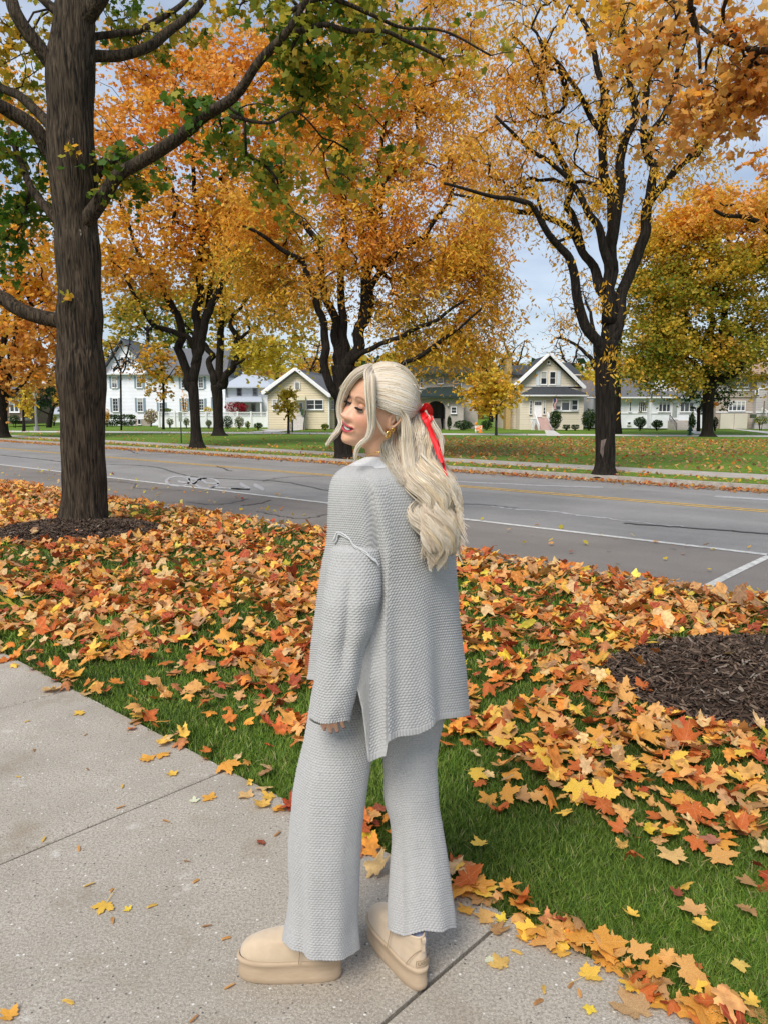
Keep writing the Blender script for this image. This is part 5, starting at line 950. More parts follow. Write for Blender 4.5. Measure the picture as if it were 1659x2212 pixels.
def litter(name, sel, templ, kind='stuff'):
    Vs, Cs, As, Fs, off = [], [], [], [], 0; ids = np.where(sel)[0]; tk = LR.integers(0, len(templ), len(ids)); FF = {}
    for k, (T, F, vein) in enumerate(templ):
        i = ids[tk == k]
        if not len(i): continue
        V = placed(T, np.c_[X[i], Y[i], Z[i]], size[i], th[i], tilt[i], flip[i]); m = len(T)
        for f in F: FF.setdefault(f.shape[1], []).append((f[None]+np.arange(len(i))[:, None, None]*m+off).reshape(-1, f.shape[1]))
        Vs.append(V.reshape(-1, 3)); Cs.append(np.repeat(colr[i]*LR.uniform(.8, 1.15, (len(i), 1)), m, 0)); As.append(np.tile(vein, len(i))); off += m*len(i)
    return tag(mesh(name, np.vstack(Vs), [np.vstack(v) for v in FF.values()], LITM, col=np.clip(np.vstack(Cs), 0, .95), attrs={'vein': np.concatenate(As)}), kind=kind)
litter('leaf_litter', ~big & (dist < 5.5), TEMPL); litter('leaf_litter', ~big & (dist >= 5.5), LOWT)
# the nearest leaves one by one
CLS = [('tan', (.72,.37,.11), 'tan fallen maple leaf in the drift across the near lawn'), ('orange', (.74,.34,.06), 'orange fallen maple leaf in the drift across the near lawn'), ('yellow', (.82,.52,.07), 'yellow fallen maple leaf in the drift across the near lawn'), ('red', (.52,.13,.03), 'red-brown fallen maple leaf in the drift across the near lawn'), ('brown', (.46,.25,.10), 'brown fallen maple leaf in the drift across the near lawn')]
LIB = []
for k in range(30):
    T, F, vein = TEMPL[k]; ci = [0, 1, 1, 2, 3, 4, 0, 1][k % 8]; nm, c, lab = CLS[ci]
    st = np.array([(-.012, -.1, 0), (.012, -.1, 0), (.03, -.75, .06), (.015, -.75, .06)]); V = np.vstack([T, st]); f = [F[0], np.vstack([F[1], [[len(T), len(T)+1, len(T)+2, len(T)+3]]])]
    col = np.tile(c, (len(V), 1))*LR.uniform(.9, 1.1); me = mesh('_leaf', V, f, LITM, col=np.clip(col, 0, .95), attrs={'vein': np.r_[vein, 1, 1, 1, 1]}); LIB.append((me, nm, lab))
def leafobj(me, pos, size, th, tilt, label, group, name='maple_leaf', flip=False):
    o = bpy.data.objects.new(name, me); COL.objects.link(o); o.scale = (size, size, size*(-1 if flip else 1)); o.rotation_euler = (math.atan(tilt[1]), -math.atan(tilt[0]), th)
    zoff = -min((o.rotation_euler.to_matrix() @ Vector((v.co.x*size, v.co.y*size, v.co.z*o.scale.z))).z for v in me.vertices)*.8
    o.location = (pos[0], pos[1], pos[2]+zoff); return tag(o, label, 'leaf', group)
cnum = np.array([np.argmin([np.abs(np.array(c)-colr[i]).sum() for _, c, _ in CLS]) for i in range(len(X))]) if len(X) < 60000 else None
byc = {k: [t for t in LIB if t[1] == CLS[k][0]] for k in range(5)}
for i in np.where(big)[0]:
    ci = int(cnum[i]); me, nm, lab = byc[ci][int(LR.integers(0, len(byc[ci])))]
    s1, n1 = SN(X[i], Y[i]); zone = ('lying beside the left mulch bed' if (PX[i] < 420 and PY[i] < 1260) else 'on the lawn left of the woman\'s sleeve' if (PX[i] < 640 and PY[i] < 1480) else 'on the green strip along the walk, left of the trousers' if PX[i] < 700 else
        'in the drift just right of the sweater' if (PX[i] < 1180 and PY[i] < 1600) else 'in front of the right mulch bed' if (PY[i] < 1600) else ('in the lower drift next to the right trouser leg' if PX[i] < 1180 else 'in the middle of the lower drift' if PX[i] < 1420 else 'in the lower drift near the right picture edge') if (PY[i] < 1780) else 'sunk in the green grass at the lower right'); lab = ('curled ' if abs(tilt[i]).max() > .45 else '')+('small ', 'medium-sized ', 'large ')[int(np.digitize(size[i], [.047, .062]))]+['tan', 'orange', 'yellow', 'red-brown', 'brown'][ci]+' maple leaf '+zone
    if Q[i] < 2.06: lab = ['tan', 'orange', 'yellow', 'red-brown', 'brown'][ci]+' maple leaf, '+('small' if size[i] < .045 else 'medium' if size[i] < .06 else 'large')+', on the seam where grass meets walk, '+('left of the woman' if PX[i] < 800 else 'close to the right boot' if PX[i] < 1130 else 'at the lower right')
    leafobj(me, (X[i], Y[i], Z[i]), size[i], th[i], tilt[i]*.8, lab, 'fallen maple leaves', flip=bool(flip[i]))
# leaves picked out on the walk and the grass, each where the photograph has it
def cleaf(px, py, w, c, label, th=0., curl=.3, seed=0, z=.004, stem=.8, name='maple_leaf', grp='leaves on the walk'):
    g = G(px, py); d = float(np.hypot(*g)); T, F, vein = maple_mesh(np.random.default_rng(500+seed), curl); sz = w*.86/2/FPX*math.hypot(d, 1.6)
    st = np.array([(-.02, -.1, .01), (.02, -.1, .01), (.10, -stem, .10), (.07, -stem, .10)]); V = np.vstack([T, st]); f = [F[0], np.vstack([F[1], [[len(T), len(T)+1, len(T)+2, len(T)+3]]])]
    me = mesh('_leaf', V, f, LITM, col=np.tile(c, (len(V), 1)), attrs={'vein': np.r_[vein, 1, 1, 1, 1]})
    return leafobj(me, (g[0], g[1], z), sz, th, (0, 0), label, None, name)
OR_, GL_, YE_, BR_, RD_, WH_, TN_ = (.76,.38,.06), (.80,.50,.08), (.85,.62,.07), (.40,.22,.09), (.28,.07,.035), (.70,.72,.52), (.66,.42,.18)
for k, a in enumerate([(228,1957,66,GL_,'golden-brown maple leaf with a long stem alone on the left of the concrete',3.0,.25,1.6),(279,1967,28,YE_,'tiny yellow leaf right beside the golden-brown one on the concrete',1,.2,.2),(373,1675,44,GL_,'golden leaf on the concrete close to the grass, left of the slab joint',.4,.5,.5),(456,1726,54,OR_,'orange-brown leaf just past the slab joint beside a whitish one',1.2,.3,.4),
 (421,1733,34,WH_,'whitish ragged leaf left of the orange-brown leaf by the joint',.2,.3,.4),(568,1822,40,RD_,'dark red-brown leaf on the concrete left of the trousers',2.2,.4,.3),(176,1541,44,GL_,'golden leaf near the top edge of the left slab',2.4,.3,.4),(322,1643,56,OR_,'orange leaf half over the walk edge, left of the joint',.8,.5,.3),(350,1632,50,OR_,'second orange leaf on the walk edge, overlapping its neighbour',4.2,.5,.3),
 (24,2198,58,OR_,'orange leaf in the bottom left corner of the walk',1.1,.3,.3),(1082,2088,72,(.66,.42,.12),'brownish gold leaf on the slab right of the boots',.4,.45,.3),(1056,2074,40,WH_,'whitish ragged leaf right of the boots',3.6,.2,.3),(1268,2110,86,GL_,'large golden leaf with a long pale stem at the walk edge, bottom right',5.2,.35,1.3),(1272,2180,44,YE_,'small yellow leaf at the bottom of the walk',2.8,.4,.3),
 (1372,2185,130,(.50,.31,.15),'very large spotted brown leaf at the bottom picture edge',.3,.25,.3),(1365,2110,84,BR_,'dark brown curled leaf on the seam above the very large one',3.3,.5,.3),(1052,1985,84,(.70,.40,.13),'tan-orange leaf at the walk corner right of the trouser hem',1.4,.4,.3),(1070,2010,70,BR_,'brown leaf overlapping the tan-orange one right of the boots',4.4,.5,.3),(1010,1968,60,OR_,'orange leaf beside the trouser hem on the grass edge',2.0,.5,.3),
 (1135,2030,66,OR_,'orange leaf lying across the walk edge right of the brown pair',.6,.4,.3),(1205,2062,66,(.74,.42,.08),'orange-gold leaf on the walk edge above the large golden one',5.5,.5,.3),(1455,1877,100,(.72,.45,.17),'large tan leaf alone on the green grass, lower right',.5,.35,.7),(1040,1845,62,GL_,'golden leaf on the grass right of the trouser leg',1.8,.45,.5),(1500,1995,86,(.70,.38,.14),'tan-orange leaf cluster leaf on the lower right grass',.2,.4,.3),(1515,2020,80,GL_,'gold leaf overlapping the tan-orange one on the lower right grass',3.2,.4,.3),
 (1615,1990,60,BR_,'brown curled leaf near the right picture edge on the grass',2.2,.6,.5),(1367,2002,52,GL_,'golden leaf standing in the grass above the large golden leaf',1.5,.6,.3),(1466,1955,44,RD_,'dark red leaf on the grass left of the brown curled one',.9,.4,.3),(1540,1840,72,(.42,.16,.10),'purplish brown leaf at the lower fringe of the drift, right side',1.2,.5,.4),(1625,2195,56,GL_,'golden leaf near the bottom right corner',.9,.4,.3),
 (1595,2110,60,(.72,.50,.12),'gold leaf in the grass at the lower right edge',2.9,.4,.3),(1430,2170,80,OR_,'orange leaf at the bottom edge right of the very large one',2.2,.5,.3),(535,1722,60,TN_,'tan folded leaf at the corner where grass and walk meet, left of the trousers',1.0,.6,.3),(570,1738,74,(.74,.44,.10),'amber leaf in the pile left of the trousers',2.6,.5,.3),(600,1748,54,OR_,'orange leaf touching the trousers on the walk edge',4.1,.5,.3),(160,1475,80,OR_,'orange leaf in the drift along the upper left walk edge',.7,.5,.3),(110,1492,74,TN_,'tan leaf in the drift along the upper left walk edge',3.7,.5,.3),
 (820,1770,66,RD_,'deep red leaf on the grass seen between the trouser legs',.3,.4,.3),(1085,1990,44,YE_,'yellow scrap of leaf among the brown leaves at the walk corner',.9,.4,.3)]):
    cleaf(*a[:5], th=a[5], curl=a[6], stem=a[7], seed=k, z=.004 if SN(*G(a[0], a[1]))[1] < 1.96 else .04)
# maple keys and scraps on the concrete
KEYP = [(243,1925),(194,1913),(405,1862),(425,1906),(330,1960),(448,2002),(497,2133),(148,2168),(420,2203),(245,1990),(40,1680),(190,1663),(262,1745),(265,1700),(186,1588),(490,2030),(1115,2060),(1232,2130),(1250,2148),(1175,2140),(600,1803),(170,1835),(95,1815),(1163,2168),(360,1775),(60,1560),(75,1622)]
kr = np.random.default_rng(3)
for i, (x, y) in enumerate(KEYP):
    g = G(x, y); L = kr.uniform(.014, .022); P = np.array([(-1, 0, 0), (-.8, .2, .1), (-.2, .34, .16), (.6, .38, .1), (1, .1, .02), (.7, -.22, .06), (-.2, -.16, .1), (-.8, -.18, .08)])*L
    me = mesh('_key', P, [tuple(range(8))], LITM, col=np.tile(((.66,.33,.10), (.72,.45,.10), (.45,.22,.08))[i % 3], (8, 1)), attrs={'vein': np.zeros(8)})
    o = bpy.data.objects.new('maple_key', me); COL.objects.link(o); o.location = (g[0], g[1], .004); o.rotation_euler = (.1, .1, kr.random()*6.28); tag(o, 'small dry winged maple seed lying on the concrete walk', 'seed', 'maple seeds on the walk')
# debris in the slab joint
# far drifts: gutter, kerb strip and far lawn
def fardrift(name, n, sfun, nfun, z, size, pal, seed, dens=None):
    r = np.random.default_rng(seed); s = sfun(r, n); q = nfun(r, n); x, y = RN(s, q); px, py, dd = P2(x, y); ok = (px > -60) & (px < 1720) & (dd > 1)
    if dens is not None: ok &= r.random(n) < dens(px, py, x, y)
    C = np.stack([x[ok], y[ok], z+r.random(ok.sum())*.04], 1); m = len(C); T = maple_outline(None, False)[:, :2]*.9; th = r.random(m)*6.283; tl = r.normal(0, .45, (m, 2)); sz = size*r.uniform(.6, 1.3, m)
    x0 = T[None, :, 0]*np.cos(th)[:, None]-T[None, :, 1]*np.sin(th)[:, None]; y0 = T[None, :, 0]*np.sin(th)[:, None]+T[None, :, 1]*np.cos(th)[:, None]
    V = np.stack([x0*sz[:, None], y0*sz[:, None], (x0*tl[:, :1]+y0*tl[:, 1:])*sz[:, None]+sz[:, None]*.25], -1)+C[:, None]; k = len(T)
    c = pick(pal, m, r)*r.uniform(.75, 1.15, (m, 1)); return tag(mesh(name, V.reshape(-1, 3), np.arange(m*k).reshape(m, k), LEAFMAT(), col=np.repeat(np.clip(c, 0, .9), k, 0)), kind='stuff')
fardrift('gutter_leaves', 7000, lambda r, n: r.uniform(-14, 45, n), lambda r, n: N_FK-np.abs(r.normal(0, .28, n))-.02, ZR+.005, .055, {'litter': 3, 'brown': 1}, 61)
fardrift('kerb_leaves', 3200, lambda r, n: r.uniform(-14, 45, n), lambda r, n: r.uniform(N_FK+.2, N_SW0, n), .0, .055, {'litter': 2, 'brown': 1, 'yellow': .6}, 62)
fardrift('far_leaves', 60000, lambda r, n: r.uniform(-35, 60, n), lambda r, n: N_SW1+r.random(n)**1.3*24, .0, .075, {'litter': 4, 'brown': 2}, 63,
    dens=lambda px, py, x, y: np.where(px > 900, np.clip((py-944)/8, .02, 1)*np.where(py > 985, .35, .9), np.where(py > 962, .25, .05)))
fardrift('road_leaves', 260, lambda r, n: r.uniform(-3, 24, n), lambda r, n: r.uniform(N_NK, N_WHITE+.4, n)-.3*0, ZR+.004, .05, {'yellow': 2, 'litter': 2}, 64)
# ================================================================== THE WOMAN
PR = np.random.default_rng(2024)
pers = empty('person', (*G(790, 2110), 0), 'woman with long blonde waves in a grey knit set, standing on the walk looking left', 'person')
def frame(yaw, pit, roll):
    F = np.array([-math.sin(yaw), -math.cos(yaw), 0]); U = np.array([0, 0, 1.]); L = np.cross(U, F)
    U2 = U*math.cos(roll)+L*math.sin(roll); L2 = np.cross(U2, F); F3 = F*math.cos(pit)+U2*math.sin(pit); return F3, L2, np.cross(F3, L2)
HF, HL, HU = frame(math.radians(57), math.radians(6.5), math.radians(18)); HS = .885; HC = np.array([-.0165, 2.03, 1.6075])
HB = np.stack([HF, HL, HU])
def HW(p): return HC+HS*(np.asarray(p, float) @ HB)          # head-local (forward, left, up) -> world
def HI(w): return ((np.asarray(w)-HC) @ HB.T)/HS
def g2(a, s): return np.exp(-(a/s)**2/2)
def headsurf():
    us = np.array([.125,.121,.113,.10,.085,.065,.045,.025,.0,-.015,-.03,-.045,-.06,-.07,-.08,-.09,-.10,-.110,-.118,-.123,-.126])
    ff = np.array([.0,.025,.045,.062,.075,.085,.090,.092,.087,.087,.088,.089,.091,.092,.090,.087,.091,.092,.086,.066,.0])
    bb = np.array([.0,.035,.058,.078,.091,.100,.104,.105,.102,.098,.092,.084,.075,.068,.062,.056,.05,.045,.04,.035,.0])
    ww = np.array([.0,.028,.045,.059,.068,.074,.077,.078,.078,.077,.075,.0715,.067,.063,.058,.052,.044,.035,.026,.016,.0])
    nu, na = 260, 300; t = np.linspace(0, 1, nu); u = .125-.251*(.5-.5*np.cos(t*np.pi))*.45-.251*t*.55
    f, b, w = (np.interp(-u, -us, a) for a in (ff, bb, ww)); a = np.arange(na)/na*2*np.pi-np.pi; c, s = np.cos(a), np.sin(a)
    e = .86; cf = np.sign(c)*np.abs(c)**e; sf = np.sign(s)*np.abs(s)**e
    F = np.where(c > 0, f[:, None]*cf, b[:, None]*c[None]); L = w[:, None]*np.where(c > 0, sf, s)[None]; U = np.repeat(u[:, None], na, 1)
    fr = np.clip((F-.02)/.04, 0, 1)
    d = 0*F; al = np.abs(L)
    nose = np.interp(-U, [-.012, .0, .012, .026, .036, .043, .050, .056], [0, .002, .009, .019, .0265, .022, .006, 0])
    wd = np.interp(-U, [-.012, .0, .02, .036, .048], [.010, .0065, .0075, .0105, .010]); d += nose*g2(L, wd)
    d += .0075*g2(al-.0135, .0055)*g2(U+.042, .006)
    d += -.0105*g2(al-.031, .014)*g2(U-.001, .0105) + .0035*g2(al-.028, .018)*g2(U-.021, .006)
    d += .0075*g2(al-.040, .017)*g2(U+.036, .016)               # cheeks raised by the smile
    d += -.0035*g2(al-(.020+(-.045-U)*.45), .0045)*g2(U+.058, .016)  # smile folds
    um = -.0735+7.5*L**2; inm = np.clip((.038-al)/.004, 0, 1); op = .0050*np.sqrt(np.clip(1-(al/.032)**2, 0, 1))
    d += inm*(.0045*g2(U-(um+op+.0035), .0034)+.0052*g2(U-(um-op-.0045), .0040)) - .007*inm*np.clip(1-np.abs(U-um)/(op+.0012), 0, 1)**.6*(al < .033)
    d += -.002*g2(al-.040, .005)*g2(U+.062, .006)
    F = F+fr*d; L = L+np.sign(L)*.002*g2(U+.036, .02)*fr
    V = np.stack([F, L, U], -1).reshape(-1, 3); i, j = np.meshgrid(np.arange(nu-1), np.arange(na), indexing='ij'); j2 = (j+1) % na
    return V, np.stack([i*na+j, (i+1)*na+j, (i+1)*na+j2, i*na+j2], -1).reshape(-1, 4)
hv, hf = headsurf()
bm_ = MB(); bm_.v.append(HW(hv)); bm_.f += [tuple(map(int, q)) for q in hf]; bm_.n = len(hv)
# ear (left one shows): rim, lobe and bowl
for sg in (1, -1):
    rim = [(-.004, .078, -.036), (.000, .081, -.026), (.004, .0815, -.010), (.004, .082, .006), (-.003, .085, .020), (-.014, .088, .024), (-.024, .089, .016), (-.026, .088, .0), (-.021, .086, -.014), (-.013, .083, -.026), (-.006, .080, -.036)]
    rim = np.array([(a, sg*b, c-.006) for a, b, c in rim]); R_ = smoothpath(rim, 40); bm_.tube(HW(R_), np.full(len(R_), .0042*HS), 8)
    inner = np.array([(a, sg*b, c) for a, b, c in [(-.014, .082, .010), (-.006, .082, .002), (-.010, .081, -.012), (-.004, .080, -.022)]]); bm_.tube(HW(smoothpath(inner, 12)), .0042, 8)
    bm_.tube(HW(np.array([(-.005, sg*.079, -.028), (-.006, sg*.080, -.036), (-.006, sg*.080, -.042)])), [.004, .0062, .003], 8)
    bm_.tube(HW(np.array([(-.011, sg*.070, .006), (-.011, sg*.080, .004)])), [.016, .013], 10)
def limbp(pts, k=14):
    P = np.array([W(x, y, Y) for x, y, Y, r in pts]); R = np.array([r for *_, r in pts]); D = smoothpath(np.c_[P, R], 6*len(P)); bm_.tube(D[:, :3], D[:, 3], k)
limbp([(812, 900, 2.04, .050), (822, 940, 2.045, .050), (832, 975, 2.055, .052), (838, 1000, 2.06, .060), (842, 1025, 2.06, .070), (848, 1075, 2.06, .085), (852, 1150, 2.06, .09), (852, 1250, 2.06, .09), (850, 1350, 2.05, .10), (848, 1450, 2.04, .105), (846, 1520, 2.03, .10)], 20)
limbp([(842, 1040, 2.07, .04), (800, 1052, 2.03, .038), (778, 1090, 2.0, .032), (772, 1180, 1.955, .030), (756, 1290, 1.895, .033), (738, 1400, 1.88, .029), (722, 1500, 1.862, .023)])
limbp([(850, 1040, 2.08, .04), (905, 1055, 2.14, .04), (920, 1090, 2.17, .038), (924, 1180, 2.2, .036), (912, 1300, 2.24, .033), (890, 1400, 2.28, .029), (880, 1470, 2.3, .023), (876, 1510, 2.3, .02)])
limbp([(790, 1480, 2.02, .055), (745, 1600, 1.99, .052), (715, 1780, 1.968, .045), (704, 1850, 1.967, .042), (702, 1960, 1.972, .036), (706, 2010, 1.99, .030), (704, 2040, 2.0, .027), (680, 2050, 2.0, .020)])
limbp([(880, 1480, 2.09, .055), (888, 1600, 2.09, .050), (897, 1780, 2.06, .042), (900, 1850, 2.05, .038), (895, 1950, 2.04, .034), (890, 2010, 2.01, .027), (888, 2045, 2.0, .026), (880, 2062, 2.02, .020)])
# hands: palm and five separate bent fingers
def hand(w, sx, nailpart):
    x, y, Y = w; palm = [(x-2, y-14, Y), (x, y, Y), (x+2, y+16, Y-.004), (x+3, y+26, Y-.004)]
    for dx in (-18, -6, 6, 18): bm_.tube(np.array([W(x+dx*.5*sx, y-6, Y), W(x+dx*.9*sx, y+10, Y-.002), W(x+dx*sx, y+28, Y-.004)]), [.013, .0125, .010], 10)
    tips = []
    for k, (dx, ln, r) in enumerate(((-21, 38, .0070), (-7, 44, .0073), (7, 42, .0070), (20, 33, .0062))):
        P = np.array([W(x+dx*sx, y+24, Y-.004), W(x+(dx+.6)*sx, y+24+ln*.42, Y-.008), W(x+(dx+2.5)*sx, y+24+ln*.74, Y+.004), W(x+(dx+6)*sx, y+24+ln*.92, Y+.022)]); D = smoothpath(P, 14); bm_.tube(D, np.linspace(r*1.08, r*.80, len(D)), 10)
        tips.append((D[-3], D[-1], r))
    P = np.array([W(x-15*sx, y+2, Y-.004), W(x-22*sx, y+16, Y-.014), W(x-23*sx, y+30, Y-.018), W(x-20*sx, y+42, Y-.016)]); D = smoothpath(P, 12); bm_.tube(D, np.linspace(.011, .0078, len(D)), 10); tips.append((D[-3], D[-1], .0085))
    return tips
TIPS = hand((717, 1516, 1.855), 1, None); hand((878, 1500, 2.3), -1, None)
me0 = bpy.data.meshes.new('tmp'); me0.from_pydata([tuple(v) for v in np.vstack(bm_.v)], [], bm_.f); ob0 = bpy.data.objects.new('tmp', me0); COL.objects.link(ob0)
md = ob0.modifiers.new('r', 'REMESH'); md.mode = 'VOXEL'; md.voxel_size = .0021; md.use_smooth_shade = True
bpy.context.view_layer.update(); bme = bpy.data.meshes.new_from_object(ob0.evaluated_get(bpy.context.evaluated_depsgraph_get())); bpy.data.objects.remove(ob0); bme.name = 'body'
nv = len(bme.vertices); BV = np.zeros(nv*3, np.float32); bme.vertices.foreach_get('co', BV); BV = BV.reshape(-1, 3).astype(float)
E_ = np.zeros(len(bme.edges)*2, np.int32); bme.edges.foreach_get('vertices', E_); E_ = E_.reshape(-1, 2)
deg = np.bincount(E_.ravel(), minlength=nv)[:, None]
hl = HI(BV); wsm = np.where((hl[:, 0] > .045) & (hl[:, 2] > -.12), .35, .9)[:, None]
for it in range(7):
    acc = np.zeros_like(BV); np.add.at(acc, E_[:, 0], BV[E_[:, 1]]); np.add.at(acc, E_[:, 1], BV[E_[:, 0]]); k = wsm if it < 5 else wsm*.3
    if it >= 2: k = np.where(wsm < .5, .12, k)
    BV = BV*(1-k*.5)+acc/deg*k*.5
bme.vertices.foreach_set('co', BV.astype(np.float32).ravel()); hl = HI(BV); F_, L_, U_ = hl.T; al = np.abs(L_)
skin = np.tile([.66, .375, .25], (nv, 1)); 
def mixc(w, c): 
    global skin
    w = np.clip(w, 0, 1)[:, None]; skin = skin*(1-w)+np.array(c)*w
face = (F_ > .03) & (U_ < .12) & (U_ > -.13)
mixc(face*.40*g2(al-.047, .017)*g2(U_+.034, .018), (.66, .23, .16)); mixc(face*.35*g2(L_, .012)*g2(U_+.038, .01), (.70, .30, .22))
um = -.0735+7.5*L_**2; op = .0050*np.sqrt(np.clip(1-(al/.032)**2, 0, 1)); lipw = np.clip((.039-al)/.003, 0, 1)*face
lt_ = np.abs(U_-um); hl_ = op+.0078*np.sqrt(np.clip(1-(al/.037)**2, 0, 1)); mixc(lipw*np.clip((hl_-lt_)/.0012+.5, 0, 1), (.46, .065, .08)); mixc(face*(al < .0325)*np.clip((op-lt_)/.001+.6, 0, 1), (.06, .012, .012))
bu = .0235+.006*np.sin(np.clip((al-.012)/.04, 0, 1)*math.pi)-.002; mixc(face*1.0*np.clip((al-.012)/.004, 0, 1)*np.clip((.052-al)/.01, 0, 1)*g2(U_-bu, .0028), (.20, .10, .055))
mixc(face*.45*g2(al-.032, .012)*g2(U_-.009, .006), (.42, .22, .15)); mixc(face*.5*g2(al-.033, .013)*g2(U_+.008, .0035), (.40, .2, .14))
bme.color_attributes.new('Col', 'FLOAT_COLOR', 'POINT').data.foreach_set('color', np.c_[skin, np.ones(nv)].astype(np.float32).ravel())
SK = M('skin', attr='Col', rough=.42, var=.02, scale=60, spec=.4, bump=.0004, bscale=400); sb = SK.node_tree.nodes['Principled BSDF']; sb.inputs['Subsurface Weight'].default_value = .18; sb.inputs['Subsurface Radius'].default_value = (.010, .004, .002); sb.inputs['Subsurface Scale'].default_value = 1
bme.materials.clear(); bme.materials.append(SK); bme.polygons.foreach_set('use_smooth', np.ones(len(bme.polygons), bool)); body = link('body', bme, pers)
# eyes, lids, lashes, teeth
def sph(c, r, a0=0, a1=math.pi, nu=14, na=20, sq=(1, 1, 1)):
    V = []; F = []
    for i in range(nu+1):
        t = a0+(a1-a0)*i/nu
        for j in range(na): p = 2*math.pi*j/na; V.append((c[0]+r*sq[0]*math.sin(t)*math.cos(p), c[1]+r*sq[1]*math.sin(t)*math.sin(p), c[2]+r*sq[2]*math.cos(t)))
    for i in range(nu):
        for j in range(na): F.append((i*na+j, (i+1)*na+j, (i+1)*na+(j+1) % na, i*na+(j+1) % na))
    return np.array(V), F
EYEM = M('eye_surface', attr='Col', rough=.1, var=.02, spec=.6); LASH = M('lash_black', (.012, .010, .010), .6, .1); TEETH = M('teeth_white', (.70, .67, .62), .3, .03, 90, spec=.5)
for sg in (1, -1):
    c = np.array([.0725, sg*.031, .000]); v, f = sph(c, .0125); dd_ = v-c; g_ = np.array([.86, sg*.0+.30, -.30]); g_ /= np.linalg.norm(g_); q = (dd_/.0125) @ g_
    col = np.where(q[:, None] > .93, [.01, .01, .01], np.where(q[:, None] > .86, [.10, .16, .20], [.72, .70, .68])); mesh('eye', HW(v), f, EYEM, pers, True, col=col)
    V = []; nU, nA = 10, 22                                    # upper lid
    for i in range(nU+1):
        for j in range(nA+1):
            el = math.radians(80-(80+8)*i/nU); az = math.radians(-80+160*j/nA); el2 = el-.10*math.cos(az)+(.0 if i < nU else 0); V.append(c+.0137*np.array([math.cos(el2)*math.cos(az), math.cos(el2)*math.sin(az), math.sin(el2)]))
    Fq = [(i*(nA+1)+j, (i+1)*(nA+1)+j, (i+1)*(nA+1)+j+1, i*(nA+1)+j+1) for i in range(nU) for j in range(nA)]
    mesh('eyelid', HW(np.array(V)), Fq, SK, pers, True, col=np.tile([.50, .25, .16], (len(V), 1)))
    edge = np.array(V[-(nA+1):]); mb = MB(); mb.tube(HW(edge[2:-2]+np.array([.0006, 0, 0])), .0017, 6)
    for j in range(2, nA-1): p = edge[j]; o_ = (p-c)/np.linalg.norm(p-c); o_[0] += .3; mb.tube(HW(np.array([p, p+o_*.0055+[0, sg*.002, -.0012], p+o_*.009+[0, sg*.004, .0012]])), [.0010, .0008, .0003], 4)
    mb.build('eyelashes', LASH, pers)
    low = np.array([c+.0134*np.array([math.cos(math.radians(-26+6*abs(a)/60))*math.cos(math.radians(a)), math.cos(math.radians(-24))*math.sin(math.radians(a)), math.sin(math.radians(-24+8*(abs(a)/60)**2))]) for a in range(-66, 67, 12)]); MB().tube(HW(low), .0006, 5).build('lower_lash_line', M('lash_brown', (.10, .05, .035), .7), pers)
V = []; nL = 33
for i in range(5):
    for j in range(nL):
        l = -.0312+.0624*j/(nL-1); o_ = .0050*math.sqrt(max(0, 1-(l/.032)**2))+.0008; u = -.0728+7.5*l*l+o_*(1-2*i/4); t = abs(((j % 4)-2)/2.)**3; V.append((.0890-7.6*l*l-.0012*(1-t)*0-.0007*t, l, u))
mesh('teeth', HW(np.array(V)), [(i*nL+j, i*nL+j+1, (i+1)*nL+j+1, (i+1)*nL+j) for i in range(4) for j in range(nL-1)], TEETH, pers, True)
NAIL = M('nail_dark_red', (.16, .008, .015), .15, .05, spec=.7)
for a, b, r in TIPS:
    d = (b-a)/np.linalg.norm(b-a); v, f = sph((0, 0, 0), r*.82, nu=8, na=12, sq=(.75, .5, 1.0)); z = d; x = np.cross(z, [0, 1, 0]); x /= np.linalg.norm(x); y = np.cross(z, x); v = v @ np.stack([x, y, z])+b-d*.001+np.array([0, -r*.45, -.001]); mesh('fingernail', v, f, NAIL, pers, True)
# jewellery
GOLD = M('gold_metal', (.80, .52, .16), .22, .05, metal=1.0)
for k, (c, r, t) in enumerate((((-.002, .083, -.055), .0085, .0045), ((-.012, .086, -.040), .0065, .0018))):
    a = np.linspace(0, 2*np.pi, 25); ring = np.stack([c[0]+r*np.sin(a)*.75, c[1]+r*np.sin(a)*.15+0*a, c[2]+r*np.cos(a)], 1); MB().tube(HW(ring), t*HS, 10).build('earring', GOLD, pers, True)
# necklace round the neck base
nk = [W(x, y, Y) for x, y, Y in ((786, 990, 2.05), (795, 984, 2.012), (808, 978.5, 2.0), (822, 976, 1.995), (836, 975.5, 1.998), (852, 976, 2.01), (870, 980, 2.05), (860, 985, 2.10), (820, 990, 2.11), (790, 992, 2.08))]
nk = smoothpath(np.array(nk+[nk[0]]), 90); mb = MB(); mb.tube(nk, .0013, 6)
mb.build('necklace', GOLD, pers, True)
# ------------------------------------------------------------------ KNITWEAR
def knitmat(name, c):
    m = M(name, c, .95, .10, 160, sheen=.25, spec=.1, bump=.0006, bscale=900); return m
KNIT = knitmat('grey_knit', (.40, .40, .40)); RIB = knitmat('grey_rib', (.54, .55, .56))
def stitch(u, v, w=.0088, h=.0070, amp=.0034):
    """staggered bobbles of a waffle/moss knit; u, v in metres"""
    r = v/h; k = np.floor(r); fu = u/w+.5*(k % 2); a = np.abs(np.sin(np.pi*fu)); b = np.abs(np.sin(np.pi*r)); return amp*(a**.7)*(b**.75)-amp*.4
def grid(nu, nv_, closed=True):
    i, j = np.meshgrid(np.arange(nu-1), np.arange(nv_ if closed else nv_-1), indexing='ij'); j2 = (j+1) % nv_; return np.stack([i*nv_+j, (i+1)*nv_+j, (i+1)*nv_+j2, i*nv_+j2], -1).reshape(-1, 4)
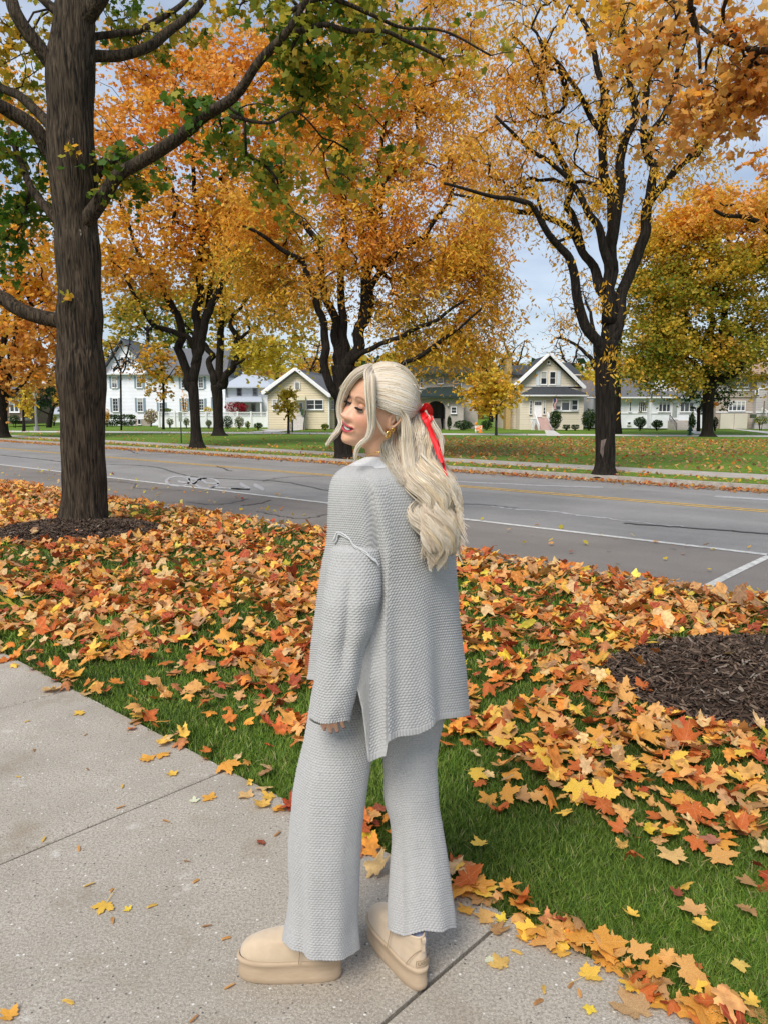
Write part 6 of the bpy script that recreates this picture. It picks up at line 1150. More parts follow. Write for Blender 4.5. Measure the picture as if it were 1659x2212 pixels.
def finish_loft(name, P, mat, parent, ribs=0.0, amp=.0034, extra=None, thick=True, closed=True, mirror=True):
    """P (nu, nv, 3) closed in the second index; displaces stitches along the normal, then turns the hem inside"""
    du = np.roll(P, -1, 1)-np.roll(P, 1, 1); dv = np.gradient(P, axis=0); N = np.cross(du, dv); N /= np.linalg.norm(N, axis=2)[..., None]+1e-9
    c = P.mean(1, keepdims=True); sgn = np.sign(((P-c)*N).sum(2).mean()); N *= sgn
    seg = np.linalg.norm(np.roll(P, -1, 1)-P, axis=2); u = np.cumsum(seg, 1)-seg; tot = seg.sum(1).mean(); nst = round(tot/.0088); ua = np.arange(P.shape[1])/P.shape[1]*nst*.0088
    vv = np.r_[0, np.cumsum(np.linalg.norm(np.diff(P, axis=0), axis=2).mean(1))]; uu = np.broadcast_to(ua, P.shape[:2]); vg = np.broadcast_to(vv[:, None], P.shape[:2])
    st = stitch(uu, vg, amp=amp)
    if ribs: rb = .0012*np.sin(uu/.0035*np.pi)+.001; m = np.clip((vg-(vv[-1]-ribs))/.002, 0, 1); st = st*(1-m)+rb*m
    st = st*(1+.25*vn(P*30))
    Q = P+N*st[..., None]
    inner = P[-8:][::-1]-N[-8:][::-1]*.004; Q = np.concatenate([Q, inner]); nu, nv_ = Q.shape[:2]
    return mesh(name, Q.reshape(-1, 3), grid(nu, nv_), mat, parent, True)
def loft(rows, Yc, rho, kap, ztop_py, hem, nu, nv_, fold=None, e=1.0):
    """rows [(py, xL, xR)]; silhouettes solved at the depth of each edge; hem(px, camera_side) -> py"""
    T = []
    for r in rows:
        py, xl, xr = r[:3]; yc = Yc(py) if callable(Yc) else Yc; z = float(W(829, py, yc)[2]); hw = (xr-xl)*yc/FPX/2
        for _ in range(3): XL = float(W(xl, py, yc-rho*hw)[0]); XR = float(W(xr, py, yc+rho*hw)[0]); hw = (XR-XL)/2
        T.append((z, (XL+XR)/2, hw, yc))
    T = np.array(T[::-1]); al = np.arange(nv_)/nv_*2*np.pi; ca, sa = np.cos(al), np.sin(al); ca = np.sign(ca)*np.abs(ca)**e; sa = np.sign(sa)*np.abs(sa)**e
    zt = float(W(829, ztop_py, T[-1, 3])[2])
    # hem height for every angle, solved with the local shape
    zh = np.full(nv_, T[0, 0])
    for _ in range(4):
        cx = np.interp(zh, T[:, 0], T[:, 1]); hw = np.interp(zh, T[:, 0], T[:, 2]); yc = np.interp(zh, T[:, 0], T[:, 3]); x = cx+hw*ca; y = yc+rho*hw*ca-kap*hw*sa
        px, _, _ = P2(x, y, zh); hp = np.array([hem(a, s > 0) for a, s in zip(px, sa)]); zh = W(px, hp, y)[:, 2]
    v = np.linspace(0, 1, nu)[:, None]; z = zt*(1-v)+zh[None]*v
    cx, hw, yc = (np.interp(z, T[:, 0], T[:, k]) for k in (1, 2, 3))
    for _ in range(3): pass
    P = np.stack([cx+hw*ca, yc+rho*hw*ca-kap*hw*sa, z], -1)
    if fold is not None:
        d = np.stack([ca*np.ones_like(z), rho*ca-kap*sa+0*z, 0*z], -1); d /= np.linalg.norm(d, axis=2)[..., None]; px, py, _ = P2(P[..., 0], P[..., 1], P[..., 2]); P = P+d*fold(px, py, al[None]+0*z, P)[..., None]
    return P
def ip(tab):
    tab = np.array(tab, float); return lambda x: float(np.interp(x, tab[:, 0], tab[:, 1]))
def smooth_rows(rows, n=50):
    a = np.array(rows, float); y = np.linspace(a[0, 0], a[-1, 0], n); o = [y]
    for k in (1, 2):
        b = np.interp(y, a[:, 0], a[:, k]); 
        for _ in range(2): b[1:-1] = .25*b[:-2]+.5*b[1:-1]+.25*b[2:]
        o.append(b)
    return list(zip(*o))
tr = [(988,796,878),(992,786,888),(997,766,898),(1003,744,914),(1012,730,936),(1028,719,955),(1045,714.5,962),(1062,712,968),(1100,711,975),(1136,709,979),(1164,707,981),(1206,697,983),(1269,686,986),(1334,677,990),(1405,669,998),(1460,662,1003),(1519,658,1008),(1548,656,1010),(1600,652,1013),(1660,650,1016)]
hemf = ip([(650,1466),(700,1472),(755,1482),(772,1496),(781,1535),(788,1600),(794,1653),(814,1645),(834,1631),(838,1600),(870,1593),(904,1586),(926,1572),(938,1562),(970,1554),(1012,1545)]); hemb = ip([(640,1466),(760,1475),(900,1530),(1020,1545)])
def tfold(px, py, al, P):
    cam_ = np.sin(al) > -.15; t = np.clip((py-1180)/380, 0, 1)
    d = .010*t*vn(np.stack([np.cos(al)*2.6, np.sin(al)*2.6, P[..., 2]*.9], -1))*2
    rx = 834+ (py-1320)*.012; d = d+cam_*t*(.014*g2(px-rx, 9)-.016*g2(px-(rx-30), 16)-.006*g2(px-(rx+26), 14))
    d = d+cam_*t*(.008*g2(px-(926+(py-1500)*.06), 14)-.008*g2(px-(955+(py-1500)*.05), 14))
    gx = np.interp(py, [1040, 1068, 1150, 1212, 1290, 1500], [788, 798, 812, 819, 822, 790]); gd = np.interp(py, [1030, 1080, 1200, 1300, 1480], [0, .010, .020, .022, .0])
    d = d-cam_*gd*g2(px-gx, 8); d = d+cam_*np.interp(py, [1000, 1060, 1200, 1260], [0, .008, .006, 0])*g2(px-(gx+22), 13)
    d = d+.007*vn(P*np.array([5, 5, 3.]))+.003*vn(P*14)
    return d
P_ = loft(smooth_rows(tr, 70), 2.055, .50, .80, 989, lambda a, c: hemf(a) if c else hemb(a), 400, 560, tfold)
torso = finish_loft('sweater', P_, KNIT, pers, ribs=.018)
# neckline band
def ringband(name, P0, P1, mat, parent, n=8, bulge=.003):
    m = len(P0); V = []
    for k in range(n+1): t = k/n; V.append(P0*(1-t)+P1*t+np.array([0, 0, 0])+(np.linspace(0, 1, 1)*0)[:, None]); 
    V = np.array(V); c = V.mean(1, keepdims=True); o = V-c; o[..., 2] = 0; o /= np.linalg.norm(o, axis=2)[..., None]+1e-9; tt = np.linspace(0, 1, n+1)
    V = V+o*(bulge*np.sin(np.pi*tt)[:, None, None]+.0016+.0008*np.sin(np.arange(m)*2*np.pi/3.0)[None, :, None]); return mesh(name, V.reshape(-1, 3), grid(n+1, m), mat, parent, True)
nb0 = P_[0].copy(); nb0[:, 2] += .006; ctr = nb0.mean(0); nb0[:, :2] = ctr[:2]+(nb0[:, :2]-ctr[:2])*.93
rows_ = [i for i in range(P_.shape[0]) if P_[i, 0, 2] > P_[0, 0, 2]-.022][-1]
ringband('neck_band', nb0, P_[rows_], RIB, torso, 10)
# left sleeve
sl = [(1085,756,794),(1110,750,798),(1150,738,806),(1166,725,816),(1180,717,820),(1212,712,822),(1235,708,822),(1269,704,823),(1292,700,821),(1320,696,813),(1357,690,805),(1400,686,786),(1451,681,779),(1499,676,767),(1533,671,756),(1560,670,748),(1580,670,744)]
shem = ip([(668,1549),(680,1558),(694,1563),(725,1561),(745,1556)])
def sfold(px, py, al, P):
    return .009*vn(np.stack([np.cos(al)*1.8, np.sin(al)*1.8, P[..., 2]*5], -1))*np.clip((py-1180)/200, .3, 1)+.0035*vn(P*22)+.006*vn(P*np.array([9., 9, 7]))-.010*g2(px-(752+(py-1300)*-.05), 9)*np.clip((py-1230)/60, 0, 1)*np.clip((1480-py)/80, 0, 1)
S_ = loft(smooth_rows(sl, 50), lambda y: float(np.interp(y, [1085, 1150, 1185, 1300, 1560], [1.995, 1.965, 1.925, 1.885, 1.855])), .10, .80, 1100, lambda a, c: shem(a) if c else shem(a)+4, 300, 240, sfold)
sleeve = finish_loft('sleeve', S_, KNIT, torso, ribs=.007)
# right sleeve, on the far side
S2 = loft(smooth_rows([(1060,880,965),(1200,880,960),(1400,860,930),(1520,850,915)], 20), lambda y: float(np.interp(y, [1060, 1300, 1520], [2.17, 2.24, 2.30])), .1, .8, 1070, lambda a, c: 1505, 150, 160); finish_loft('sleeve', S2, KNIT, torso)
# raised ragged shoulder seam
sm = [(720,1168),(727,1153),(735,1149),(745,1153),(762,1174),(776,1184),(790,1193),(802,1203),(815,1216)]; yd = [1.865,1.85,1.842,1.838,1.836,1.834,1.838,1.846,1.86,1.885]
_all = np.vstack([S_[:120].reshape(-1, 3), P_[:260].reshape(-1, 3)]); _px, _py, _ = P2(_all[:, 0], _all[:, 1], _all[:, 2])
yd = np.array([_all[(np.hypot(_px-max(x, 716), _py-y) < 7), 1].min()-.004 for x, y in sm]); yd = np.convolve(np.r_[yd[0], yd, yd[-1]], [.25, .5, .25], 'valid')
SPt = smoothpath(np.array([W(x, y, Y+.002) for (x, y), Y in zip(sm, yd)]), 120); SPt += np.stack([vn(SPt*60), vn(SPt*60+5), vn(SPt*60+9)], 1)*.006
MB().tube(SPt, .0022+.0006*np.sin(np.arange(len(SPt))*1.9), 8).build('shoulder_seam', RIB, torso, True)
MB().tube(SPt+np.array([.003, 0, -.006])+np.stack([vn(SPt*80), vn(SPt*80+5), vn(SPt*80+9)], 1)*.005, .0020, 6).build('seam_edge', RIB, torso, True)
# trousers
ll = [(1400,690,850),(1480,678,826),(1560,664,812),(1600,656,806),(1652,640,800),(1705,630,793),(1760,625,785),(1794,622,780),(1865,623,775),(1929,626,772),(1979,620,770),(2011,613,770),(2040,611,775),(2080,611,777)]
lhem = ip([(608,2028),(618,2040),(630,2052),(657,2068),(700,2072.5),(742,2072),(767,2062),(778,2046)]); lb = ip([(600,2020),(690,2028),(780,2034)])
def lfold(px, py, al, P):
    t = np.clip((py-1600)/400, 0, 1); return .014*t*vn(np.stack([np.cos(al)*2.2+5, np.sin(al)*2.2, P[..., 2]*1.6], -1))+.009*vn(P*np.array([7, 7, 3.5]))+.003*vn(P*19)-(.012*t*g2(px-650, 10)-.010*t*g2(px-640, 8)*0)*(np.sin(al) > 0)+.006*t*g2(px-672, 12)*(np.sin(al) > 0)
Pl = loft(smooth_rows(ll, 60), lambda y: float(np.interp(y, [1400, 1600, 1850, 2080], [2.02, 1.985, 1.965, 1.965])), .05, .74, 1430, lambda a, c: lhem(a) if c else lb(a), 430, 330, lfold)
trous = finish_loft('trousers', Pl, KNIT, pers, ribs=.006)
rl = [(1400,800,985),(1500,812,972),(1560,818,958),(1600,826,948),(1652,828,941.5),(1723,828,944),(1769,843,949),(1812,848,955.5),(1865,844,964),(1936,840,973),(1990,839,983),(2040,840,985)]
rhem = ip([(836,2004),(849,2015),(866,2026),(880,2020),(892,2014),(916,2008),(952,2011),(984,2004)]); rb = ip([(830,1995),(910,1990),(985,1990)])
Pr = loft(smooth_rows(rl, 60), lambda y: float(np.interp(y, [1400, 1600, 1850, 2040], [2.09, 2.08, 2.05, 2.02])), .15, .74, 1430, lambda a, c: rhem(a) if c else rb(a), 400, 300, lambda px, py, al, P: lfold(px-215, py, al, P))
finish_loft('trouser_leg', Pr, KNIT, trous, ribs=.006)
# sock peeking out
MB().tube([W(897, 2050, 1.995), W(899, 2000, 2.0)], [.029, .029], 16).build('sock', M('sock_lilac', (.50, .54, .78), .9, .1, 60, bump=.002), pers, True)
# ------------------------------------------------------------------ BOOTS
SUEDE = M('suede_tan', (.48, .375, .26), .96, .09, 30, sheen=.4, bump=.0006, bscale=500, base2=(.57, .45, .32)); SOLE = M('sole_tan', (.40, .30, .20), .8, .10, 16, base2=(.48, .37, .26), stretch=(1, 1, 4), bump=.0006); DRK = M('sole_tread', (.16, .12, .09), .9)
def boot(heel, toe, sc=1.0, side=1):
    h = np.array([*G(*heel)]); t = np.array([*G(*toe)]); d = (t-h)/np.linalg.norm(t-h); n = np.array([-d[1], d[0]])*side
    e = pers
    def T(p): p = np.asarray(p, float)*sc; return np.stack([h[0]+d[0]*p[..., 0]+n[0]*p[..., 1], h[1]+d[1]*p[..., 0]+n[1]*p[..., 1], p[..., 2]], -1)
    def outline(x0, x1, w, m=64, toe_w=1.0, sq=.8):
        a = np.arange(m)/m*2*np.pi; c, s = np.cos(a), np.sin(a); x = (x0+x1)/2+(x1-x0)/2*np.sign(c)*np.abs(c)**sq
        tt = (x-x0)/(x1-x0); ww = w*(.80+.26*np.clip(tt, 0, 1)**1.2*toe_w-.10*g2(tt-.42, .16)); y = ww*np.sign(s)*np.abs(s)**(sq*.95)-.006*np.clip(tt, 0, 1)**2; return x, y
    rows = []
    for z, o in ((.0, -.006), (.004, -.002), (.010, .0), (.022, .001), (.034, -.0005), (.046, .0), (.056, .001), (.060, .0035), (.066, .0042), (.070, .002), (.072, -.004)): x, y = outline(-.030-o, .262+o, .049+o); rows.append(np.stack([x, y, 0*x+z], 1))
    R = np.array(rows); m = R.shape[1]; wav = .0022*(np.sin(np.arange(m)/m*2*np.pi*26) > 0); R[0, :, 2] += wav; R[1, :, 2] += wav*.6
    lay = .0007*np.sin(R[..., 2]*900); c0 = R.mean(1, keepdims=True); o_ = R-c0; o_[..., 2] = 0; R = R+o_/np.linalg.norm(o_, axis=2)[..., None]*lay[..., None]
    V = T(R.reshape(-1, 3)); top = len(R)*m; V = np.vstack([V, T(np.array([[.11, 0, .072]])), T(np.array([[.11, 0, .0]]))]); f = [grid(len(R), m)]; fan = np.array([((len(R)-1)*m+j, (len(R)-1)*m+(j+1) % m, top) for j in range(m)]+[((j+1) % m, j, top+1) for j in range(m)])
    bt = mesh('boot', *_upper(T, outline), SUEDE, e, True)
    so = mesh('platform_sole', V, [f[0], fan], SOLE, bt, True)
    # heel counter, label, pull tab, side seam
    def heelpt(y, z, off=.0015): xb = np.interp(z, [.07, .10, .13, .17, .20], [-.026, -.029, -.026, -.022, -.021]); wv = np.interp(z, [.07, .13, .20], [.036, .037, .043]); return (xb+.035*(1-math.sqrt(max(0, 1-(y/wv)**2)))-off, y, z)
    g_ = [[heelpt(y, z, .0022) for y in np.linspace(-.020, .020, 9)] for z in np.linspace(.078, .098, 5)]; lab = mesh('heel_label', T(np.array(g_).reshape(-1, 3)), grid(5, 9, False), M('suede_label', (.50, .39, .27), .8, .06, 40), bt, True)
    bd = MB(); ed = [heelpt(y, .078, .0026) for y in np.linspace(-.020, .020, 9)]+[heelpt(.020, z, .0026) for z in (.088, .098)]+[heelpt(y, .098, .0026) for y in np.linspace(.020, -.020, 9)]+[heelpt(-.020, z, .0026) for z in (.088, .078)]; bd.tube(T(np.array(ed)), .0006, 4); bd.build('label_stitching', M('stitch_brown', (.30, .21, .13), .8), bt)
    fc = bpy.data.curves.new('t', 'FONT'); fc.body = 'UGG'; fc.size = .015; fc.extrude = .0004; fc.align_x = 'CENTER'; fo = bpy.data.objects.new('t', fc); COL.objects.link(fo); bpy.context.view_layer.update(); me = bpy.data.meshes.new_from_object(fo.evaluated_get(bpy.context.evaluated_depsgraph_get())); bpy.data.objects.remove(fo)
    vv = np.array([v.co[:] for v in me.vertices]); vv = [heelpt(-side*v[0], .083+v[1], .003+v[2]) for v in vv]; mesh('lettering', T(np.array(vv)), [tuple(p.vertices) for p in me.polygons], M('emboss_brown', (.30, .22, .14), .8), lab)
    mb = MB(); ps = np.array([heelpt(0, z, .0025) for z in (.120, .13, .142, .154)]+[heelpt(0, .164, .006), heelpt(0, .158, .010), heelpt(0, .146, .007)]); P0 = T(ps); sd_ = T(np.array([[0, .006, 0]]))[0]-T(np.array([[0, 0, 0]]))[0]; q = len(P0); mesh('pull_tab', np.vstack([P0-sd_, P0+sd_]), [(i, i+1, q+i+1, q+i) for i in range(q-1)], SUEDE, bt, True)
    for sy in (-1, 1): MB().tube(T(smoothpath(np.array([(.085, sy*.038, .145), (.080, sy*.041, .125), (.082, sy*.046, .10), (.085, sy*.049, .074)]), 14)), .0011, 5).build('side_seam', M('stitch_brown', (.3, .21, .13), .8), bt)
    MB().tube(T(smoothpath(np.array([heelpt(-.036, .076), heelpt(-.033, .100), heelpt(-.02, .121), heelpt(0, .127), heelpt(.02, .121), heelpt(.033, .100), heelpt(.036, .076)]), 24)), .0010, 5).build('heel_seam', M('stitch_brown', (.3, .21, .13), .8), bt)
    return bt
def _upper(T, outline):
    rows = []
    for z, xb, xf, w, sq in ((.068,-.026,.256,.046,.82),(.078,-.028,.257,.0465,.82),(.088,-.029,.254,.046,.84),(.098,-.029,.247,.0448,.86),(.108,-.028,.236,.043,.88),(.117,-.0275,.220,.041,.9),(.125,-.0265,.200,.040,.92),(.130,-.026,.176,.039,.95),(.136,-.025,.150,.0385,1),(.142,-.0235,.130,.039,1),(.148,-.022,.116,.039,1),(.154,-.021,.108,.039,1),(.158,-.021,.105,.039,1),(.160,-.0205,.1045,.0385,1),(.161,-.017,.101,.035,1),(.155,-.016,.100,.034,1),(.12,-.016,.100,.033,1)):
        x, y = outline(xb, xf, w, 64, 1.0, sq); rows.append(np.stack([x, y, 0*x+z+.004*np.clip((x-.0)/.1, 0, 1)*(z > .14)], 1))
    R = np.array(rows); R = np.array([smoothpath(R[:, j], 60) for j in range(R.shape[1])]).transpose(1, 0, 2); R = R+.0012*vn(R*40)[..., None]
    return T(R.reshape(-1, 3)), grid(R.shape[0], R.shape[1])
boot((715, 2108), (560, 2107), 1.0); boot((901, 2128), (836, 2050), 1.0)
# ------------------------------------------------------------------ HAIR
HR = np.random.default_rng(99)
HC_ = np.array([-.008, .0, .018]); HRD = np.array([.112, .089, .1155])     # hair ellipsoid, head-local
K3 = HI(W(913, 887, 2.085)); 
hm = M('blonde_hair', attr='Col', rough=.28, var=.02, scale=300, spec=.6, trans=.25)
BL = np.array([(.95,.85,.70),(.96,.89,.79),(.90,.76,.58),(.93,.77,.50),(.78,.62,.46),(.95,.86,.73)])
SV, SF, SCL, soff = [], [], [], 0
def strands(paths, r0, r1, cols, k=3):
    """paths (n, m, 3) world"""
    global soff
    n, m = paths.shape[:2]; T = np.gradient(paths, axis=1); T /= np.linalg.norm(T, axis=2)[..., None]+1e-9; up = np.array([.3, -.9, .2]); u = np.cross(T, up); u /= np.linalg.norm(u, axis=2)[..., None]+1e-9; b = np.cross(T, u)
    rad = (r0*(1-np.linspace(0, 1, m)**2.2)+r1)[None, :, None, None]*HR.uniform(.7, 1.2, (n, 1, 1, 1)); a = np.arange(k)/k*2*np.pi
    V = paths[:, :, None]+rad*(np.cos(a)[None, None, :, None]*u[:, :, None]+np.sin(a)[None, None, :, None]*b[:, :, None])
    i, j, q = np.meshgrid(np.arange(n), np.arange(m-1), np.arange(k), indexing='ij'); q2 = (q+1) % k; base = i*m*k
    SF.append((np.stack([base+j*k+q, base+j*k+q2, base+(j+1)*k+q2, base+(j+1)*k+q], -1)+soff).reshape(-1, 4)); SV.append(V.reshape(-1, 3)); SCL.append(np.repeat(cols, m*k, 0).reshape(n, m, k, 3).reshape(-1, 3) if cols.ndim == 2 else np.repeat(cols[:, :, None], k, 2).reshape(-1, 3)); soff += n*m*k
def hcol(n, m, root=0.0, dark=0.0):
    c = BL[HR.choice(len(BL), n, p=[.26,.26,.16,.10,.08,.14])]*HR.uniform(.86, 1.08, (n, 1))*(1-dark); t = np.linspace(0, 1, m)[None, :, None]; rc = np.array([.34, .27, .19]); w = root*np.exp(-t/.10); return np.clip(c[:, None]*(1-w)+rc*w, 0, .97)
def onell(d): d = d/np.linalg.norm(d, axis=-1)[..., None]; return HC_+d*HRD
# scalp base
na, ne_ = 90, 60; az = np.linspace(-np.pi, np.pi, na, endpoint=False); V = []
hair_line = lambda a: np.interp(abs(a), np.radians([0, 20, 45, 62, 75, 88, 100, 120, 180]), np.radians([34, 33, 30, 20, 4, -6, -22, -44, -50]))
for i in range(ne_):
    for a in az: lo = hair_line(a); el = math.pi/2*(1-i/(ne_-1))+lo*(i/(ne_-1)); V.append(HC_+np.array([math.cos(el)*math.cos(a), math.cos(el)*math.sin(a), math.sin(el)])*HRD*.975)
hairo = mesh('hair', HW(np.array(V)), grid(ne_, na), M('hair_base', (.70, .61, .48), .6, .2, 60, base2=(.82, .73, .60)), pers, True)
# swept-back crown strands: parting -> knot
def crown(n, s0, s1, spread, rr=(.97, 1.03), lift=0.0, m=26, dark=0):
    """start directions between s0 and s1 (head-local, relative to the hair centre)"""
    w = HR.random((n, 1)); d0 = s0*(1-w)+s1*w+HR.normal(0, spread, (n, 3)); d0 /= np.linalg.norm(d0, axis=1)[:, None]; kd = (K3-HC_)/HRD; kd = kd+HR.normal(0, .045, (n, 3)); kd /= np.linalg.norm(kd, axis=1)[:, None]
    t = np.linspace(0, 1, m)[None, :, None]; om = np.arccos(np.clip((d0*kd).sum(1), -1, 1))[:, None, None]; so = np.sin(om)+1e-6; D = np.sin((1-t)*om)/so*d0[:, None]+np.sin(t*om)/so*kd[:, None]
    D[..., 2] -= .10*np.sin(t[..., 0]*np.pi)*np.clip(w, 0, 1); D /= np.linalg.norm(D, axis=2)[..., None]
    R = HR.uniform(*rr, (n, 1, 1))*(1+lift*np.sin(t*np.pi)); P = HC_+D*HRD*R; end = HR.normal(0, .004, (n, 1, 3)); P = P*(1-t**8)+(K3+end)*t**8
    strands(HW(P), .00085, .0004, hcol(n, m, .55, dark))
N3 = lambda *a: np.array(a, float)/np.linalg.norm(a)
crown(1500, N3(.78, .04, .66), N3(-.25, .10, .98), .035, (.985, 1.03)); crown(900, N3(.78, -.04, .66), N3(-.25, -.06, .98), .035, (.985, 1.03))
crown(1300, N3(.70, .25, .62), N3(.52, .80, .12), .05, (.98, 1.02), .02); crown(900, N3(.50, .82, .10), N3(.12, .98, .06), .04, (.97, 1.015), 0, dark=.06); crown(500, N3(.6, -.6, .3), N3(.1, -.95, -.1), .06)
crown(500, N3(-.1, .1, .99), N3(-.6, .15, .75), .10, (1.0, 1.05), .02)
# long waves
Lb = np.array([(885,850),(914,856),(948,842),(971,836),(991,852),(1025,861),(1062,884),(1082,891),(1105,886),(1125,892),(1153,909),(1182,913),(1210,921),(1235,930)]); Rb = np.array([(885,918),(914,928),(940,945),(966,951),(997,956),(1025,968),(1057,980),(1091,991),(1111,996),(1128,997),(1153,989),(1182,985),(1196,972),(1222,962),(1235,955)])
def depth(y, a, layer): return np.interp(y, [880, 915, 950, 1000, 1050, 1100, 1150, 1240], [2.075, 2.035, 2.01, 1.985, 1.945, 1.925, 1.918, 1.915])+.045*np.clip(a-.3, 0, 1)+layer*.055+.04*(2*a-1)**4
def longlocks(nl, per, a0=0.0, a1=1.0, y0=890, yend=(1165, 1235), lay=(0, 1), wavea=9.0, dark=0.0, r=.00072, sprd=.007, jit=1.0):
    m = 64
    for k in range(nl):
        a = a0+(a1-a0)*(k+HR.uniform(.1, .9))/nl; layer = HR.uniform(*lay); ys = y0+HR.uniform(-6, 10); cen = 1-abs(a-.5)*2
        ye = yend[0]+(yend[1]-yend[0])*HR.uniform(.3, 1)*(.35+.65*cen); y = np.linspace(ys, ye, m); tt = (y-ys)/(ye-ys)
        L = np.interp(y, Lb[:, 0], Lb[:, 1]); R = np.interp(y, Rb[:, 0], Rb[:, 1]); am = wavea*np.interp(y, [900, 960, 1040, 1240], [.05, .45, 1.1, 1.25])*HR.uniform(.7, 1.3); ph = HR.normal(0, .42)+layer*1.5+a*1.0; wl = HR.uniform(104, 128)
        inset = .06; J = int(a*8); cw = .72*np.clip((y-1030)/110, 0, 1); ae = a*(1-cw)+(J+.5)/8*cw; ph += 1.0*math.sin(J*2.4+1)*min(1, 1); x = L+(R-L)*(inset+ae*(1-2*inset)) + am*np.sin(2*np.pi*(y-930)/wl+ph); Y = depth(y, a, layer)-.012*np.cos(2*np.pi*(y-930)/wl+ph)*np.clip((y-960)/80, 0, 1)
        c = W(x, y, Y); t = tt[None, :, None]; off = HR.normal(0, 1, (per, 1, 3))*np.array([1, .6, .3])*sprd*(1-.80*t**1.1); tw = .0022*np.sin(t*HR.uniform(6, 16, (per, 1, 1))+HR.uniform(0, 6, (per, 1, 1)))*jit
        P = c[None]+off+tw*np.array([1, .4, .2]); st = HR.uniform(-.012, .012, (per, 1, 1)); P[..., 2:] += st
        cc = hcol(per, m, 0, dark); lc = BL[HR.integers(0, len(BL))]*HR.uniform(.76, 1.08); strands(P, r, .00025, np.clip(cc*.45+lc*.55, 0, .97))
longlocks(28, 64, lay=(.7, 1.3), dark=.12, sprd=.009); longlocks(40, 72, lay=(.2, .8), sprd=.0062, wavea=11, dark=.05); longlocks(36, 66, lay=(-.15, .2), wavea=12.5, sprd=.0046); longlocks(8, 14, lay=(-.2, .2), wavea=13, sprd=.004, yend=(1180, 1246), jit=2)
# dark under-hair behind the ear
for k in range(7):
    a = k/6; P0 = np.array([W(846+5*a, 915+2*k, 2.03), W(836+8*a, 945, 2.01), W(829+14*a, 968, 2.0), W(834+16*a, 992, 1.99), W(846+16*a, 1020, 1.965), W(862+10*a, 1045, 1.95)]); D = smoothpath(P0, 30); n = 36
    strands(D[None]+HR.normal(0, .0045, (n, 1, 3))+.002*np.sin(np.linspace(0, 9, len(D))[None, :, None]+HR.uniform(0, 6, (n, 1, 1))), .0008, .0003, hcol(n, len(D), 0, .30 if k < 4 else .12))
def lock(pts, n, cols_dark=0, r=.00068, root=.12, m=44, edge=None, jit=.002, flat=.45):
    """pts [(px, py, Y, half width px)]"""
    Q = smoothpath(np.array(pts, float), m); m = len(Q); C = W(Q[:, 0], Q[:, 1], Q[:, 2]); hw = Q[:, 3]*Q[:, 2]/FPX; s = HR.uniform(-1, 1, (n, 1)); T = np.gradient(C, axis=0); T /= np.linalg.norm(T, axis=1)[:, None]; sd_ = np.cross(T, [0, 1, 0]); sd_ /= np.linalg.norm(sd_, axis=1)[:, None]
    P = C[None]+sd_[None]*(s*hw[None])[..., None]; P[..., 1] += (HR.normal(0, 1, (n, 1))*hw[None]*flat)+(s**2*hw[None])*.5; t = np.linspace(0, 1, m)[None, :, None]; P = P+jit*np.sin(t*HR.uniform(3, 9, (n, 1, 1))+HR.uniform(0, 6, (n, 1, 1)))*t*HR.normal(0, 1, (n, 1, 3)); strands(P, r, .00025, hcol(n, m, root, cols_dark))
lock([(806,793,1.985,7),(798,804,1.955,11),(799,818,1.935,11.5),(800,847,1.925,11),(802,879,1.925,9.5),(803,903,1.93,8),(802,925,1.93,6),(794,946,1.925,4),(779,958,1.92,3),(770,972,1.92,2.2),(768,990,1.92,.8)], 420)
lock([(806,790,1.99,5),(788,799,1.965,8),(765,815,1.975,9),(747,842,2.0,9),(737,872,2.02,8),(736,895,2.025,7),(738,915,2.02,5.5),(730,932,2.01,4.5),(718,946,2.0,3),(707,961,2.0,1)], 340)
lock([(806,789,1.99,4),(790,793,1.985,5),(770,804,1.985,6),(755,822,1.99,7),(743,845,1.995,8)], 160, root=.5)
lock([(806,850,1.945,2),(809,880,1.94,1.6),(812,905,1.94,1.2),(822,928,1.945,.9),(834,941,1.95,.5)], 22)
lock([(812,844,1.955,3),(834,860,1.955,3.5),(856,876,1.965,4),(874,898,1.985,6),(882,930,1.985,7),(884,960,1.98,8),(890,1000,1.965,7),(896,1040,1.94,3)], 130, root=0)
lock([(848,878,1.965,2.5),(860,888,1.975,4),(872,908,1.985,6),(876,940,1.985,8),(876,970,1.985,8),(880,1010,1.965,8),(890,1050,1.94,3)], 150, root=0)
lock([(914,890,2.06,6),(925,905,2.05,6),(936,925,2.04,5),(950,950,2.04,4),(954,975,2.03,3),(950,990,2.02,2)], 60, root=0)
lock([(930,940,2.14,4),(946,938,2.14,6),(953,955,2.14,6),(950,980,2.13,5),(955,1010,2.1,6)], 90, root=0, cols_dark=.1)
for k in range(50):                                           # flyaways
    a = HR.random(); p = HW(onell(np.array([HR.uniform(-.9, .6), HR.uniform(-.3, .9), HR.uniform(.4, 1)]))); d = (p-HW(HC_)); d /= np.linalg.norm(d); e_ = p+d*HR.uniform(.004, .012)+HR.normal(0, .012, 3); D = smoothpath(np.array([p, (p+e_)/2+d*.003, e_]), 12); strands(D[None], .0003, .0001, hcol(1, len(D)))
for k in range(26):
    y0_ = HR.uniform(1050, 1180); x0_ = np.interp(y0_, Rb[:, 0], Rb[:, 1])-8; D = smoothpath(np.array([W(x0_, y0_, 1.96), W(x0_+10, y0_+18, 1.955), W(x0_+HR.uniform(10, 26), y0_+HR.uniform(24, 44), 1.95)]), 14); strands(D[None]+HR.normal(0, .002, (4, 1, 3)), .0005, .0002, hcol(4, len(D)))
mesh('hair_strands', np.vstack(SV), np.vstack(SF), hm, hairo, True, col=np.vstack(SCL))
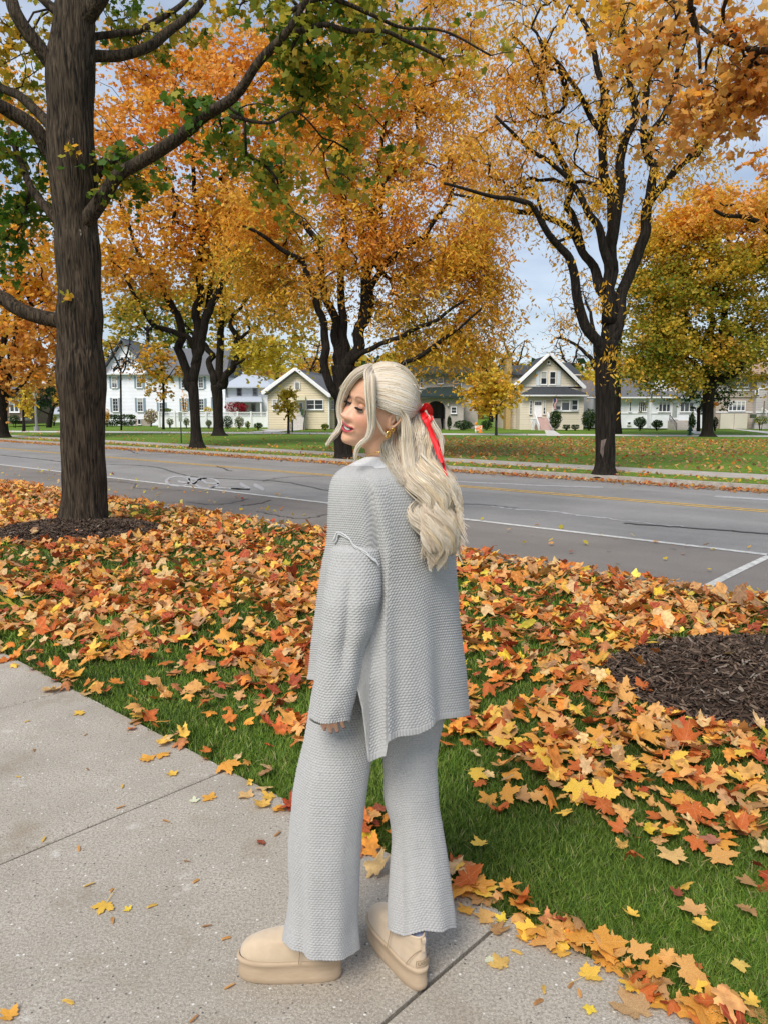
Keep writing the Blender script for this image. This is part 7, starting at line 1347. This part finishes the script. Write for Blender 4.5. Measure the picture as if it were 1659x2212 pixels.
# ------------------------------------------------------------------ RIBBON
SAT = M('red_satin', (.72, .012, .018), .5, .08, 5, spec=.35)
def ribbon(name, pts, mat=SAT, parent=pers, th=.0009):
    """pts [(px, py, Y, half width px, twist angle)]"""
    Q = smoothpath(np.array(pts, float), 10*len(pts)); C = W(Q[:, 0], Q[:, 1], Q[:, 2]); T = np.gradient(C, axis=0); T /= np.linalg.norm(T, axis=1)[:, None]; s = np.cross(T, [0, 1, 0]); s /= np.linalg.norm(s, axis=1)[:, None]; b = np.cross(T, s); a = Q[:, 4:5]; d = np.cos(a)*s+np.sin(a)*b; N = np.cross(T, d); hw = (Q[:, 3]*Q[:, 2]/FPX)[:, None]
    w = np.linspace(-1, 1, 7); V = np.array([C+d*hw*k+N*(.0025*k*k) for k in w]+[C+d*hw*k+N*(.0025*k*k-th) for k in w[::-1]]).transpose(1, 0, 2); return mesh(name, V.reshape(-1, 3), grid(V.shape[0], V.shape[1]), mat, parent, True)
rb0 = ribbon('hair_ribbon', [(905,893,2.075,4,.2),(914,882,2.045,6,.5),(919,875,2.035,5.5,.4),(925,880,2.04,6.5,.2),(928,889,2.06,6.5,-.3),(926,899,2.075,6,-.6),(914,893,2.08,4,-.4)])
ribbon('ribbon_loop', [(911,890,2.06,4,.3),(915,900,2.03,6,.2),(921,906,2.03,8,.1),(927,903,2.05,7,-.4),(918,893,2.075,4,-.5)], parent=rb0)
ribbon('ribbon_tail', [(914,894,2.05,5,.2),(920,907,2.025,6.5,.1),(928,925,2.02,5.5,.5),(935,945,2.015,6,.2),(941,965,2.005,5.5,-.2),(948,982,1.995,5.5,.2),(956,999,1.985,4.5,.3)], parent=rb0)
ribbon('ribbon_tail', [(913,896,2.06,4,.2),(926,915,2.06,5,.9),(940,940,2.05,4,.8),(950,975,2.03,4,.6),(960,1010,1.995,4,.9),(966,1037,1.975,3,.7)], parent=rb0)
v, f = sph(W(912, 890, 2.07), .011, nu=10, na=14, sq=(.7, 1, 1)); mesh('ribbon_knot', v, f, SAT, rb0, True)
